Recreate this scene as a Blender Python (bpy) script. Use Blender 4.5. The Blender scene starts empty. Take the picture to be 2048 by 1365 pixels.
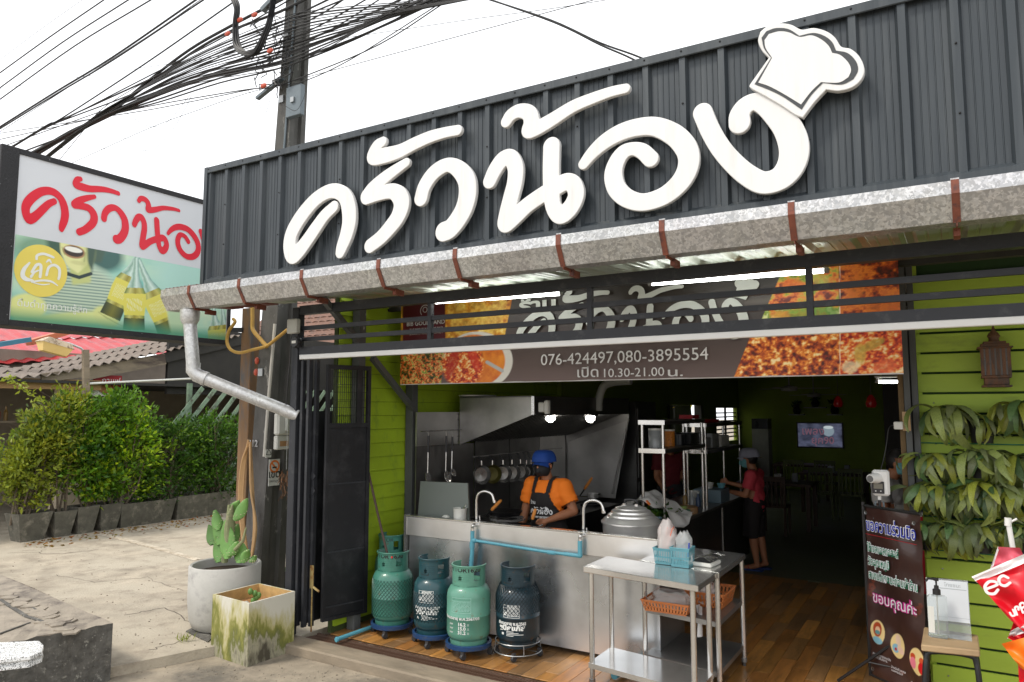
import bpy,bmesh,math,random
import numpy as np
from mathutils import Vector,Matrix
from mathutils.bvhtree import BVHTree
from mathutils.noise import noise as pnoise,fractal
random.seed(7); rng = np.random.default_rng(7)
SC = bpy.context.scene
COL = SC.collection
R = math.radians
# ------------------------------------------------------------------ camera
EYE = Vector((0,0,2.0)); YAW = R(31); PITCH = R(5.34); FOC = 1451.0
cam = bpy.data.cameras.new('camera'); camo = bpy.data.objects.new('camera',cam); COL.objects.link(camo)
cam.sensor_width = 36; cam.lens = FOC / 2048 * 36; cam.clip_end = 600; cam.clip_start = .05
camo.location = EYE; camo.rotation_euler = (math.pi / 2 + PITCH,0,YAW)
SC.camera = camo
# ------------------------------------------------------------------ sky, sun, exposure
SUN_EL,SUN_AZ = R(52),R(214)      # azimuth of the sun, clockwise from +Y
w = bpy.data.worlds.new('World'); SC.world = w; w.use_nodes = True
nt = w.node_tree; bg = nt.nodes['Background']
sky = nt.nodes.new('ShaderNodeTexSky'); sky.sky_type = 'NISHITA'; sky.sun_disc = False
sky.sun_elevation = SUN_EL; sky.sun_rotation = SUN_AZ; sky.air_density = 1; sky.dust_density = 4
tc = nt.nodes.new('ShaderNodeTexCoord')
nz = nt.nodes.new('ShaderNodeTexNoise'); nz.inputs['Scale'].default_value = 1.6; nz.inputs['Detail'].default_value = 4
nt.links.new(tc.outputs['Generated'],nz.inputs['Vector'])
cr = nt.nodes.new('ShaderNodeValToRGB'); cr.color_ramp.elements[0].color = (9.4,9.7,10.1,1); cr.color_ramp.elements[1].color = (12.2,12.2,12.2,1)
cr.color_ramp.elements[0].position = .3; cr.color_ramp.elements[1].position = .7
nt.links.new(nz.outputs['Fac'],cr.inputs['Fac'])
mx = nt.nodes.new('ShaderNodeMixRGB'); mx.inputs[0].default_value = .93
nt.links.new(sky.outputs[0],mx.inputs[1]); nt.links.new(cr.outputs[0],mx.inputs[2]); nt.links.new(mx.outputs[0],bg.inputs[0])
bg.inputs[1].default_value = .1
sun = bpy.data.lights.new('sun','SUN'); sun.energy = 1.5; sun.angle = R(10); sun.color = (1,.93,.82)
suno = bpy.data.objects.new('sun',sun); COL.objects.link(suno)
sd = Vector((math.sin(SUN_AZ) * math.cos(SUN_EL),math.cos(SUN_AZ) * math.cos(SUN_EL),math.sin(SUN_EL)))
suno.rotation_euler = sd.to_track_quat('Z','Y').to_euler()
SC.view_settings.view_transform = 'Standard'; SC.view_settings.look = 'None'
SC.view_settings.exposure = 0.60; SC.view_settings.gamma = 1
SC.render.engine = 'CYCLES'; SC.cycles.max_bounces = 8; SC.cycles.diffuse_bounces = 6; SC.cycles.transparent_max_bounces = 8
SC.cycles.use_denoising = True; SC.cycles.sample_clamp_indirect = 6
# ------------------------------------------------------------------ measured points: photo coordinates -> a point on a known plane
_cy,_sy,_cp,_sp = math.cos(YAW),math.sin(YAW),math.cos(PITCH),math.sin(PITCH)
_fw = Vector((-_sy * _cp,_cy * _cp,_sp)); _rt = Vector((_cy,_sy,0)); _up = Vector((_sy * _sp,-_cy * _sp,_cp))
def ray(x,y): return _fw + _rt * ((x - 1024) / FOC) + _up * ((682.5 - y) / FOC)
def aY(x,y,Y): d = ray(x,y); return EYE + d * ((Y - EYE.y) / d.y)
def aZ(x,y,Z): d = ray(x,y); return EYE + d * ((Z - EYE.z) / d.z)
def aX(x,y,X): d = ray(x,y); return EYE + d * ((X - EYE.x) / d.x)
def aP(x,y,p,n):
 d = ray(x,y); n = Vector(n); return EYE + d * ((Vector(p) - EYE).dot(n) / d.dot(n))
# ------------------------------------------------------------------ materials
MATS = {}
def newmat(name):
 m = bpy.data.materials.new(name); m.use_nodes = True; MATS[name] = m
 return m,m.node_tree,m.node_tree.nodes['Principled BSDF']
def L(nt,a,b): nt.links.new(a,b)
def pm(name,c,rough=.6,metal=0.,var=.18,scale=4.,bump=.15,bscale=60.,stain=None,st_scale=2.,st_lo=.52,st_hi=.62,
 stretch=(1,1,1),spec=.5,tint=None,coat=0.,alpha=1.,trans=0.,rvar=.12,perobj=0.,emit=None,estr=0.,ior=1.45,detail=6.):
 """plain procedural surface: broad colour drift, fine grain, relief, and worn or stained patches with their own outline"""
 m,nt,b = newmat(name); N = nt.nodes.new
 tc = N('ShaderNodeTexCoord'); mp = N('ShaderNodeMapping'); mp.inputs['Scale'].default_value = stretch
 if perobj:
  oi = N('ShaderNodeObjectInfo'); vm = N('ShaderNodeVectorMath'); vm.operation = 'SCALE'; vm.inputs[0].default_value = (37,19,53)
  L(nt,oi.outputs['Random'],vm.inputs['Scale']); va = N('ShaderNodeVectorMath'); L(nt,tc.outputs['Object'],va.inputs[0]); L(nt,vm.outputs[0],va.inputs[1]); L(nt,va.outputs[0],mp.inputs['Vector'])
 else: L(nt,tc.outputs['Object'],mp.inputs['Vector'])
 n1 = N('ShaderNodeTexNoise'); n1.inputs['Scale'].default_value = scale; n1.inputs['Detail'].default_value = detail; n1.inputs['Roughness'].default_value = .62; L(nt,mp.outputs[0],n1.inputs['Vector'])
 r = N('ShaderNodeMapRange'); r.inputs[1].default_value = .25; r.inputs[2].default_value = .75; r.inputs[3].default_value = 1 - var; r.inputs[4].default_value = 1 + var; L(nt,n1.outputs['Fac'],r.inputs[0])
 hs = N('ShaderNodeHueSaturation'); hs.inputs['Color'].default_value = (*c,1)
 if perobj:
  r2 = N('ShaderNodeMapRange'); r2.inputs[3].default_value = 1 - perobj; r2.inputs[4].default_value = 1 + perobj; L(nt,oi.outputs['Random'],r2.inputs[0])
  mu = N('ShaderNodeMath'); mu.operation = 'MULTIPLY'; L(nt,r.outputs[0],mu.inputs[0]); L(nt,r2.outputs[0],mu.inputs[1]); L(nt,mu.outputs[0],hs.inputs['Value'])
 else: L(nt,r.outputs[0],hs.inputs['Value'])
 col = hs.outputs[0]
 if tint:
  n3 = N('ShaderNodeTexNoise'); n3.inputs['Scale'].default_value = scale * .37; n3.inputs['Detail'].default_value = 3; L(nt,mp.outputs[0],n3.inputs['Vector'])
  mr = N('ShaderNodeMapRange'); mr.inputs[1].default_value = .4; mr.inputs[2].default_value = .65; L(nt,n3.outputs['Fac'],mr.inputs[0])
  mi = N('ShaderNodeMixRGB'); mi.inputs[2].default_value = (*tint,1); L(nt,mr.outputs[0],mi.inputs[0]); L(nt,col,mi.inputs[1]); col = mi.outputs[0]
 if stain:
  n2 = N('ShaderNodeTexNoise'); n2.inputs['Scale'].default_value = st_scale; n2.inputs['Detail'].default_value = 9; n2.inputs['Roughness'].default_value = .7; L(nt,mp.outputs[0],n2.inputs['Vector'])
  mr = N('ShaderNodeMapRange'); mr.inputs[1].default_value = st_lo; mr.inputs[2].default_value = st_hi; L(nt,n2.outputs['Fac'],mr.inputs[0])
  mi = N('ShaderNodeMixRGB'); mi.inputs[2].default_value = (*stain,1); L(nt,mr.outputs[0],mi.inputs[0]); L(nt,col,mi.inputs[1]); col = mi.outputs[0]
 L(nt,col,b.inputs['Base Color'])
 rr = N('ShaderNodeMapRange'); rr.inputs[3].default_value = max(.02,rough - rvar); rr.inputs[4].default_value = min(1,rough + rvar); L(nt,n1.outputs['Fac'],rr.inputs[0]); L(nt,rr.outputs[0],b.inputs['Roughness'])
 b.inputs['Metallic'].default_value = metal; b.inputs['Specular IOR Level'].default_value = spec
 b.inputs['Coat Weight'].default_value = coat; b.inputs['Alpha'].default_value = alpha; b.inputs['Transmission Weight'].default_value = trans; b.inputs['IOR'].default_value = ior
 if bump:
  nb = N('ShaderNodeTexNoise'); nb.inputs['Scale'].default_value = bscale; nb.inputs['Detail'].default_value = 6; L(nt,mp.outputs[0],nb.inputs['Vector'])
  bp = N('ShaderNodeBump'); bp.inputs['Strength'].default_value = bump; bp.inputs['Distance'].default_value = .01; L(nt,nb.outputs['Fac'],bp.inputs['Height']); L(nt,bp.outputs[0],b.inputs['Normal'])
 if emit: b.inputs['Emission Color'].default_value = (*emit,1); b.inputs['Emission Strength'].default_value = estr
 return m
def printmat(name,rough=.4,emitstr=0.,coat=0.):
 """flat print: colours come from the painted colour attribute"""
 m,nt,b = newmat(name); a = nt.nodes.new('ShaderNodeVertexColor'); a.layer_name = 'print'
 L(nt,a.outputs[0],b.inputs['Base Color']); b.inputs['Roughness'].default_value = rough; b.inputs['Coat Weight'].default_value = coat
 if emitstr: L(nt,a.outputs[0],b.inputs['Emission Color']); b.inputs['Emission Strength'].default_value = emitstr
 return m
# ------------------------------------------------------------------ scene bookkeeping
def prop(o,label=None,cat=None,group=None,kind=None):
 if label: o['label'] = label
 if cat: o['category'] = cat
 if group: o['group'] = group
 if kind: o['kind'] = kind
 return o
def thing(name,label,cat,loc=(0,0,0),rz=0,group=None):
 o = bpy.data.objects.new(name,None); COL.objects.link(o); o.empty_display_size = .1
 o.location = loc; o.rotation_euler = (0,0,rz);
 return prop(o,label,cat,group)
def base_of(p):
 v = Vector((0,0,0))
 while p is not None: v += Vector(p.location); p = p.parent
 return v
def dup(root,loc=None,rz=None,label=None):
 r = root.copy(); COL.objects.link(r)
 if loc is not None: r.location = loc
 if rz is not None: r.rotation_euler = (0,0,rz)
 if label: r['label'] = label
 for ch in list(root.children):
  c = ch.copy(); COL.objects.link(c); c.parent = r
  for g in list(ch.children):
   d = g.copy(); COL.objects.link(d); d.parent = c
 return r
def frame(d,upv=Vector((0,0,1))):
 d = Vector(d).normalized(); upv = Vector(upv)
 if abs(d.dot(upv)) > .98: upv = Vector((1,0,0))
 s = d.cross(upv).normalized(); return d,s,s.cross(d).normalized()
class MB:
 def __init__(s): s.v = []; s.f = []; s.mi = []; s.cur = 0
 def add(s,vs,fs):
  o = len(s.v); s.v += [Vector(a) for a in vs]; s.f += [tuple(i + o for i in f) for f in fs]; s.mi += [s.cur] * len(fs); return s
 def box(s,a,b):
  (x0,y0,z0),(x1,y1,z1) = a,b
  x0,x1 = min(x0,x1),max(x0,x1); y0,y1 = min(y0,y1),max(y0,y1); z0,z1 = min(z0,z1),max(z0,z1)
  return s.add([(x0,y0,z0),(x1,y0,z0),(x1,y1,z0),(x0,y1,z0),(x0,y0,z1),(x1,y0,z1),(x1,y1,z1),(x0,y1,z1)],
     [(0,3,2,1),(4,5,6,7),(0,1,5,4),(1,2,6,5),(2,3,7,6),(3,0,4,7)])
 def beam(s,a,b,w,h=None,up=(0,0,1)):
  h = h or w; a = Vector(a); b = Vector(b); d,sd,u = frame(b - a,up); vs = []
  for p in (a,b):
   for i,j in ((-1,-1),(1,-1),(1,1),(-1,1)): vs.append(p + sd * (i * w / 2) + u * (j * h / 2))
  return s.add(vs,[(0,1,2,3),(7,6,5,4),(0,4,5,1),(1,5,6,2),(2,6,7,3),(3,7,4,0)])
 def tube(s,pts,r,seg=8,cap=True,closed=False):
  pts = [Vector(p) for p in pts]; n = len(pts); rs = r if hasattr(r,'__len__') else [r] * n
  vs = []; d0 = (pts[1] - pts[0]).normalized(); _,sd,u = frame(d0)
  for i,p in enumerate(pts):
   if closed: d = (pts[(i + 1) % n] - pts[i - 1]).normalized()
   else: d = (pts[min(i + 1,n - 1)] - pts[max(i - 1,0)]).normalized()
   sd = (sd - d * sd.dot(d))
   sd = sd.normalized() if sd.length > 1e-6 else frame(d)[1]
   u = sd.cross(d).normalized()
   for k in range(seg):
    a = 2 * math.pi * k / seg; vs.append(p + (sd * math.cos(a) + u * math.sin(a)) * rs[i])
  fs = []
  for i in range(n if closed else n - 1):
   j = (i + 1) % n
   for k in range(seg): l = (k + 1) % seg; fs.append((i * seg + k,j * seg + k,j * seg + l,i * seg + l))
  if cap and not closed: fs.append(tuple(range(seg))); fs.append(tuple((n - 1) * seg + k for k in reversed(range(seg))))
  return s.add(vs,fs)
 def lathe(s,prof,c=(0,0,0),seg=24,a0=0,a1=2 * math.pi,ax=None):
  c = Vector(c); full = abs(a1 - a0 - 2 * math.pi) < 1e-6; n = len(prof); vs = []; m = seg if full else seg + 1
  M = Matrix.Identity(3) if ax is None else Vector((0,0,1)).rotation_difference(Vector(ax)).to_matrix()
  for k in range(m):
   a = a0 + (a1 - a0) * k / seg
   for (r,z) in prof: vs.append(c + M @ Vector((r * math.cos(a),r * math.sin(a),z)))
  fs = []
  for k in range(seg):
   l = (k + 1) % m
   for i in range(n - 1): fs.append((k * n + i,l * n + i,l * n + i + 1,k * n + i + 1))
  return s.add(vs,fs)
 def poly(s,pts,t=0.,d=None):
  """flat outline; with t it becomes a slab of that thickness along d"""
  pts = [Vector(p) for p in pts]; n = len(pts)
  if not t: return s.add(pts,[tuple(range(n))])
  if d is None: d = (pts[1] - pts[0]).cross(pts[2] - pts[0]).normalized()
  d = Vector(d) * t
  return s.add(pts + [p + d for p in pts],[tuple(range(n)),tuple(reversed(range(n,2 * n)))] + [(i,i + n,(i + 1) % n + n,(i + 1) % n) for i in range(n)])
 def grid(s,P,nu,nv):
  """P(u,v) with u,v in 0..1"""
  vs = [P(i / nu,j / nv) for j in range(nv + 1) for i in range(nu + 1)]
  return s.add(vs,[(j * (nu + 1) + i,j * (nu + 1) + i + 1,(j + 1) * (nu + 1) + i + 1,(j + 1) * (nu + 1) + i) for j in range(nv) for i in range(nu)])
 def ell(s,c,r,seg=14,rings=9,M=None):
  c = Vector(c); r = (r,r,r) if not hasattr(r,'__len__') else r; vs = []; fs = []
  for j in range(rings + 1):
   t = math.pi * j / rings
   for i in range(seg):
    a = 2 * math.pi * i / seg; q = Vector((r[0] * math.sin(t) * math.cos(a),r[1] * math.sin(t) * math.sin(a),r[2] * math.cos(t)))
    vs.append(c + (M @ q if M else q))
  for j in range(rings):
   for i in range(seg): k = (i + 1) % seg; fs.append((j * seg + i,(j + 1) * seg + i,(j + 1) * seg + k,j * seg + k))
  return s.add(vs,fs)
 def mesh(s,name,mat,off=Vector((0,0,0)),smooth=False,bevel=0,weld=False):
  me = bpy.data.meshes.new(name); me.from_pydata([tuple(v - off) for v in s.v],[],s.f)
  for m in (mat if isinstance(mat,(list,tuple)) else [mat]): me.materials.append(m)
  if isinstance(mat,(list,tuple)): me.polygons.foreach_set('material_index',s.mi)
  if weld or bevel:
   bm = bmesh.new(); bm.from_mesh(me); bmesh.ops.remove_doubles(bm,verts=bm.verts,dist=1e-5)
   bmesh.ops.recalc_face_normals(bm,faces=bm.faces)
   if bevel:
    es = [e for e in bm.edges if len(e.link_faces) == 2 and e.calc_face_angle(0) > .6]
    bmesh.ops.bevel(bm,geom=es,offset=bevel,segments=1,affect='EDGES',clamp_overlap=True)
   bm.to_mesh(me); bm.free()
  if smooth:
   me.polygons.foreach_set('use_smooth',[True] * len(me.polygons))
   ang = R(40) if smooth is True else R(smooth)
   try: me.set_sharp_from_angle(angle=ang)
   except Exception: pass
  me.update(); return me
 def build(s,name,mat,parent=None,smooth=False,bevel=0,weld=False,label=None,kind=None):
  if parent is None:
   xs = [v.x for v in s.v]; ys = [v.y for v in s.v]; zs = [v.z for v in s.v]
   off = Vector(((min(xs) + max(xs)) / 2,(min(ys) + max(ys)) / 2,min(zs)))
  else: off = base_of(parent)
  me = s.mesh(name,mat,off,smooth,bevel,weld); o = bpy.data.objects.new(name,me); COL.objects.link(o)
  if parent is None: o.location = off
  else: o.parent = parent
  return prop(o,label,None,None,kind)
def single(mb,name,mat,label,cat,group=None,**k):
 o = mb.build(name,mat,None,**k); return prop(o,label,cat,group)
def put(mesh,name,parent=None,loc=(0,0,0),rot=(0,0,0),sc=1):
 o = bpy.data.objects.new(name,mesh); COL.objects.link(o); o.parent = parent; o.location = loc; o.rotation_euler = rot
 o.scale = (sc,sc,sc) if not hasattr(sc,'__len__') else sc
 return o
def lerp(a,b,t): return Vector(a) * (1 - t) + Vector(b) * t
def arc(a,b,sag,n=12):
 return [lerp(a,b,i / n) - Vector((0,0,sag * 4 * (i / n) * (1 - i / n))) for i in range(n + 1)]
def spline(pts,k=6):
 """Catmull-Rom through points of any dimension"""
 P = [np.array(p,float) for p in pts]; P = [2 * P[0] - P[1]] + P + [2 * P[-1] - P[-2]]; out = []
 for i in range(1,len(P) - 2):
  for j in range(k):
   t = j / k; a,b,c,d = P[i - 1:i + 3]
   out.append(.5 * ((2 * b) + (-a + c) * t + (2 * a - 5 * b + 4 * c - d) * t * t + (-a + 3 * b - 3 * c + d) * t ** 3))
 out.append(P[-2]); return out
# ------------------------------------------------------------------ lettering: brush strokes -> outline -> solid letters
def contour(strokes,polys=(),res=90):
 """union of round-ended strokes [(x,y,width)..] as closed outlines (marching squares on a distance field)"""
 segs = []
 for st in strokes:
  sp = spline(st,7)
  for a,b in zip(sp[:-1],sp[1:]): segs.append((*a,*b))
 S = np.array(segs); hw = np.maximum(S[:,2],S[:,5]).max()
 x0,x1 = min(S[:,0].min(),S[:,3].min()) - hw,max(S[:,0].max(),S[:,3].max()) + hw
 y0,y1 = min(S[:,1].min(),S[:,4].min()) - hw,max(S[:,1].max(),S[:,4].max()) + hw
 h = max(x1 - x0,y1 - y0) / res; nx,ny = int((x1 - x0) / h) + 2,int((y1 - y0) / h) + 2
 X,Y = np.meshgrid(x0 + h * np.arange(nx),y0 + h * np.arange(ny)); D = np.full(X.shape,1e9)
 for ax,ay,aw,bx,by,bw in segs:
  dx,dy = bx - ax,by - ay; l2 = dx * dx + dy * dy + 1e-12
  t = np.clip(((X - ax) * dx + (Y - ay) * dy) / l2,0,1)
  D = np.minimum(D,np.hypot(X - ax - t * dx,Y - ay - t * dy) - (aw + (bw - aw) * t) / 2)
 nxt = {}
 def ip(i,j,k,l):
  a,b = D[j,i],D[l,k]; t = a / (a - b); return (i + (k - i) * t,j + (l - j) * t)
 E = {0: lambda i,j: ('h',i,j),1: lambda i,j: ('v',i + 1,j),2: lambda i,j: ('h',i,j + 1),3: lambda i,j: ('v',i,j)}
 T = {1: [(3,0)],2: [(0,1)],3: [(3,1)],4: [(1,2)],5: [(3,2),(1,0)],6: [(0,2)],7: [(3,2)],8: [(2,3)],9: [(2,0)],10: [(0,3),(2,1)],11: [(2,1)],12: [(1,3)],13: [(1,0)],14: [(0,3)]}
 I = D < 0
 code = I[:-1,:-1] * 1 + I[:-1,1:] * 2 + I[1:,1:] * 4 + I[1:,:-1] * 8
 for j,i in zip(*np.nonzero((code > 0) & (code < 15))):
  for a,b in T[int(code[j,i])]: nxt[E[a](i,j)] = E[b](i,j)
 def pt(e):
  k,i,j = e; q = ip(i,j,i + 1,j) if k == 'h' else ip(i,j,i,j + 1); return (x0 + h * q[0],y0 + h * q[1])
 loops = []
 while nxt:
  s0 = next(iter(nxt)); e = s0; lp = []
  while e in nxt: lp.append(pt(e)); e = nxt.pop(e)
  if len(lp) > 5: loops.append(lp)
 return loops
def outline_mesh(loops,depth,mat,bevel=0.):
 """closed 2-D loops -> filled solid, local x right, y up, front face at +z"""
 cu = bpy.data.curves.new('o','CURVE'); cu.dimensions = '2D'; cu.fill_mode = 'BOTH' if depth else 'FRONT'; cu.extrude = depth / 2; cu.bevel_depth = bevel
 if depth == 0: cu.fill_mode = 'BOTH'
 for lp in loops:
  sp = cu.splines.new('POLY'); sp.points.add(len(lp) - 1); sp.points.foreach_set('co',np.array([(p[0],p[1],0,1) for p in lp]).ravel()); sp.use_cyclic_u = True
 o = bpy.data.objects.new('o',cu); COL.objects.link(o); dg = bpy.context.evaluated_depsgraph_get()
 me = bpy.data.meshes.new_from_object(o.evaluated_get(dg)); bpy.data.objects.remove(o); bpy.data.curves.remove(cu)
 me.materials.clear(); me.materials.append(mat); return me
def text_mesh(s,size,mat,depth=0.,offset=0.,align='LEFT',sx=1.,space=1.,shear=0.):
 cu = bpy.data.curves.new('t','FONT'); cu.body = s; cu.size = size; cu.extrude = depth; cu.offset = offset; cu.align_x = align; cu.space_character = space; cu.shear = shear; cu.resolution_u = 3
 o = bpy.data.objects.new('t',cu); COL.objects.link(o); dg = bpy.context.evaluated_depsgraph_get()
 me = bpy.data.meshes.new_from_object(o.evaluated_get(dg)); bpy.data.objects.remove(o); bpy.data.curves.remove(cu)
 me.materials.clear(); me.materials.append(mat)
 if sx != 1:
  for v in me.vertices: v.co.x *= sx
 return me
def remap(me,f):
 for v in me.vertices: v.co = f(v.co.copy())
 me.update(); return me
def onplane(me,name,o,ex,ey,parent=None,lift=.002):
 """lay a flat mesh on the plane through o spanned by unit ex (right) and ey (up)"""
 o,ex,ey = Vector(o),Vector(ex).normalized(),Vector(ey).normalized(); n = ex.cross(ey)
 b = base_of(parent) if parent else Vector((0,0,0))
 remap(me,lambda c: o + ex * c.x + ey * c.y + n * (c.z + lift) - b)
 me.name = name; ob = bpy.data.objects.new(name,me); COL.objects.link(ob); ob.parent = parent; return ob
def paint(name,o,ex,ey,w,h,nu,nv,img,mat,parent=None,wav=None):
 """flat print on a dense sheet: img is an (nv+1, nu+1, 3) colour array, row 0 at the bottom"""
 o,ex,ey = Vector(o),Vector(ex).normalized(),Vector(ey).normalized(); n = ex.cross(ey); b = base_of(parent) if parent else Vector((0,0,0))
 U,Vv = np.meshgrid(np.linspace(0,w,nu + 1),np.linspace(0,h,nv + 1)); Wz = wav(U / w,Vv / h) if wav is not None else 0 * U
 P = np.array(o - b) + U[...,None] * np.array(ex) + Vv[...,None] * np.array(ey) + Wz[...,None] * np.array(n)
 me = bpy.data.meshes.new(name); nvt = (nu + 1) * (nv + 1); me.vertices.add(nvt); me.vertices.foreach_set('co',P.reshape(-1).astype(np.float32))
 j,i = np.meshgrid(np.arange(nv),np.arange(nu),indexing='ij'); a = (j * (nu + 1) + i).ravel()
 q = np.stack([a,a + 1,a + nu + 2,a + nu + 1],1).astype(np.int32)
 me.loops.add(q.size); me.loops.foreach_set('vertex_index',q.ravel()); me.polygons.add(len(q)); me.polygons.foreach_set('loop_start',np.arange(0,q.size,4,dtype=np.int32))
 me.update(calc_edges=True)
 ca = me.color_attributes.new('print','FLOAT_COLOR','POINT'); c4 = np.ones((nvt,4),np.float32); c4[:,:3] = np.clip(img,0,1).reshape(-1,3); ca.data.foreach_set('color',c4.ravel())
 me.materials.append(mat); me.polygons.foreach_set('use_smooth',[True] * len(q)); ob = bpy.data.objects.new(name,me); COL.objects.link(ob); ob.parent = parent; return ob
def s2l(c): c = np.asarray(c,float) / 255.; return np.where(c < .04045,c / 12.92,((c + .055) / 1.055) ** 2.4)
def vnoise(nu,nv,fx,fy,seed,octv=4):
 g = np.random.default_rng(seed); out = np.zeros((nv + 1,nu + 1)); amp = 1.; tot = 0
 for o in range(octv):
  mx_,my_ = int(fx * 2 ** o) + 2,int(fy * 2 ** o) + 2; G = g.random((my_ + 1,mx_ + 1))
  x = np.linspace(0,mx_ - 1.001,nu + 1); y = np.linspace(0,my_ - 1.001,nv + 1); xi,yi = x.astype(int),y.astype(int); xf,yf = x - xi,y - yi
  xf = xf * xf * (3 - 2 * xf); yf = yf * yf * (3 - 2 * yf); xf = xf[None,:]; yf = yf[:,None]
  a = G[np.ix_(yi,xi)]; b_ = G[np.ix_(yi,xi + 1)]; c_ = G[np.ix_(yi + 1,xi)]; d_ = G[np.ix_(yi + 1,xi + 1)]
  out += amp * ((a * (1 - xf) + b_ * xf) * (1 - yf) + (c_ * (1 - xf) + d_ * xf) * yf); tot += amp; amp *= .55
 return out / tot
def ramp(t,stops):
 xs = [s[0] for s in stops]; cs = np.array([s2l(s[1]) for s in stops]); return np.stack([np.interp(t,xs,cs[:,k]) for k in range(3)],-1)
def blend(img,mask,col):
 m = np.clip(mask,0,1)[...,None]; return img * (1 - m) + np.asarray(col) * m
# ------------------------------------------------------------------ the shop's brush lettering, traced from the sign over the door
def c4(p): return (540 + p[0] / 2.625,40 + p[1] / 2.625,p[2] / 2.625)
def c5(p): return (1100 + p[0] / 2.844,p[1] / 2.844,p[2] / 2.844)
def q5(p): return (1100 + p[0] / 2.844,p[1] / 2.844)
LETTERS = [
[list(map(c4,[(335,982,48),(285,1030,54),(235,1100,60),(190,1165,62),(150,1215,68),(118,1235,74),(103,1190,70),(110,1130,68),(140,1068,68),(185,1003,66),(240,943,62),(300,905,60),(350,900,62),(392,928,68),(412,985,76),(415,1060,76),(400,1130,70),(378,1190,60),(368,1222,48)]))],
[list(map(c4,[(715,750,38),(655,790,48),(595,835,56),(540,885,62),(508,928,66)])),list(map(c4,[(508,930,66),(575,912,60),(640,900,66),(680,928,82),(690,975,84),(670,1035,76),(630,1090,70),(580,1145,64),(525,1188,60)]))],
[list(map(c4,[(592,640,40),(560,665,52),(540,722,62),(600,713,68),(680,690,60),(760,650,56),(840,615,52),(920,592,46),(985,580,44)]))],
[list(map(c4,[(792,938,68),(808,880,68),(845,820,68),(890,780,66),(940,762,62),(990,785,76),(1030,840,90),(1037,910,94),(1020,985,92),(985,1050,90),(945,1098,88),(912,1113,88)]))],
[list(map(c4,[(1153,848,66),(1180,790,72),(1220,735,74),(1262,725,76),(1288,775,80),(1285,850,80),(1265,930,80),(1245,1010,80),(1237,1072,80),(1290,1030,78),(1350,975,74),(1425,922,74),(1490,880,70)])),
[(1103,293,32),(1102,340,32),(1103,385,31),(1107,415,29),(1121,430,33),(1140,417,32),(1152,391,31),(1146,369,31),(1130,365,31),(1108,378,30)]],
[list(map(c4,[(1240,535,52),(1265,500,58),(1310,478,62),(1358,490,72),(1372,535,78),(1357,583,68),(1400,570,68),(1480,525,64)])) + list(map(c5,[(130,608,62),(250,558,56),(350,523,50),(430,505,46)]))],
[list(map(c5,[(190,935,52),(240,872,66),(310,808,80),(400,755,88),(500,725,92),(600,722,98),(700,765,110),(765,830,116),(790,900,114),(775,980,110),(725,1055,104),(640,1120,96),(530,1152,90),(440,1130,94),(380,1075,98),(360,1000,98),(375,930,88),(415,870,76),(470,848,66),(525,862,78),(572,905,84)]))],
[list(map(c5,[(868,642,100),(910,740,100),(965,835,102),(1035,920,106),(1120,995,112),(1210,1040,120),(1300,1020,130),(1360,960,146),(1387,880,156),(1380,800,156),(1345,720,146),(1290,655,130),(1225,600,108),(1165,580,92),(1110,605,96),(1078,655,106),(1078,702,112)]))]]
HAT_OUT = list(map(q5,[(1145,490),(1255,335),(1212,290),(1192,240),(1205,190),(1248,158),(1310,146),(1372,154),(1432,182),(1500,173),(1568,190),(1618,225),(1655,278),(1710,292),(1758,335),(1784,400),(1770,455),(1720,500),(1645,520),(1572,512),(1500,590),(1440,670),(1400,655),(1320,602),(1230,550),(1150,505)]))
HAT_LINE = list(map(q5,[(1168,488),(1262,338),(1222,285),(1208,225),(1235,188),(1290,170),(1360,176),(1422,214),(1500,198),(1560,213),(1606,248),(1630,298),(1695,312),(1742,358),(1754,410),(1728,460),(1660,490),(1556,480),(1490,550),(1435,632),(1330,560),(1245,518)]))
HAT_IN = list(map(q5,[(1190,480),(1268,340),(1232,285),(1225,240),(1250,205),(1310,190),(1366,197),(1424,222),(1490,213),(1545,235),(1588,272),(1608,312),(1655,325),(1700,368),(1715,410),(1700,450),(1645,480),(1545,478),(1490,530),(1432,604),(1330,542),(1250,500)]))
YF = 4.10                                   # plane of the fascia's front
def l2(p,Y=YF - .05):                       # photo point on the fascia -> metres on the fascia plane (x, z)
 q = aY(p[0],p[1],Y); return (q.x,q.z)
def stroke_m(st):
 out = []
 for p in st:
  a = l2((p[0] - .5,p[1])); b = l2((p[0] + .5,p[1])); out.append((*l2(p),(b[0] - a[0]) * p[2] * .5 + .5 * p[2] * (l2((p[0],p[1] - .5))[1] - l2((p[0],p[1] + .5))[1])))
 return out
LM = [[stroke_m(s) for s in g] for g in LETTERS]
def smooth_loop(pts,k=5):
 n = len(pts); out = []
 for i in range(n):
  a,b,c,d = (np.array(pts[(i + q) % n]) for q in (-1,0,1,2))
  v1 = b - a; v2 = c - b; ang = abs(math.atan2(v1[0] * v2[1] - v1[1] * v2[0],v1 @ v2))
  for j in range(k):
   t = j / k; out.append(tuple(.5 * ((2 * b) + (-a + c) * t + (2 * a - 5 * b + 4 * c - d) * t * t + (-a + 3 * b - 3 * c + d) * t ** 3)))
 return out
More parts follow.
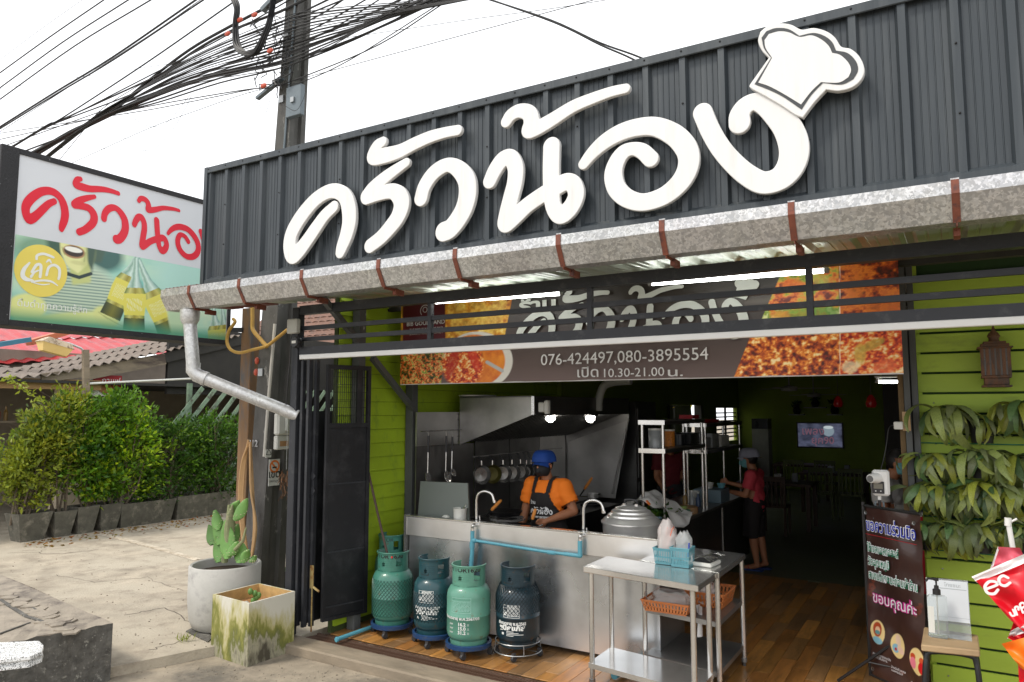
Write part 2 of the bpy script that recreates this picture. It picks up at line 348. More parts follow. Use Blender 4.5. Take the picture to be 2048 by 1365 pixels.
def hatloop(lp,k=6,cusp=R(38)):
 """lobes as smooth curves, cusps kept crisp"""
 P = [np.array(l2(p)) for p in lp]; n = len(P); cu = []
 for i in range(n):
  v1 = P[i] - P[i - 1]; v2 = P[(i + 1) % n] - P[i]; a = abs(math.atan2(v1[0] * v2[1] - v1[1] * v2[0],v1 @ v2))
  if a > cusp: cu.append(i)
 out = []
 for a,b in zip(cu,cu[1:] + [cu[0] + n]):
  run = [P[i % n] for i in range(a,b + 1)]
  out += [tuple(q) for q in (spline(run,k)[:-1] if len(run) > 2 else run[:1])]
 return out
LOOPS = [contour(g,res=110) for g in LM]
HL = [hatloop(h) for h in (HAT_OUT,HAT_LINE,HAT_IN)]
LOGO_ALL = np.array([p for g in LOOPS for lp in g for p in lp]); LX0,LX1 = LOGO_ALL[:,0].min(),LOGO_ALL[:,0].max(); LZ0,LZ1 = LOGO_ALL[:,1].min(),LOGO_ALL[:,1].max()
def logo_on(f,res=1,letters=range(8),hat=False):
 """the lettering's outlines through an affine map f((x,z))->(u,v)"""
 out = []
 for i in letters:
  for lp in LOOPS[i]: out.append([f(p) for p in lp[::res]])
 return out
# ================================================================== SETTING
conc = pm('concrete_drive',(.365,.315,.245),.85,var=.42,scale=3.4,bump=.9,bscale=45,stain=(.21,.175,.135),st_scale=3.2,st_lo=.52,st_hi=.76,tint=(.43,.38,.30),detail=15.)
conc_low = pm('concrete_street',(.30,.255,.195),.85,var=.45,detail=14.,scale=3.2,bump=.5,bscale=70,stain=(.13,.115,.095),st_scale=1.7,st_lo=.5,st_hi=.68)
sillm = pm('sill_concrete',(.25,.205,.15),.8,var=.35,detail=13.,scale=5,bump=.35,bscale=90,stain=(.15,.13,.11),st_scale=3,st_lo=.55,st_hi=.7,stretch=(.5,1.5,1))
darkc = pm('mossy_concrete',(.10,.095,.085),.9,var=.5,scale=14,bump=1.,bscale=45,stain=(.26,.25,.22),st_scale=22,st_lo=.57,st_hi=.64)
oldtop = pm('weathered_top',(.29,.25,.20),.85,var=.25,scale=5,bump=.7,bscale=50,stain=(.12,.10,.085),st_scale=4,st_lo=.5,st_hi=.66)
def struct(mb,name,mat,**k): return mb.build(name,mat,None,kind='structure',**k)
struct(MB().box((-90,-60,-.6),(90,140,-.08)),'ground',conc_low)
# driveway slab, its street edge a ragged step
E0,E1 = aZ(225,1334,0),aZ(418,1295,0); dE = (E1 - E0).normalized()
mb = MB(); pts = []
a = E0 - dE * 1.2; b = E1 + dE * .62
n = 60
for i in range(n + 1):
 p = lerp(a,b,i / n); q = .012 * pnoise(Vector((i * .45,3,0))); pts.append(Vector((p.x + q,p.y,0)))
out = pts + [Vector((-5.02,4.72,0)),Vector((-5.02,12,0)),Vector((-5.02,40,0)),Vector((-60,40,0)),Vector((-60,-20,0)),Vector((-7.4,-20,0))]
mb.poly([p + Vector((0,0,-.09)) for p in out],.09,(0,0,1)); struct(mb,'driveway',[conc][0])
# pale worn tracks / old kerb line across the driveway
trm = pm('worn_track',(.52,.46,.37),.85,var=.2,scale=6,bump=.3,stain=(.38,.32,.24),st_scale=5,st_lo=.45,st_hi=.6)
mb = MB(); l = [aZ(x,y,.004) for x,y in [(200,1068),(260,1082),(320,1098),(396,1120)]]
for p,q in zip(l[:-1],l[1:]):
 s = Vector((-(q - p).y,(q - p).x,0)).normalized() * .06; mb.poly([p - s,q - s,q + s,p + s])
struct(mb,'driveway_joint',trm)
mb = MB()
for i in range(24):   # low joint lip under the joint
 p = lerp(l[0],l[3],i / 24) + Vector((.02 * pnoise(Vector((i,1,1))),0,0)); mb.beam(p + Vector((0,0,.002)),p + (l[3] - l[0]) / 25 + Vector((0,0,.002)),.03,.012)
struct(mb,'driveway_joint_lip',trm)
crk = pm('crack_dark',(.09,.075,.06),.9)
def crack(pts,seed,w=.006):
 P = [aZ(a,b,.0015) for a,b in pts]; m = MB(); g = np.random.default_rng(seed); Q = []
 for a,b in zip(P[:-1],P[1:]): Q += [lerp(a,b,t) + Vector((g.normal() * .018,g.normal() * .018,0)) for t in np.linspace(0,1,9)[:-1]]
 for a,b in zip(Q[:-1],Q[1:]):
  s = Vector((-(b - a).y,(b - a).x,0)).normalized() * w * (.4 + .6 * g.random()); m.poly([a - s,b - s,b + s,a + s])
 struct(m,'driveway_crack',crk)
crack([(110,1150),(190,1165),(290,1155),(380,1185)],1,.004); crack([(250,1230),(330,1215),(395,1250)],2); crack([(20,1105),(120,1108),(210,1098)],3,.008); crack([(300,1300),(360,1285),(398,1262)],4,.005)
pbs = MB(); g0 = np.random.default_rng(8)
for i in range(420):
 a,b = (g0.random() * 420,1080 + 220 * g0.random()) if i % 3 else (240 + 500 * g0.random(),1330 + 33 * g0.random()); z = 0 if i % 3 else -.08; p = aZ(a,b,z); r_ = .003 + .006 * g0.random() ** 2; pbs.ell(p + Vector((0,0,r_ * .3)),(r_,r_ * 1.2,r_ * .7),5,3)
prop(pbs.build('gravel_bits',pm('grit',(.20,.17,.13),.9,var=.5,scale=40)),'scattered grit and tiny stones on the concrete driveway','grit',None,'stuff')
# shop sill, drain and wooden floor
sill = struct(MB().box((-5.05,4.50,-.09),(4,4.725,.0)),'shop_sill',sillm,bevel=.012)
struct(MB().box((-4.98,4.725,-.3),(4,4.90,-.08)),'drain_channel',darkc)
rust = pm('rusty_iron',(.10,.05,.03),.8,.3,var=.4,scale=20,bump=.6,bscale=120,stain=(.17,.12,.09),st_scale=15)
dg = thing('drain_grate','long rusty iron drain grate along the concrete sill in front of the gas cylinders','drain grate',(-3.5,4.81,0))
fr = MB().box((-4.97,4.728,-.05),(1.2,4.748,-.008)).box((-4.97,4.872,-.05),(1.2,4.892,-.008)).build('frame',rust,dg)
bar = MB().beam((-.02,-.062,0),(.02,.062,0),.016,.022).mesh('bar',rust)
x = -4.95
while x < .7:
 put(bar,'bar',dg,(x + 3.5,0 + .002 * pnoise(Vector((x * 9,0,0))),-.022),(0,0,.04 * pnoise(Vector((x * 5,2,0))))); x += .0245
woodf = []
for i,c in enumerate([(.30,.13,.035),(.24,.12,.04),(.36,.17,.045),(.19,.105,.045),(.28,.15,.06)]):
 woodf.append(pm('floor_wood_%d' % i,tuple(k * 1.22 for k in c),.33,var=.30,scale=3.2,bump=.12,bscale=30,stretch=(6,1,1),perobj=.22,stain=(c[0] * .45,c[1] * .5,c[2] * .6),st_scale=2.3,st_lo=.5,st_hi=.75,spec=.5))
struct(MB().box((-4.86,4.90,-.3),(4,9.26,-.012)),'shop_floor',pm('grout',(.06,.04,.02),.8))
fl = bpy.data.objects['shop_floor']; flb = Vector(fl.location)
pw,pl = .1235,.62
cnt = 0; rest = MB()
cells = []
ix = 0; x = -4.845
while x < 1.9:
 y = 4.905 - (ix % 3) * .21 - rng.random() * .05
 while y < 9.24:
  y0,y1 = max(y,4.903),min(y + pl,9.245)
  if y1 - y0 > .05: cells.append((x,y0,y1))
  y += pl
 x += pw; ix += 1
def vis(c): X,y0,y1 = c; return (X > -2.9 + (y0 - 4.9) * -.33) and X < .75 or (y0 < 5.6)
cells.sort(key=lambda c: (not (vis(c)),c[1]))
plank = {}
for k,(X,y0,y1) in enumerate(cells):
 dz = rng.random() * .0015
 if k < 290:
  ln = round(y1 - y0,2)
  if ln not in plank: plank[ln] = [MB().box((-pw / 2 + .0012,-ln / 2 + .0012,-.008),(pw / 2 - .0012,ln / 2 - .0012,0)).mesh('plank',m,bevel=.0012) for m in woodf]
  put(plank[ln][int(rng.integers(5))],'plank',fl,Vector((X + pw / 2,(y0 + y1) / 2,dz)) - flb)
 else: rest.box((X + .0012,y0 + .0012,-.008),(X + pw - .0012,y1 - .0012,dz))
rest.build('planking',woodf[1],fl,kind='stuff')
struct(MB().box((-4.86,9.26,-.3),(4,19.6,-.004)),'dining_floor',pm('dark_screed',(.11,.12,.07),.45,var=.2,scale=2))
# ------------------------------------------------------------------ building shell (dark interior)
gwall = pm('green_paint',(.30,.43,.018),.6,var=.14,scale=3,bump=.2,bscale=30,stain=(.17,.27,.03),st_scale=5,st_lo=.55,st_hi=.75,stretch=(1,1,.6))
gback = pm('green_wall_paint',(.26,.34,.04),.7,var=.1,scale=2)
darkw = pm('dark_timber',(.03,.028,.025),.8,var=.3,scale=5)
ceil = pm('ceiling_board',(.42,.42,.38),.8,var=.15,scale=2)
bh = thing('restaurant_building','open fronted restaurant room with green walls and a dark ceiling behind the steel gate','building',(-2,12,0))
MB().box((-4.9,19.5,-.1),(4,19.65,3.3)).build('back_wall',gback,bh)
MB().box((-5.5,5.66,3.12),(4,19.65,3.2)).build('ceiling',ceil,bh)
for s in range(9): MB().box((-4.75,6.4 + s * 1.5,3.0),(3.9,6.5 + s * 1.5,3.118)).build('rafter',darkw,bh)
# left wall with the window openings
wl = MB()
X0,X1 = -4.86,-4.76
for (y0,y1,z0,z1) in [(9.3,13.9,0,3.12),(16.1,17.35,0,3.12),(19.3,19.5,0,3.12),(13.9,16.1,0,1.42),(13.9,16.1,2.08,3.12),(17.35,19.3,0,1.2),(17.35,19.3,2.02,3.12)]:
 wl.box((X0,y0,z0),(X1,y1,z1))
wl.build('side_wall',gback,bh)
MB().box((3.8,6.3,0),(3.95,19.5,3.12)).build('side_wall',gback,bh,label='right hand wall')
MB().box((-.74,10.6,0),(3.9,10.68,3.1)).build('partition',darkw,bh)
sillw = MB()
for y in (13.9,16.06): sillw.box((-4.90,y,1.42),(-4.74,y + .05,2.08))
sillw.box((-4.9,13.9,1.40),(-4.74,16.11,1.44)).build('window_frame',darkw,bh)
for k in range(7): MB().beam((-4.81,17.36,1.30 + k * .1),(-4.81,19.29,1.30 + k * .1),.05,.03).build('louvre',darkw,bh)
MB().box((-4.83,18.3,1.2),(-4.79,18.36,2.02)).build('window_mullion',darkw,bh)
# left green boarded wall, each board lapped over the next
bw = thing('boarded_wall','lime green horizontal boarded side wall on the left, behind the gas cylinders','wall',(-4.75,7,0))
MB().box((-4.89,4.92,0),(-4.845,9.3,3.12)).build('backing',pm('wall_backing',(.05,.07,.02),.9),bw)
z = .06; k = 0
while z < 3.05:
 for (y0,y1) in ((4.93,7.1),(7.104,9.28)):
  j = .002 * rng.random()
  MB().add([(-4.842,y0,z),(-4.818 + j,y0,z),(-4.834,y0,z + .131),(-4.842,y0,z + .131),(-4.842,y1,z),(-4.818 + j,y1,z),(-4.834,y1,z + .131),(-4.842,y1,z + .131)],
    [(0,3,2,1),(4,5,6,7),(0,1,5,4),(1,2,6,5),(2,3,7,6),(3,0,4,7)]).build('board',gwall,bw)
 z += .134; k += 1
# grey timber posts and braces of the left wall
greyp = pm('grey_paint_timber',(.085,.09,.09),.7,var=.2,scale=6,bump=.4,bscale=40,stain=(.38,.38,.37),st_scale=7,st_lo=.66,st_hi=.69,stretch=(1,1,.35))
pf = thing('wall_studwork','dark grey painted timber posts and slanting braces standing against the green wall','posts',(-4.76,5.4,0))
for (y,nm) in ((5.12,'post'),(5.92,'post')): MB().box((-4.812,y - .045,0),(-4.72,y + .045,3.1)).build(nm,greyp,pf,bevel=.004)
MB().beam(aX(745,716,-4.70),aX(826,818,-4.70),.05,.05).build('brace',greyp,pf)
MB().beam(aX(640,590,-4.70),aX(722,690,-4.70),.05,.05).build('brace',greyp,pf)
MB().box((-4.81,5.25,3.02),(-4.72,9.2,3.1)).build('plate',greyp,pf)

# right slatted wall
sw = thing('slatted_wall','lime green slatted wall hung with potted ferns on the right','wall',(.8,6.25,0))
slm = pm('green_slat',(.36,.50,.05),.55,var=.12,scale=3,bump=.2,bscale=30,stain=(.19,.26,.05),st_scale=3.4,st_lo=.56,st_hi=.75,stretch=(.4,1,1),perobj=.08)
slot = pm('slot_dark',(.02,.05,.015),.9)
MB().box((-.17,6.255,0),(3.8,6.27,3.1)).build('backing',slot,sw)
MB().box((-.21,6.25,0),(-.17,6.33,3.1)).build('stud',slm,sw)
z = .03; sl = MB().box((-2.04,-.0,0),(2.04,.022,.133)).mesh('slat',slm,bevel=.003)
while z < 2.95:
 put(sl,'slat',sw,(1.03 + .012 * rng.random(),-.025 + .002 * rng.random(),z),(0,0,0)); z += .1495
boltm = pm('screw_steel',(.35,.36,.36),.35,.9)
for i in range(14):
 for X in (-.1,.85): MB().ell((X,6.222,.10 + i * .1495),.006,6,4).build('screw',boltm,sw)
# end posts of the slatted wall beside the opening
ep = thing('door_post','paired dark steel and timber posts at the right edge of the opening','post',(-.25,6.1,0))
MB().box((-.285,6.10,0),(-.245,6.14,3.1)).build('steel_post',greyp,ep); MB().box((-.235,6.13,1.25),(-.195,6.20,3.1)).build('timber_post',greyp,ep)
MB().box((-.325,6.14,0),(-.29,6.18,3.1)).build('jamb',pm('brown_jamb',(.16,.10,.04),.7,var=.3,scale=9),ep)
# ================================================================== FASCIA, GUTTER, CANOPY, GATE
steelg = pm('charcoal_sheet',(.037,.046,.054),.42,.15,var=.10,scale=2.5,bump=.03,bscale=20,stretch=(9,1,.45),spec=.55,stain=(.068,.078,.085),st_scale=1.5,st_lo=.46,st_hi=.72)
FX0,FX1,FZ0,FZ1 = -5.735,3.2,3.095,4.195
fa = thing('ribbed_fascia','tall charcoal ribbed metal fascia over the shopfront','fascia',(-1.3,4.15,FZ0))
def ztop(x): return FZ1 - .009 * (x - FX0) * 1.0
P0 = .232
prof = []   # one rib pitch: (dx, dy) dy>0 = toward the street
def pitchprof(x):
 o = [(x,.032),(x + .036,.032),(x + .050,0)]
 for g in (.085,.12,.155,.19): o += [(x + g - .004,0),(x + g - .0015,.0035),(x + g + .0015,.0035),(x + g + .004,0)]
 return o + [(x + P0 - .014,0)]
x = FX0 + .03 - .0; k = 0; YB = 4.14
while x < FX1:
 pr = []
 for i in range(3): pr += pitchprof(x + i * P0)
 pr.append((x + 3 * P0 - .001,.032)); m = MB(); n = len(pr)
 yo = .0015 * (k % 2)
 vs = [(a,YB - b - yo,FZ0 + .04) for a,b in pr] + [(a,YB - b - yo,ztop(a) - .03) for a,b in pr]
 m.add(vs,[(i,i + 1,n + i + 1,n + i) for i in range(n - 1)]); m.build('sheet_panel',steelg,fa)
 x += 3 * P0; k += 1
def strip(nm,pts2,xa,xb,mat,par,zf=None):
 """extrude a (y,z) profile along x"""
 m = MB(); n = len(pts2); zf = zf or (lambda q: 0)
 m.add([(xa,y,z + zf(xa)) for y,z in pts2] + [(xb,y,z + zf(xb)) for y,z in pts2],[(i,i + 1,n + i + 1,n + i) for i in range(n - 1)] + [tuple(range(n)),tuple(reversed(range(n,2 * n)))])
 return m.build(nm,mat,par)
zt = lambda q: -.009 * (q - FX0)
strip('top_trim',[(4.10,FZ1 - .055),(4.095,FZ1 - .05),(4.095,FZ1),(4.25,FZ1 + .01),(4.25,FZ1 - .06)],FX0 - .01,FX1,steelg,fa,zt)
strip('bottom_trim',[(4.142,FZ0 + .085),(4.100,FZ0 + .055),(4.098,FZ0),(4.16,FZ0),(4.16,FZ0 + .085)],FX0 - .01,FX1,steelg,fa)
MB().box((FX0 - .012,4.094,FZ0),(FX0 + .032,4.24,FZ1 + .002)).build('end_trim',steelg,fa)
MB().box((FX0,4.16,FZ0),(FX1,4.24,FZ1 - .1)).build('frame',darkw,fa)
scr = MB().ell((0,0,0),.0062,7,4).mesh('screw',pm('dark_screw',(.03,.03,.032),.5,.5),smooth=True)
i = 0; x = FX0 + .048
while x < 1.2:
 put(scr,'screw',fa,Vector((x,4.094,ztop(x) - .02)) - Vector(fa.location)); put(scr,'screw',fa,Vector((x,4.096,FZ0 + .02)) - Vector(fa.location))
 if i % 3 == 1:
  for zz in (.36,.72): put(scr,'screw',fa,Vector((x,4.105,FZ0 + zz)) - Vector(fa.location))
 x += P0; i += 1
# raised letters
white = pm('white_letter_face',(.70,.70,.695),.42,var=.04,scale=2,bump=0,spec=.4,stain=(.56,.55,.53),st_scale=1.6,st_lo=.55,st_hi=.85,stretch=(7,1,.8))
LBL = ['first round looped letter at the left end of the raised white sign','open zigzag letter beside the first looped letter','long vowel stroke sweeping over the second and third letters','arched letter with a curled foot in the middle left of the sign','letter with a looped right stem under the tone mark','long hooked tone mark above the middle of the sign','wide spiral letter right of the looped stem letter','large deep curved last letter under the chef hat']
ls = thing('letter_sign','raised white Thai brush letters spelling the shop name across the charcoal fascia','sign',(-3,4.05,3.2))
def solid_loops(loops,name,mat,parent,y,t,bevel=.006,label=None):
 me = outline_mesh(loops,t,mat,bevel); b = base_of(parent)
 remap(me,lambda c: Vector((c.x,y - c.z,c.y)) - b)
 for p in me.polygons: p.use_smooth = False
 o = bpy.data.objects.new(name,me); COL.objects.link(o); o.parent = parent
 if label: o['label'] = label
 return o
def soften(me_o,a=35):
 me = me_o.data; me.polygons.foreach_set('use_smooth',[True] * len(me.polygons)); me.set_sharp_from_angle(angle=R(a))
for i,g in enumerate(LOOPS): soften(solid_loops(g,'letter',white,ls,4.062,.022,.005,LBL[i]))
ht = thing('chef_hat_emblem','white chef hat emblem with a charcoal outline at the upper right of the raised letters','emblem',(-.95,4.05,3.8))
ink = pm('charcoal_ink',(.045,.05,.055),.5,var=.05)
soften(solid_loops([HL[0]],'hat_board',white,ht,4.052,.03,.005)); solid_loops([HL[1]],'hat_outline',ink,ht,4.0305,.002,0); solid_loops([HL[2]],'hat_shape',white,ht,4.028,.002,0)
pinm = boltm
for i in range(2): MB().beam((-2.0,4.08,3.5),(-2.0,4.13,3.5),.01).build('standoff',pinm,ls)
# galvanised box gutter with red straps
def galv(name,c1,c2,rough=.38,metal=.75,sc=38):
 m,nt,b = newmat(name); N = nt.nodes.new; tc = N('ShaderNodeTexCoord')
 v = N('ShaderNodeTexVoronoi'); v.inputs['Scale'].default_value = sc; v.inputs['Randomness'].default_value = 1; nz = N('ShaderNodeTexNoise'); nz.inputs['Scale'].default_value = sc * .7; nz.inputs['Detail'].default_value = 4
 L(nt,tc.outputs['Object'],nz.inputs['Vector']); ad = N('ShaderNodeVectorMath'); ad.operation = 'MULTIPLY_ADD'; ad.inputs[1].default_value = (.05,.05,.05); L(nt,nz.outputs['Color'],ad.inputs[0]); L(nt,tc.outputs['Object'],ad.inputs[2]); L(nt,ad.outputs[0],v.inputs['Vector'])
 n2 = N('ShaderNodeTexNoise'); n2.inputs['Scale'].default_value = 2.2; n2.inputs['Detail'].default_value = 5; L(nt,tc.outputs['Object'],n2.inputs['Vector'])
 sp = N('ShaderNodeSeparateColor'); L(nt,v.outputs['Color'],sp.inputs[0]); r = N('ShaderNodeValToRGB'); r.color_ramp.elements[0].color = (*c1,1); r.color_ramp.elements[1].color = (*c2,1); r.color_ramp.elements[0].position = .2; r.color_ramp.elements[1].position = .9
 L(nt,sp.outputs[0],r.inputs[0]); mi = N('ShaderNodeMixRGB'); mi.blend_type = 'MULTIPLY'; mi.inputs[0].default_value = .5; L(nt,r.outputs[0],mi.inputs[1]); L(nt,n2.outputs['Color'],mi.inputs[2])
 hs = N('ShaderNodeHueSaturation'); hs.inputs['Saturation'].default_value = .12; hs.inputs['Value'].default_value = 1.35; L(nt,mi.outputs[0],hs.inputs['Color']); L(nt,hs.outputs[0],b.inputs['Base Color'])
 rr = N('ShaderNodeMapRange'); rr.inputs[3].default_value = rough - .08; rr.inputs[4].default_value = rough + .17; L(nt,sp.outputs[1],rr.inputs[0]); L(nt,rr.outputs[0],b.inputs['Roughness']); b.inputs['Metallic'].default_value = metal
 return m
zinc = galv('galvanised',(.30,.33,.35),(.52,.55,.57),sc=70)
zinc2 = galv('galvanised_pipe',(.42,.44,.46),(.54,.56,.58),.42,.6,50)
gu = thing('rain_gutter','galvanised box gutter with red brown straps under the ribbed fascia','gutter',(-1.5,4.1,2.9))
gp = [(4.010,3.094),(4.006,3.028),(4.075,2.905),(4.19,2.905),(4.19,3.05)]
def gprof(o): return [(y - o * (1 if i < 3 else 0),z - (o if i in (2,3) else 0)) for i,(y,z) in enumerate(gp)]
xs = [-6.19,-5.3,-3.62,-2.3,-.9,.6,3.2]
for i in range(len(xs) - 1): strip('trough',gprof(.0012 * (i % 2)),xs[i],xs[i + 1] + .03,zinc,gu)
redm = pm('red_oxide',(.17,.05,.028),.6,var=.25,scale=12,bump=.2,stain=(.09,.035,.03),st_scale=18)
for x in (-5.778,-5.103,-4.355,-3.556,-2.866,-2.067,-1.389,-.673,.073,.85,1.6):
 pr = gprof(.004); m = MB(); q = [(4.03,3.105)] + pr[0:4] + [(4.30,2.875)]
 for (a,b) in zip(q[:-1],q[1:]): m.beam((x,a[0],a[1]),(x,b[0],b[1]),.034,.004,up=(0,-1,.3))
 m.build('strap',redm,gu); MB().box((x - .018,4.012,3.092),(x + .018,4.03,3.106)).build('strap_clip',zinc,gu); MB().box((x - .015,4.19,2.86),(x + .015,4.29,2.90)).build('bracket_arm',redm,gu)
dp = thing('downpipe','galvanised rain downpipe dropping from the gutter end and slanting to the gate post','pipe',(-5.9,4.15,1.9))
pA,pB,pC = Vector((-5.92,4.13,2.90)),aY(386,748,4.15),aY(596,832,4.70)
MB().tube([pA,pA - Vector((0,0,.03)),pA - Vector((0,0,.09)),pA - Vector((0,0,.13))],[.085,.085,.082,.062],20).build('outlet',zinc2,dp,smooth=True)
MB().tube([pA - Vector((0,0,.1)),pB + Vector((0,0,.06))],.058,20).build('drop',zinc2,dp,smooth=True)
d2 = (pC - pB).normalized()
MB().tube([pB + Vector((0,0,.10)),pB + Vector((0,0,.03)),pB + d2 * .04,pB + d2 * .12],.063,20).build('elbow',zinc2,dp,smooth=60)
MB().tube([pB + d2 * .08,pC],.056,20).build('slanted_run',zinc2,dp,smooth=True)
MB().tube([pB + d2 * .10,pB + d2 * .13],.0655,20).build('collar',zinc2,dp,smooth=True)
# canopy roof: corrugated sheets running front to back
roofm = pm('zinc_alloy_sheet',(.40,.45,.38),.40,.45,var=.15,scale=3,bump=.05,stretch=(1,.3,1),stain=(.25,.20,.15),st_scale=2.5,st_lo=.62,st_hi=.72)
redroof = pm('dark_red_sheet',(.13,.03,.025),.55,var=.2,scale=4)
ro = thing('canopy_roof','ribbed metal canopy sheets seen from below between the gutter and the gate beam','roof',(-1.5,4.9,2.95))
def zr(y): return 2.952 + (y - 4.1) * .06
x = -6.18; k = 0
while x < 3.0:
 pr = []
 for i in range(3):
  xx = x + i * .25
  pr += [(xx,.03),(xx + .04,.03),(xx + .065,0),(xx + .105,0),(xx + .11,.005),(xx + .12,.005),(xx + .125,0),(xx + .17,0),(xx + .175,.005),(xx + .185,.005),(xx + .19,0),(xx + .225,0)]
 pr.append((x + .749,.03)); n = len(pr); m = MB(); yo = 4.06
 ye = 4.74 if x < -5.2 else 5.75
 m.add([(a,yo,zr(yo) + b) for a,b in pr] + [(a,ye,zr(ye) + b) for a,b in pr],[(i,i + 1,n + i + 1,n + i) for i in range(n - 1)])
 m.build('roof_sheet',redroof if x < -5.7 else roofm,ro); x += .75; k += 1
m = MB()   # scalloped edge of the lower left sheets over the gutter
for i in range(9): m.tube([(-6.17 + i * .055,4.05,3.085),(-6.17 + i * .055,4.5,3.14)],.028,7)
m.build('edge_tile',redroof,ro)
MB().box((-5.0,5.6,2.98),(3,5.66,3.035)).build('purlin',darkw,ro)
# room above the fascia is open sky: a low back roof behind it
MB().box((-5.6,5.75,3.21),(3.9,19.6,3.27)).build('roof_deck',pm('old_zinc',(.3,.3,.29),.6,.4),bh)
# ------------------------------------------------------------------ steel gate frame
gm = pm('dark_grey_gate',(.030,.032,.038),.5,.2,var=.15,scale=5,bump=.08,stain=(.065,.066,.07),st_scale=8,st_lo=.55,st_hi=.7)
gblk = pm('black_gate_sheet',(.008,.0085,.011),.5,.0,var=.3,scale=3,bump=.04,bscale=8,stain=(.03,.03,.034),st_scale=4,st_lo=.5,st_hi=.7)
gf = thing('gate_frame','dark grey steel frame with long horizontal rails over the shop opening','steel frame',(-2.3,4.7,0))
GX1 = 3.1
MB().box((-5.165,4.655,0),(-5.085,4.735,2.93)).build('post',gm,gf,bevel=.004)
MB().box((-5.085,4.67,2.493),(GX1,4.73,2.562)).build('lower_beam',gm,gf)
MB().box((-5.085,4.665,2.862),(GX1,4.735,2.942)).build('upper_beam',gm,gf)
for z in (2.634,2.7365): MB().box((-5.085,4.685,z - .019),(GX1,4.715,z + .019)).build('rail',gm,gf)
for x in (-3.60,-2.17,-.70,.75,2.2): MB().box((x - .019,4.681,2.562),(x + .019,4.719,2.862)).build('upright',gm,gf)
ws = single(MB().box((-5.075,4.668,2.449),(GX1,4.71,2.4915)),'white_trunking',pm('white_plastic',(.72,.72,.71),.35,var=.05,scale=4,bump=0),'long white cable trunking running under the lower beam of the gate frame','cable trunking',bevel=.004)
# folding gate stacked at the left
fg = thing('folding_gate','black folding steel gate with a mesh upper part, folded open at the left','gate',(-4.95,4.95,0))
for i,(x,y) in enumerate([(-5.045,4.70),(-5.00,4.74),(-4.965,4.70),(-4.93,4.755)]):
 MB().box((x - .014,y - .02,.09),(x + .014,y + .02,2.44)).build('stile',gm,fg)
 if i < 3: MB().box((x - .004 + .016,y + .02,.12),(x + .004 + .016,y + .5,1.98)).build('folded_leaf',gblk,fg)
# the open leaf: lies nearly along the side wall
q0 = Vector((-4.81,4.76,0)); q1 = Vector((-4.69,5.20,0)); u = (q1 - q0).normalized(); W = (q1 - q0).length; nrm = Vector((u.y,-u.x,0))
def lf(a,z,o=0): return q0 + u * a + Vector((0,0,z)) + nrm * o
def lbox(m,a0,a1,z0,z1,t): m.add([lf(a,z,o) for o in (-t,t) for (a,z) in ((a0,z0),(a1,z0),(a1,z1),(a0,z1))],[(0,1,2,3),(7,6,5,4),(0,4,5,1),(1,5,6,2),(2,6,7,3),(3,7,4,0)]); return m
lfm = MB()
for (a,b,c,d) in [(0,.03,.14,2.40),(W - .035,W,.14,2.40),(.03,W - .035,2.36,2.40),(.03,W - .035,1.83,1.87),(.03,W - .035,.14,.17)]: lbox(lfm,a,b,c,d,.018)
lfm.build('leaf_frame',gblk,fg)
lbox(MB(),.03,W - .035,.17,1.83,.004).build('leaf_sheet',gblk,fg)
for z in (1.32,.72,.25): lbox(MB(),.03,W - .035,z,z + .012,.010).build('cross_bar',gm,fg)
ms = MB()
for i in range(19): lbox(ms,.03 + i * (W - .07) / 18 - .002,.03 + i * (W - .07) / 18 + .002,1.87,2.36,.002)
for i in range(1,7): lbox(ms,.03,W - .035,1.87 + i * .07,1.874 + i * .07,.0025)
ms.build('mesh_panel',gblk,fg); lbox(MB(),.31,.36,1.87,2.36,.012).build('mesh_bar',gblk,fg)
brass = pm('worn_brass',(.36,.28,.12),.45,.6,var=.3,scale=15,stain=(.25,.12,.04),st_scale=12)
MB().tube([(-4.905,4.735,.05),(-4.905,4.735,.62)],.007,8).build('drop_bolt',brass,fg)
MB().tube([(-4.905,4.735,.44),(-4.87,4.72,.435),(-4.80,4.715,.41)],[.008,.012,.010],8).build('bolt_handle',brass,fg)
MB().box((-4.93,4.728,.42),(-4.885,4.732,.62)).build('bolt_plate',brass,fg)
for (z) in (1.40,1.27):
 m = MB(); m.poly([(-4.93,4.733,z + .04),(-4.895,4.733,z),(-4.93,4.733,z - .04),(-4.945,4.733,z - .03),(-4.945,4.733,z + .03)],.004,(0,-1,0)); m.build('hasp',gm,fg)
# ================================================================== PRINT PAINTER (works on the print's own sheet; shapes are given by where they sit in the print)
def photo_xy(P):
 """where sheet points P (..,3) fall in the reference view, used only to lay the artwork out on the sheet"""
 Q = P - np.array(EYE); dd = Q @ np.array(_fw); return 1024 + FOC * (Q @ np.array(_rt)) / dd,682.5 - FOC * (Q @ np.array(_up)) / dd
def sheet_xy(o,ex,ey,w,h,nu,nv):
 U,Vv = np.meshgrid(np.linspace(0,w,nu + 1),np.linspace(0,h,nv + 1)); P = np.array(o) + U[...,None] * np.array(Vector(ex).normalized()) + Vv[...,None] * np.array(Vector(ey).normalized()); return photo_xy(P)
def m_ell(x,y,cx,cy,rx,ry,rot=0,soft=.06):
 c,s = math.cos(R(rot)),math.sin(R(rot)); dx,dy = x - cx,y - cy; u = (dx * c + dy * s) / rx; v = (-dx * s + dy * c) / ry; d = np.sqrt(u * u + v * v); return np.clip((1 - d) / soft + .5,0,1)
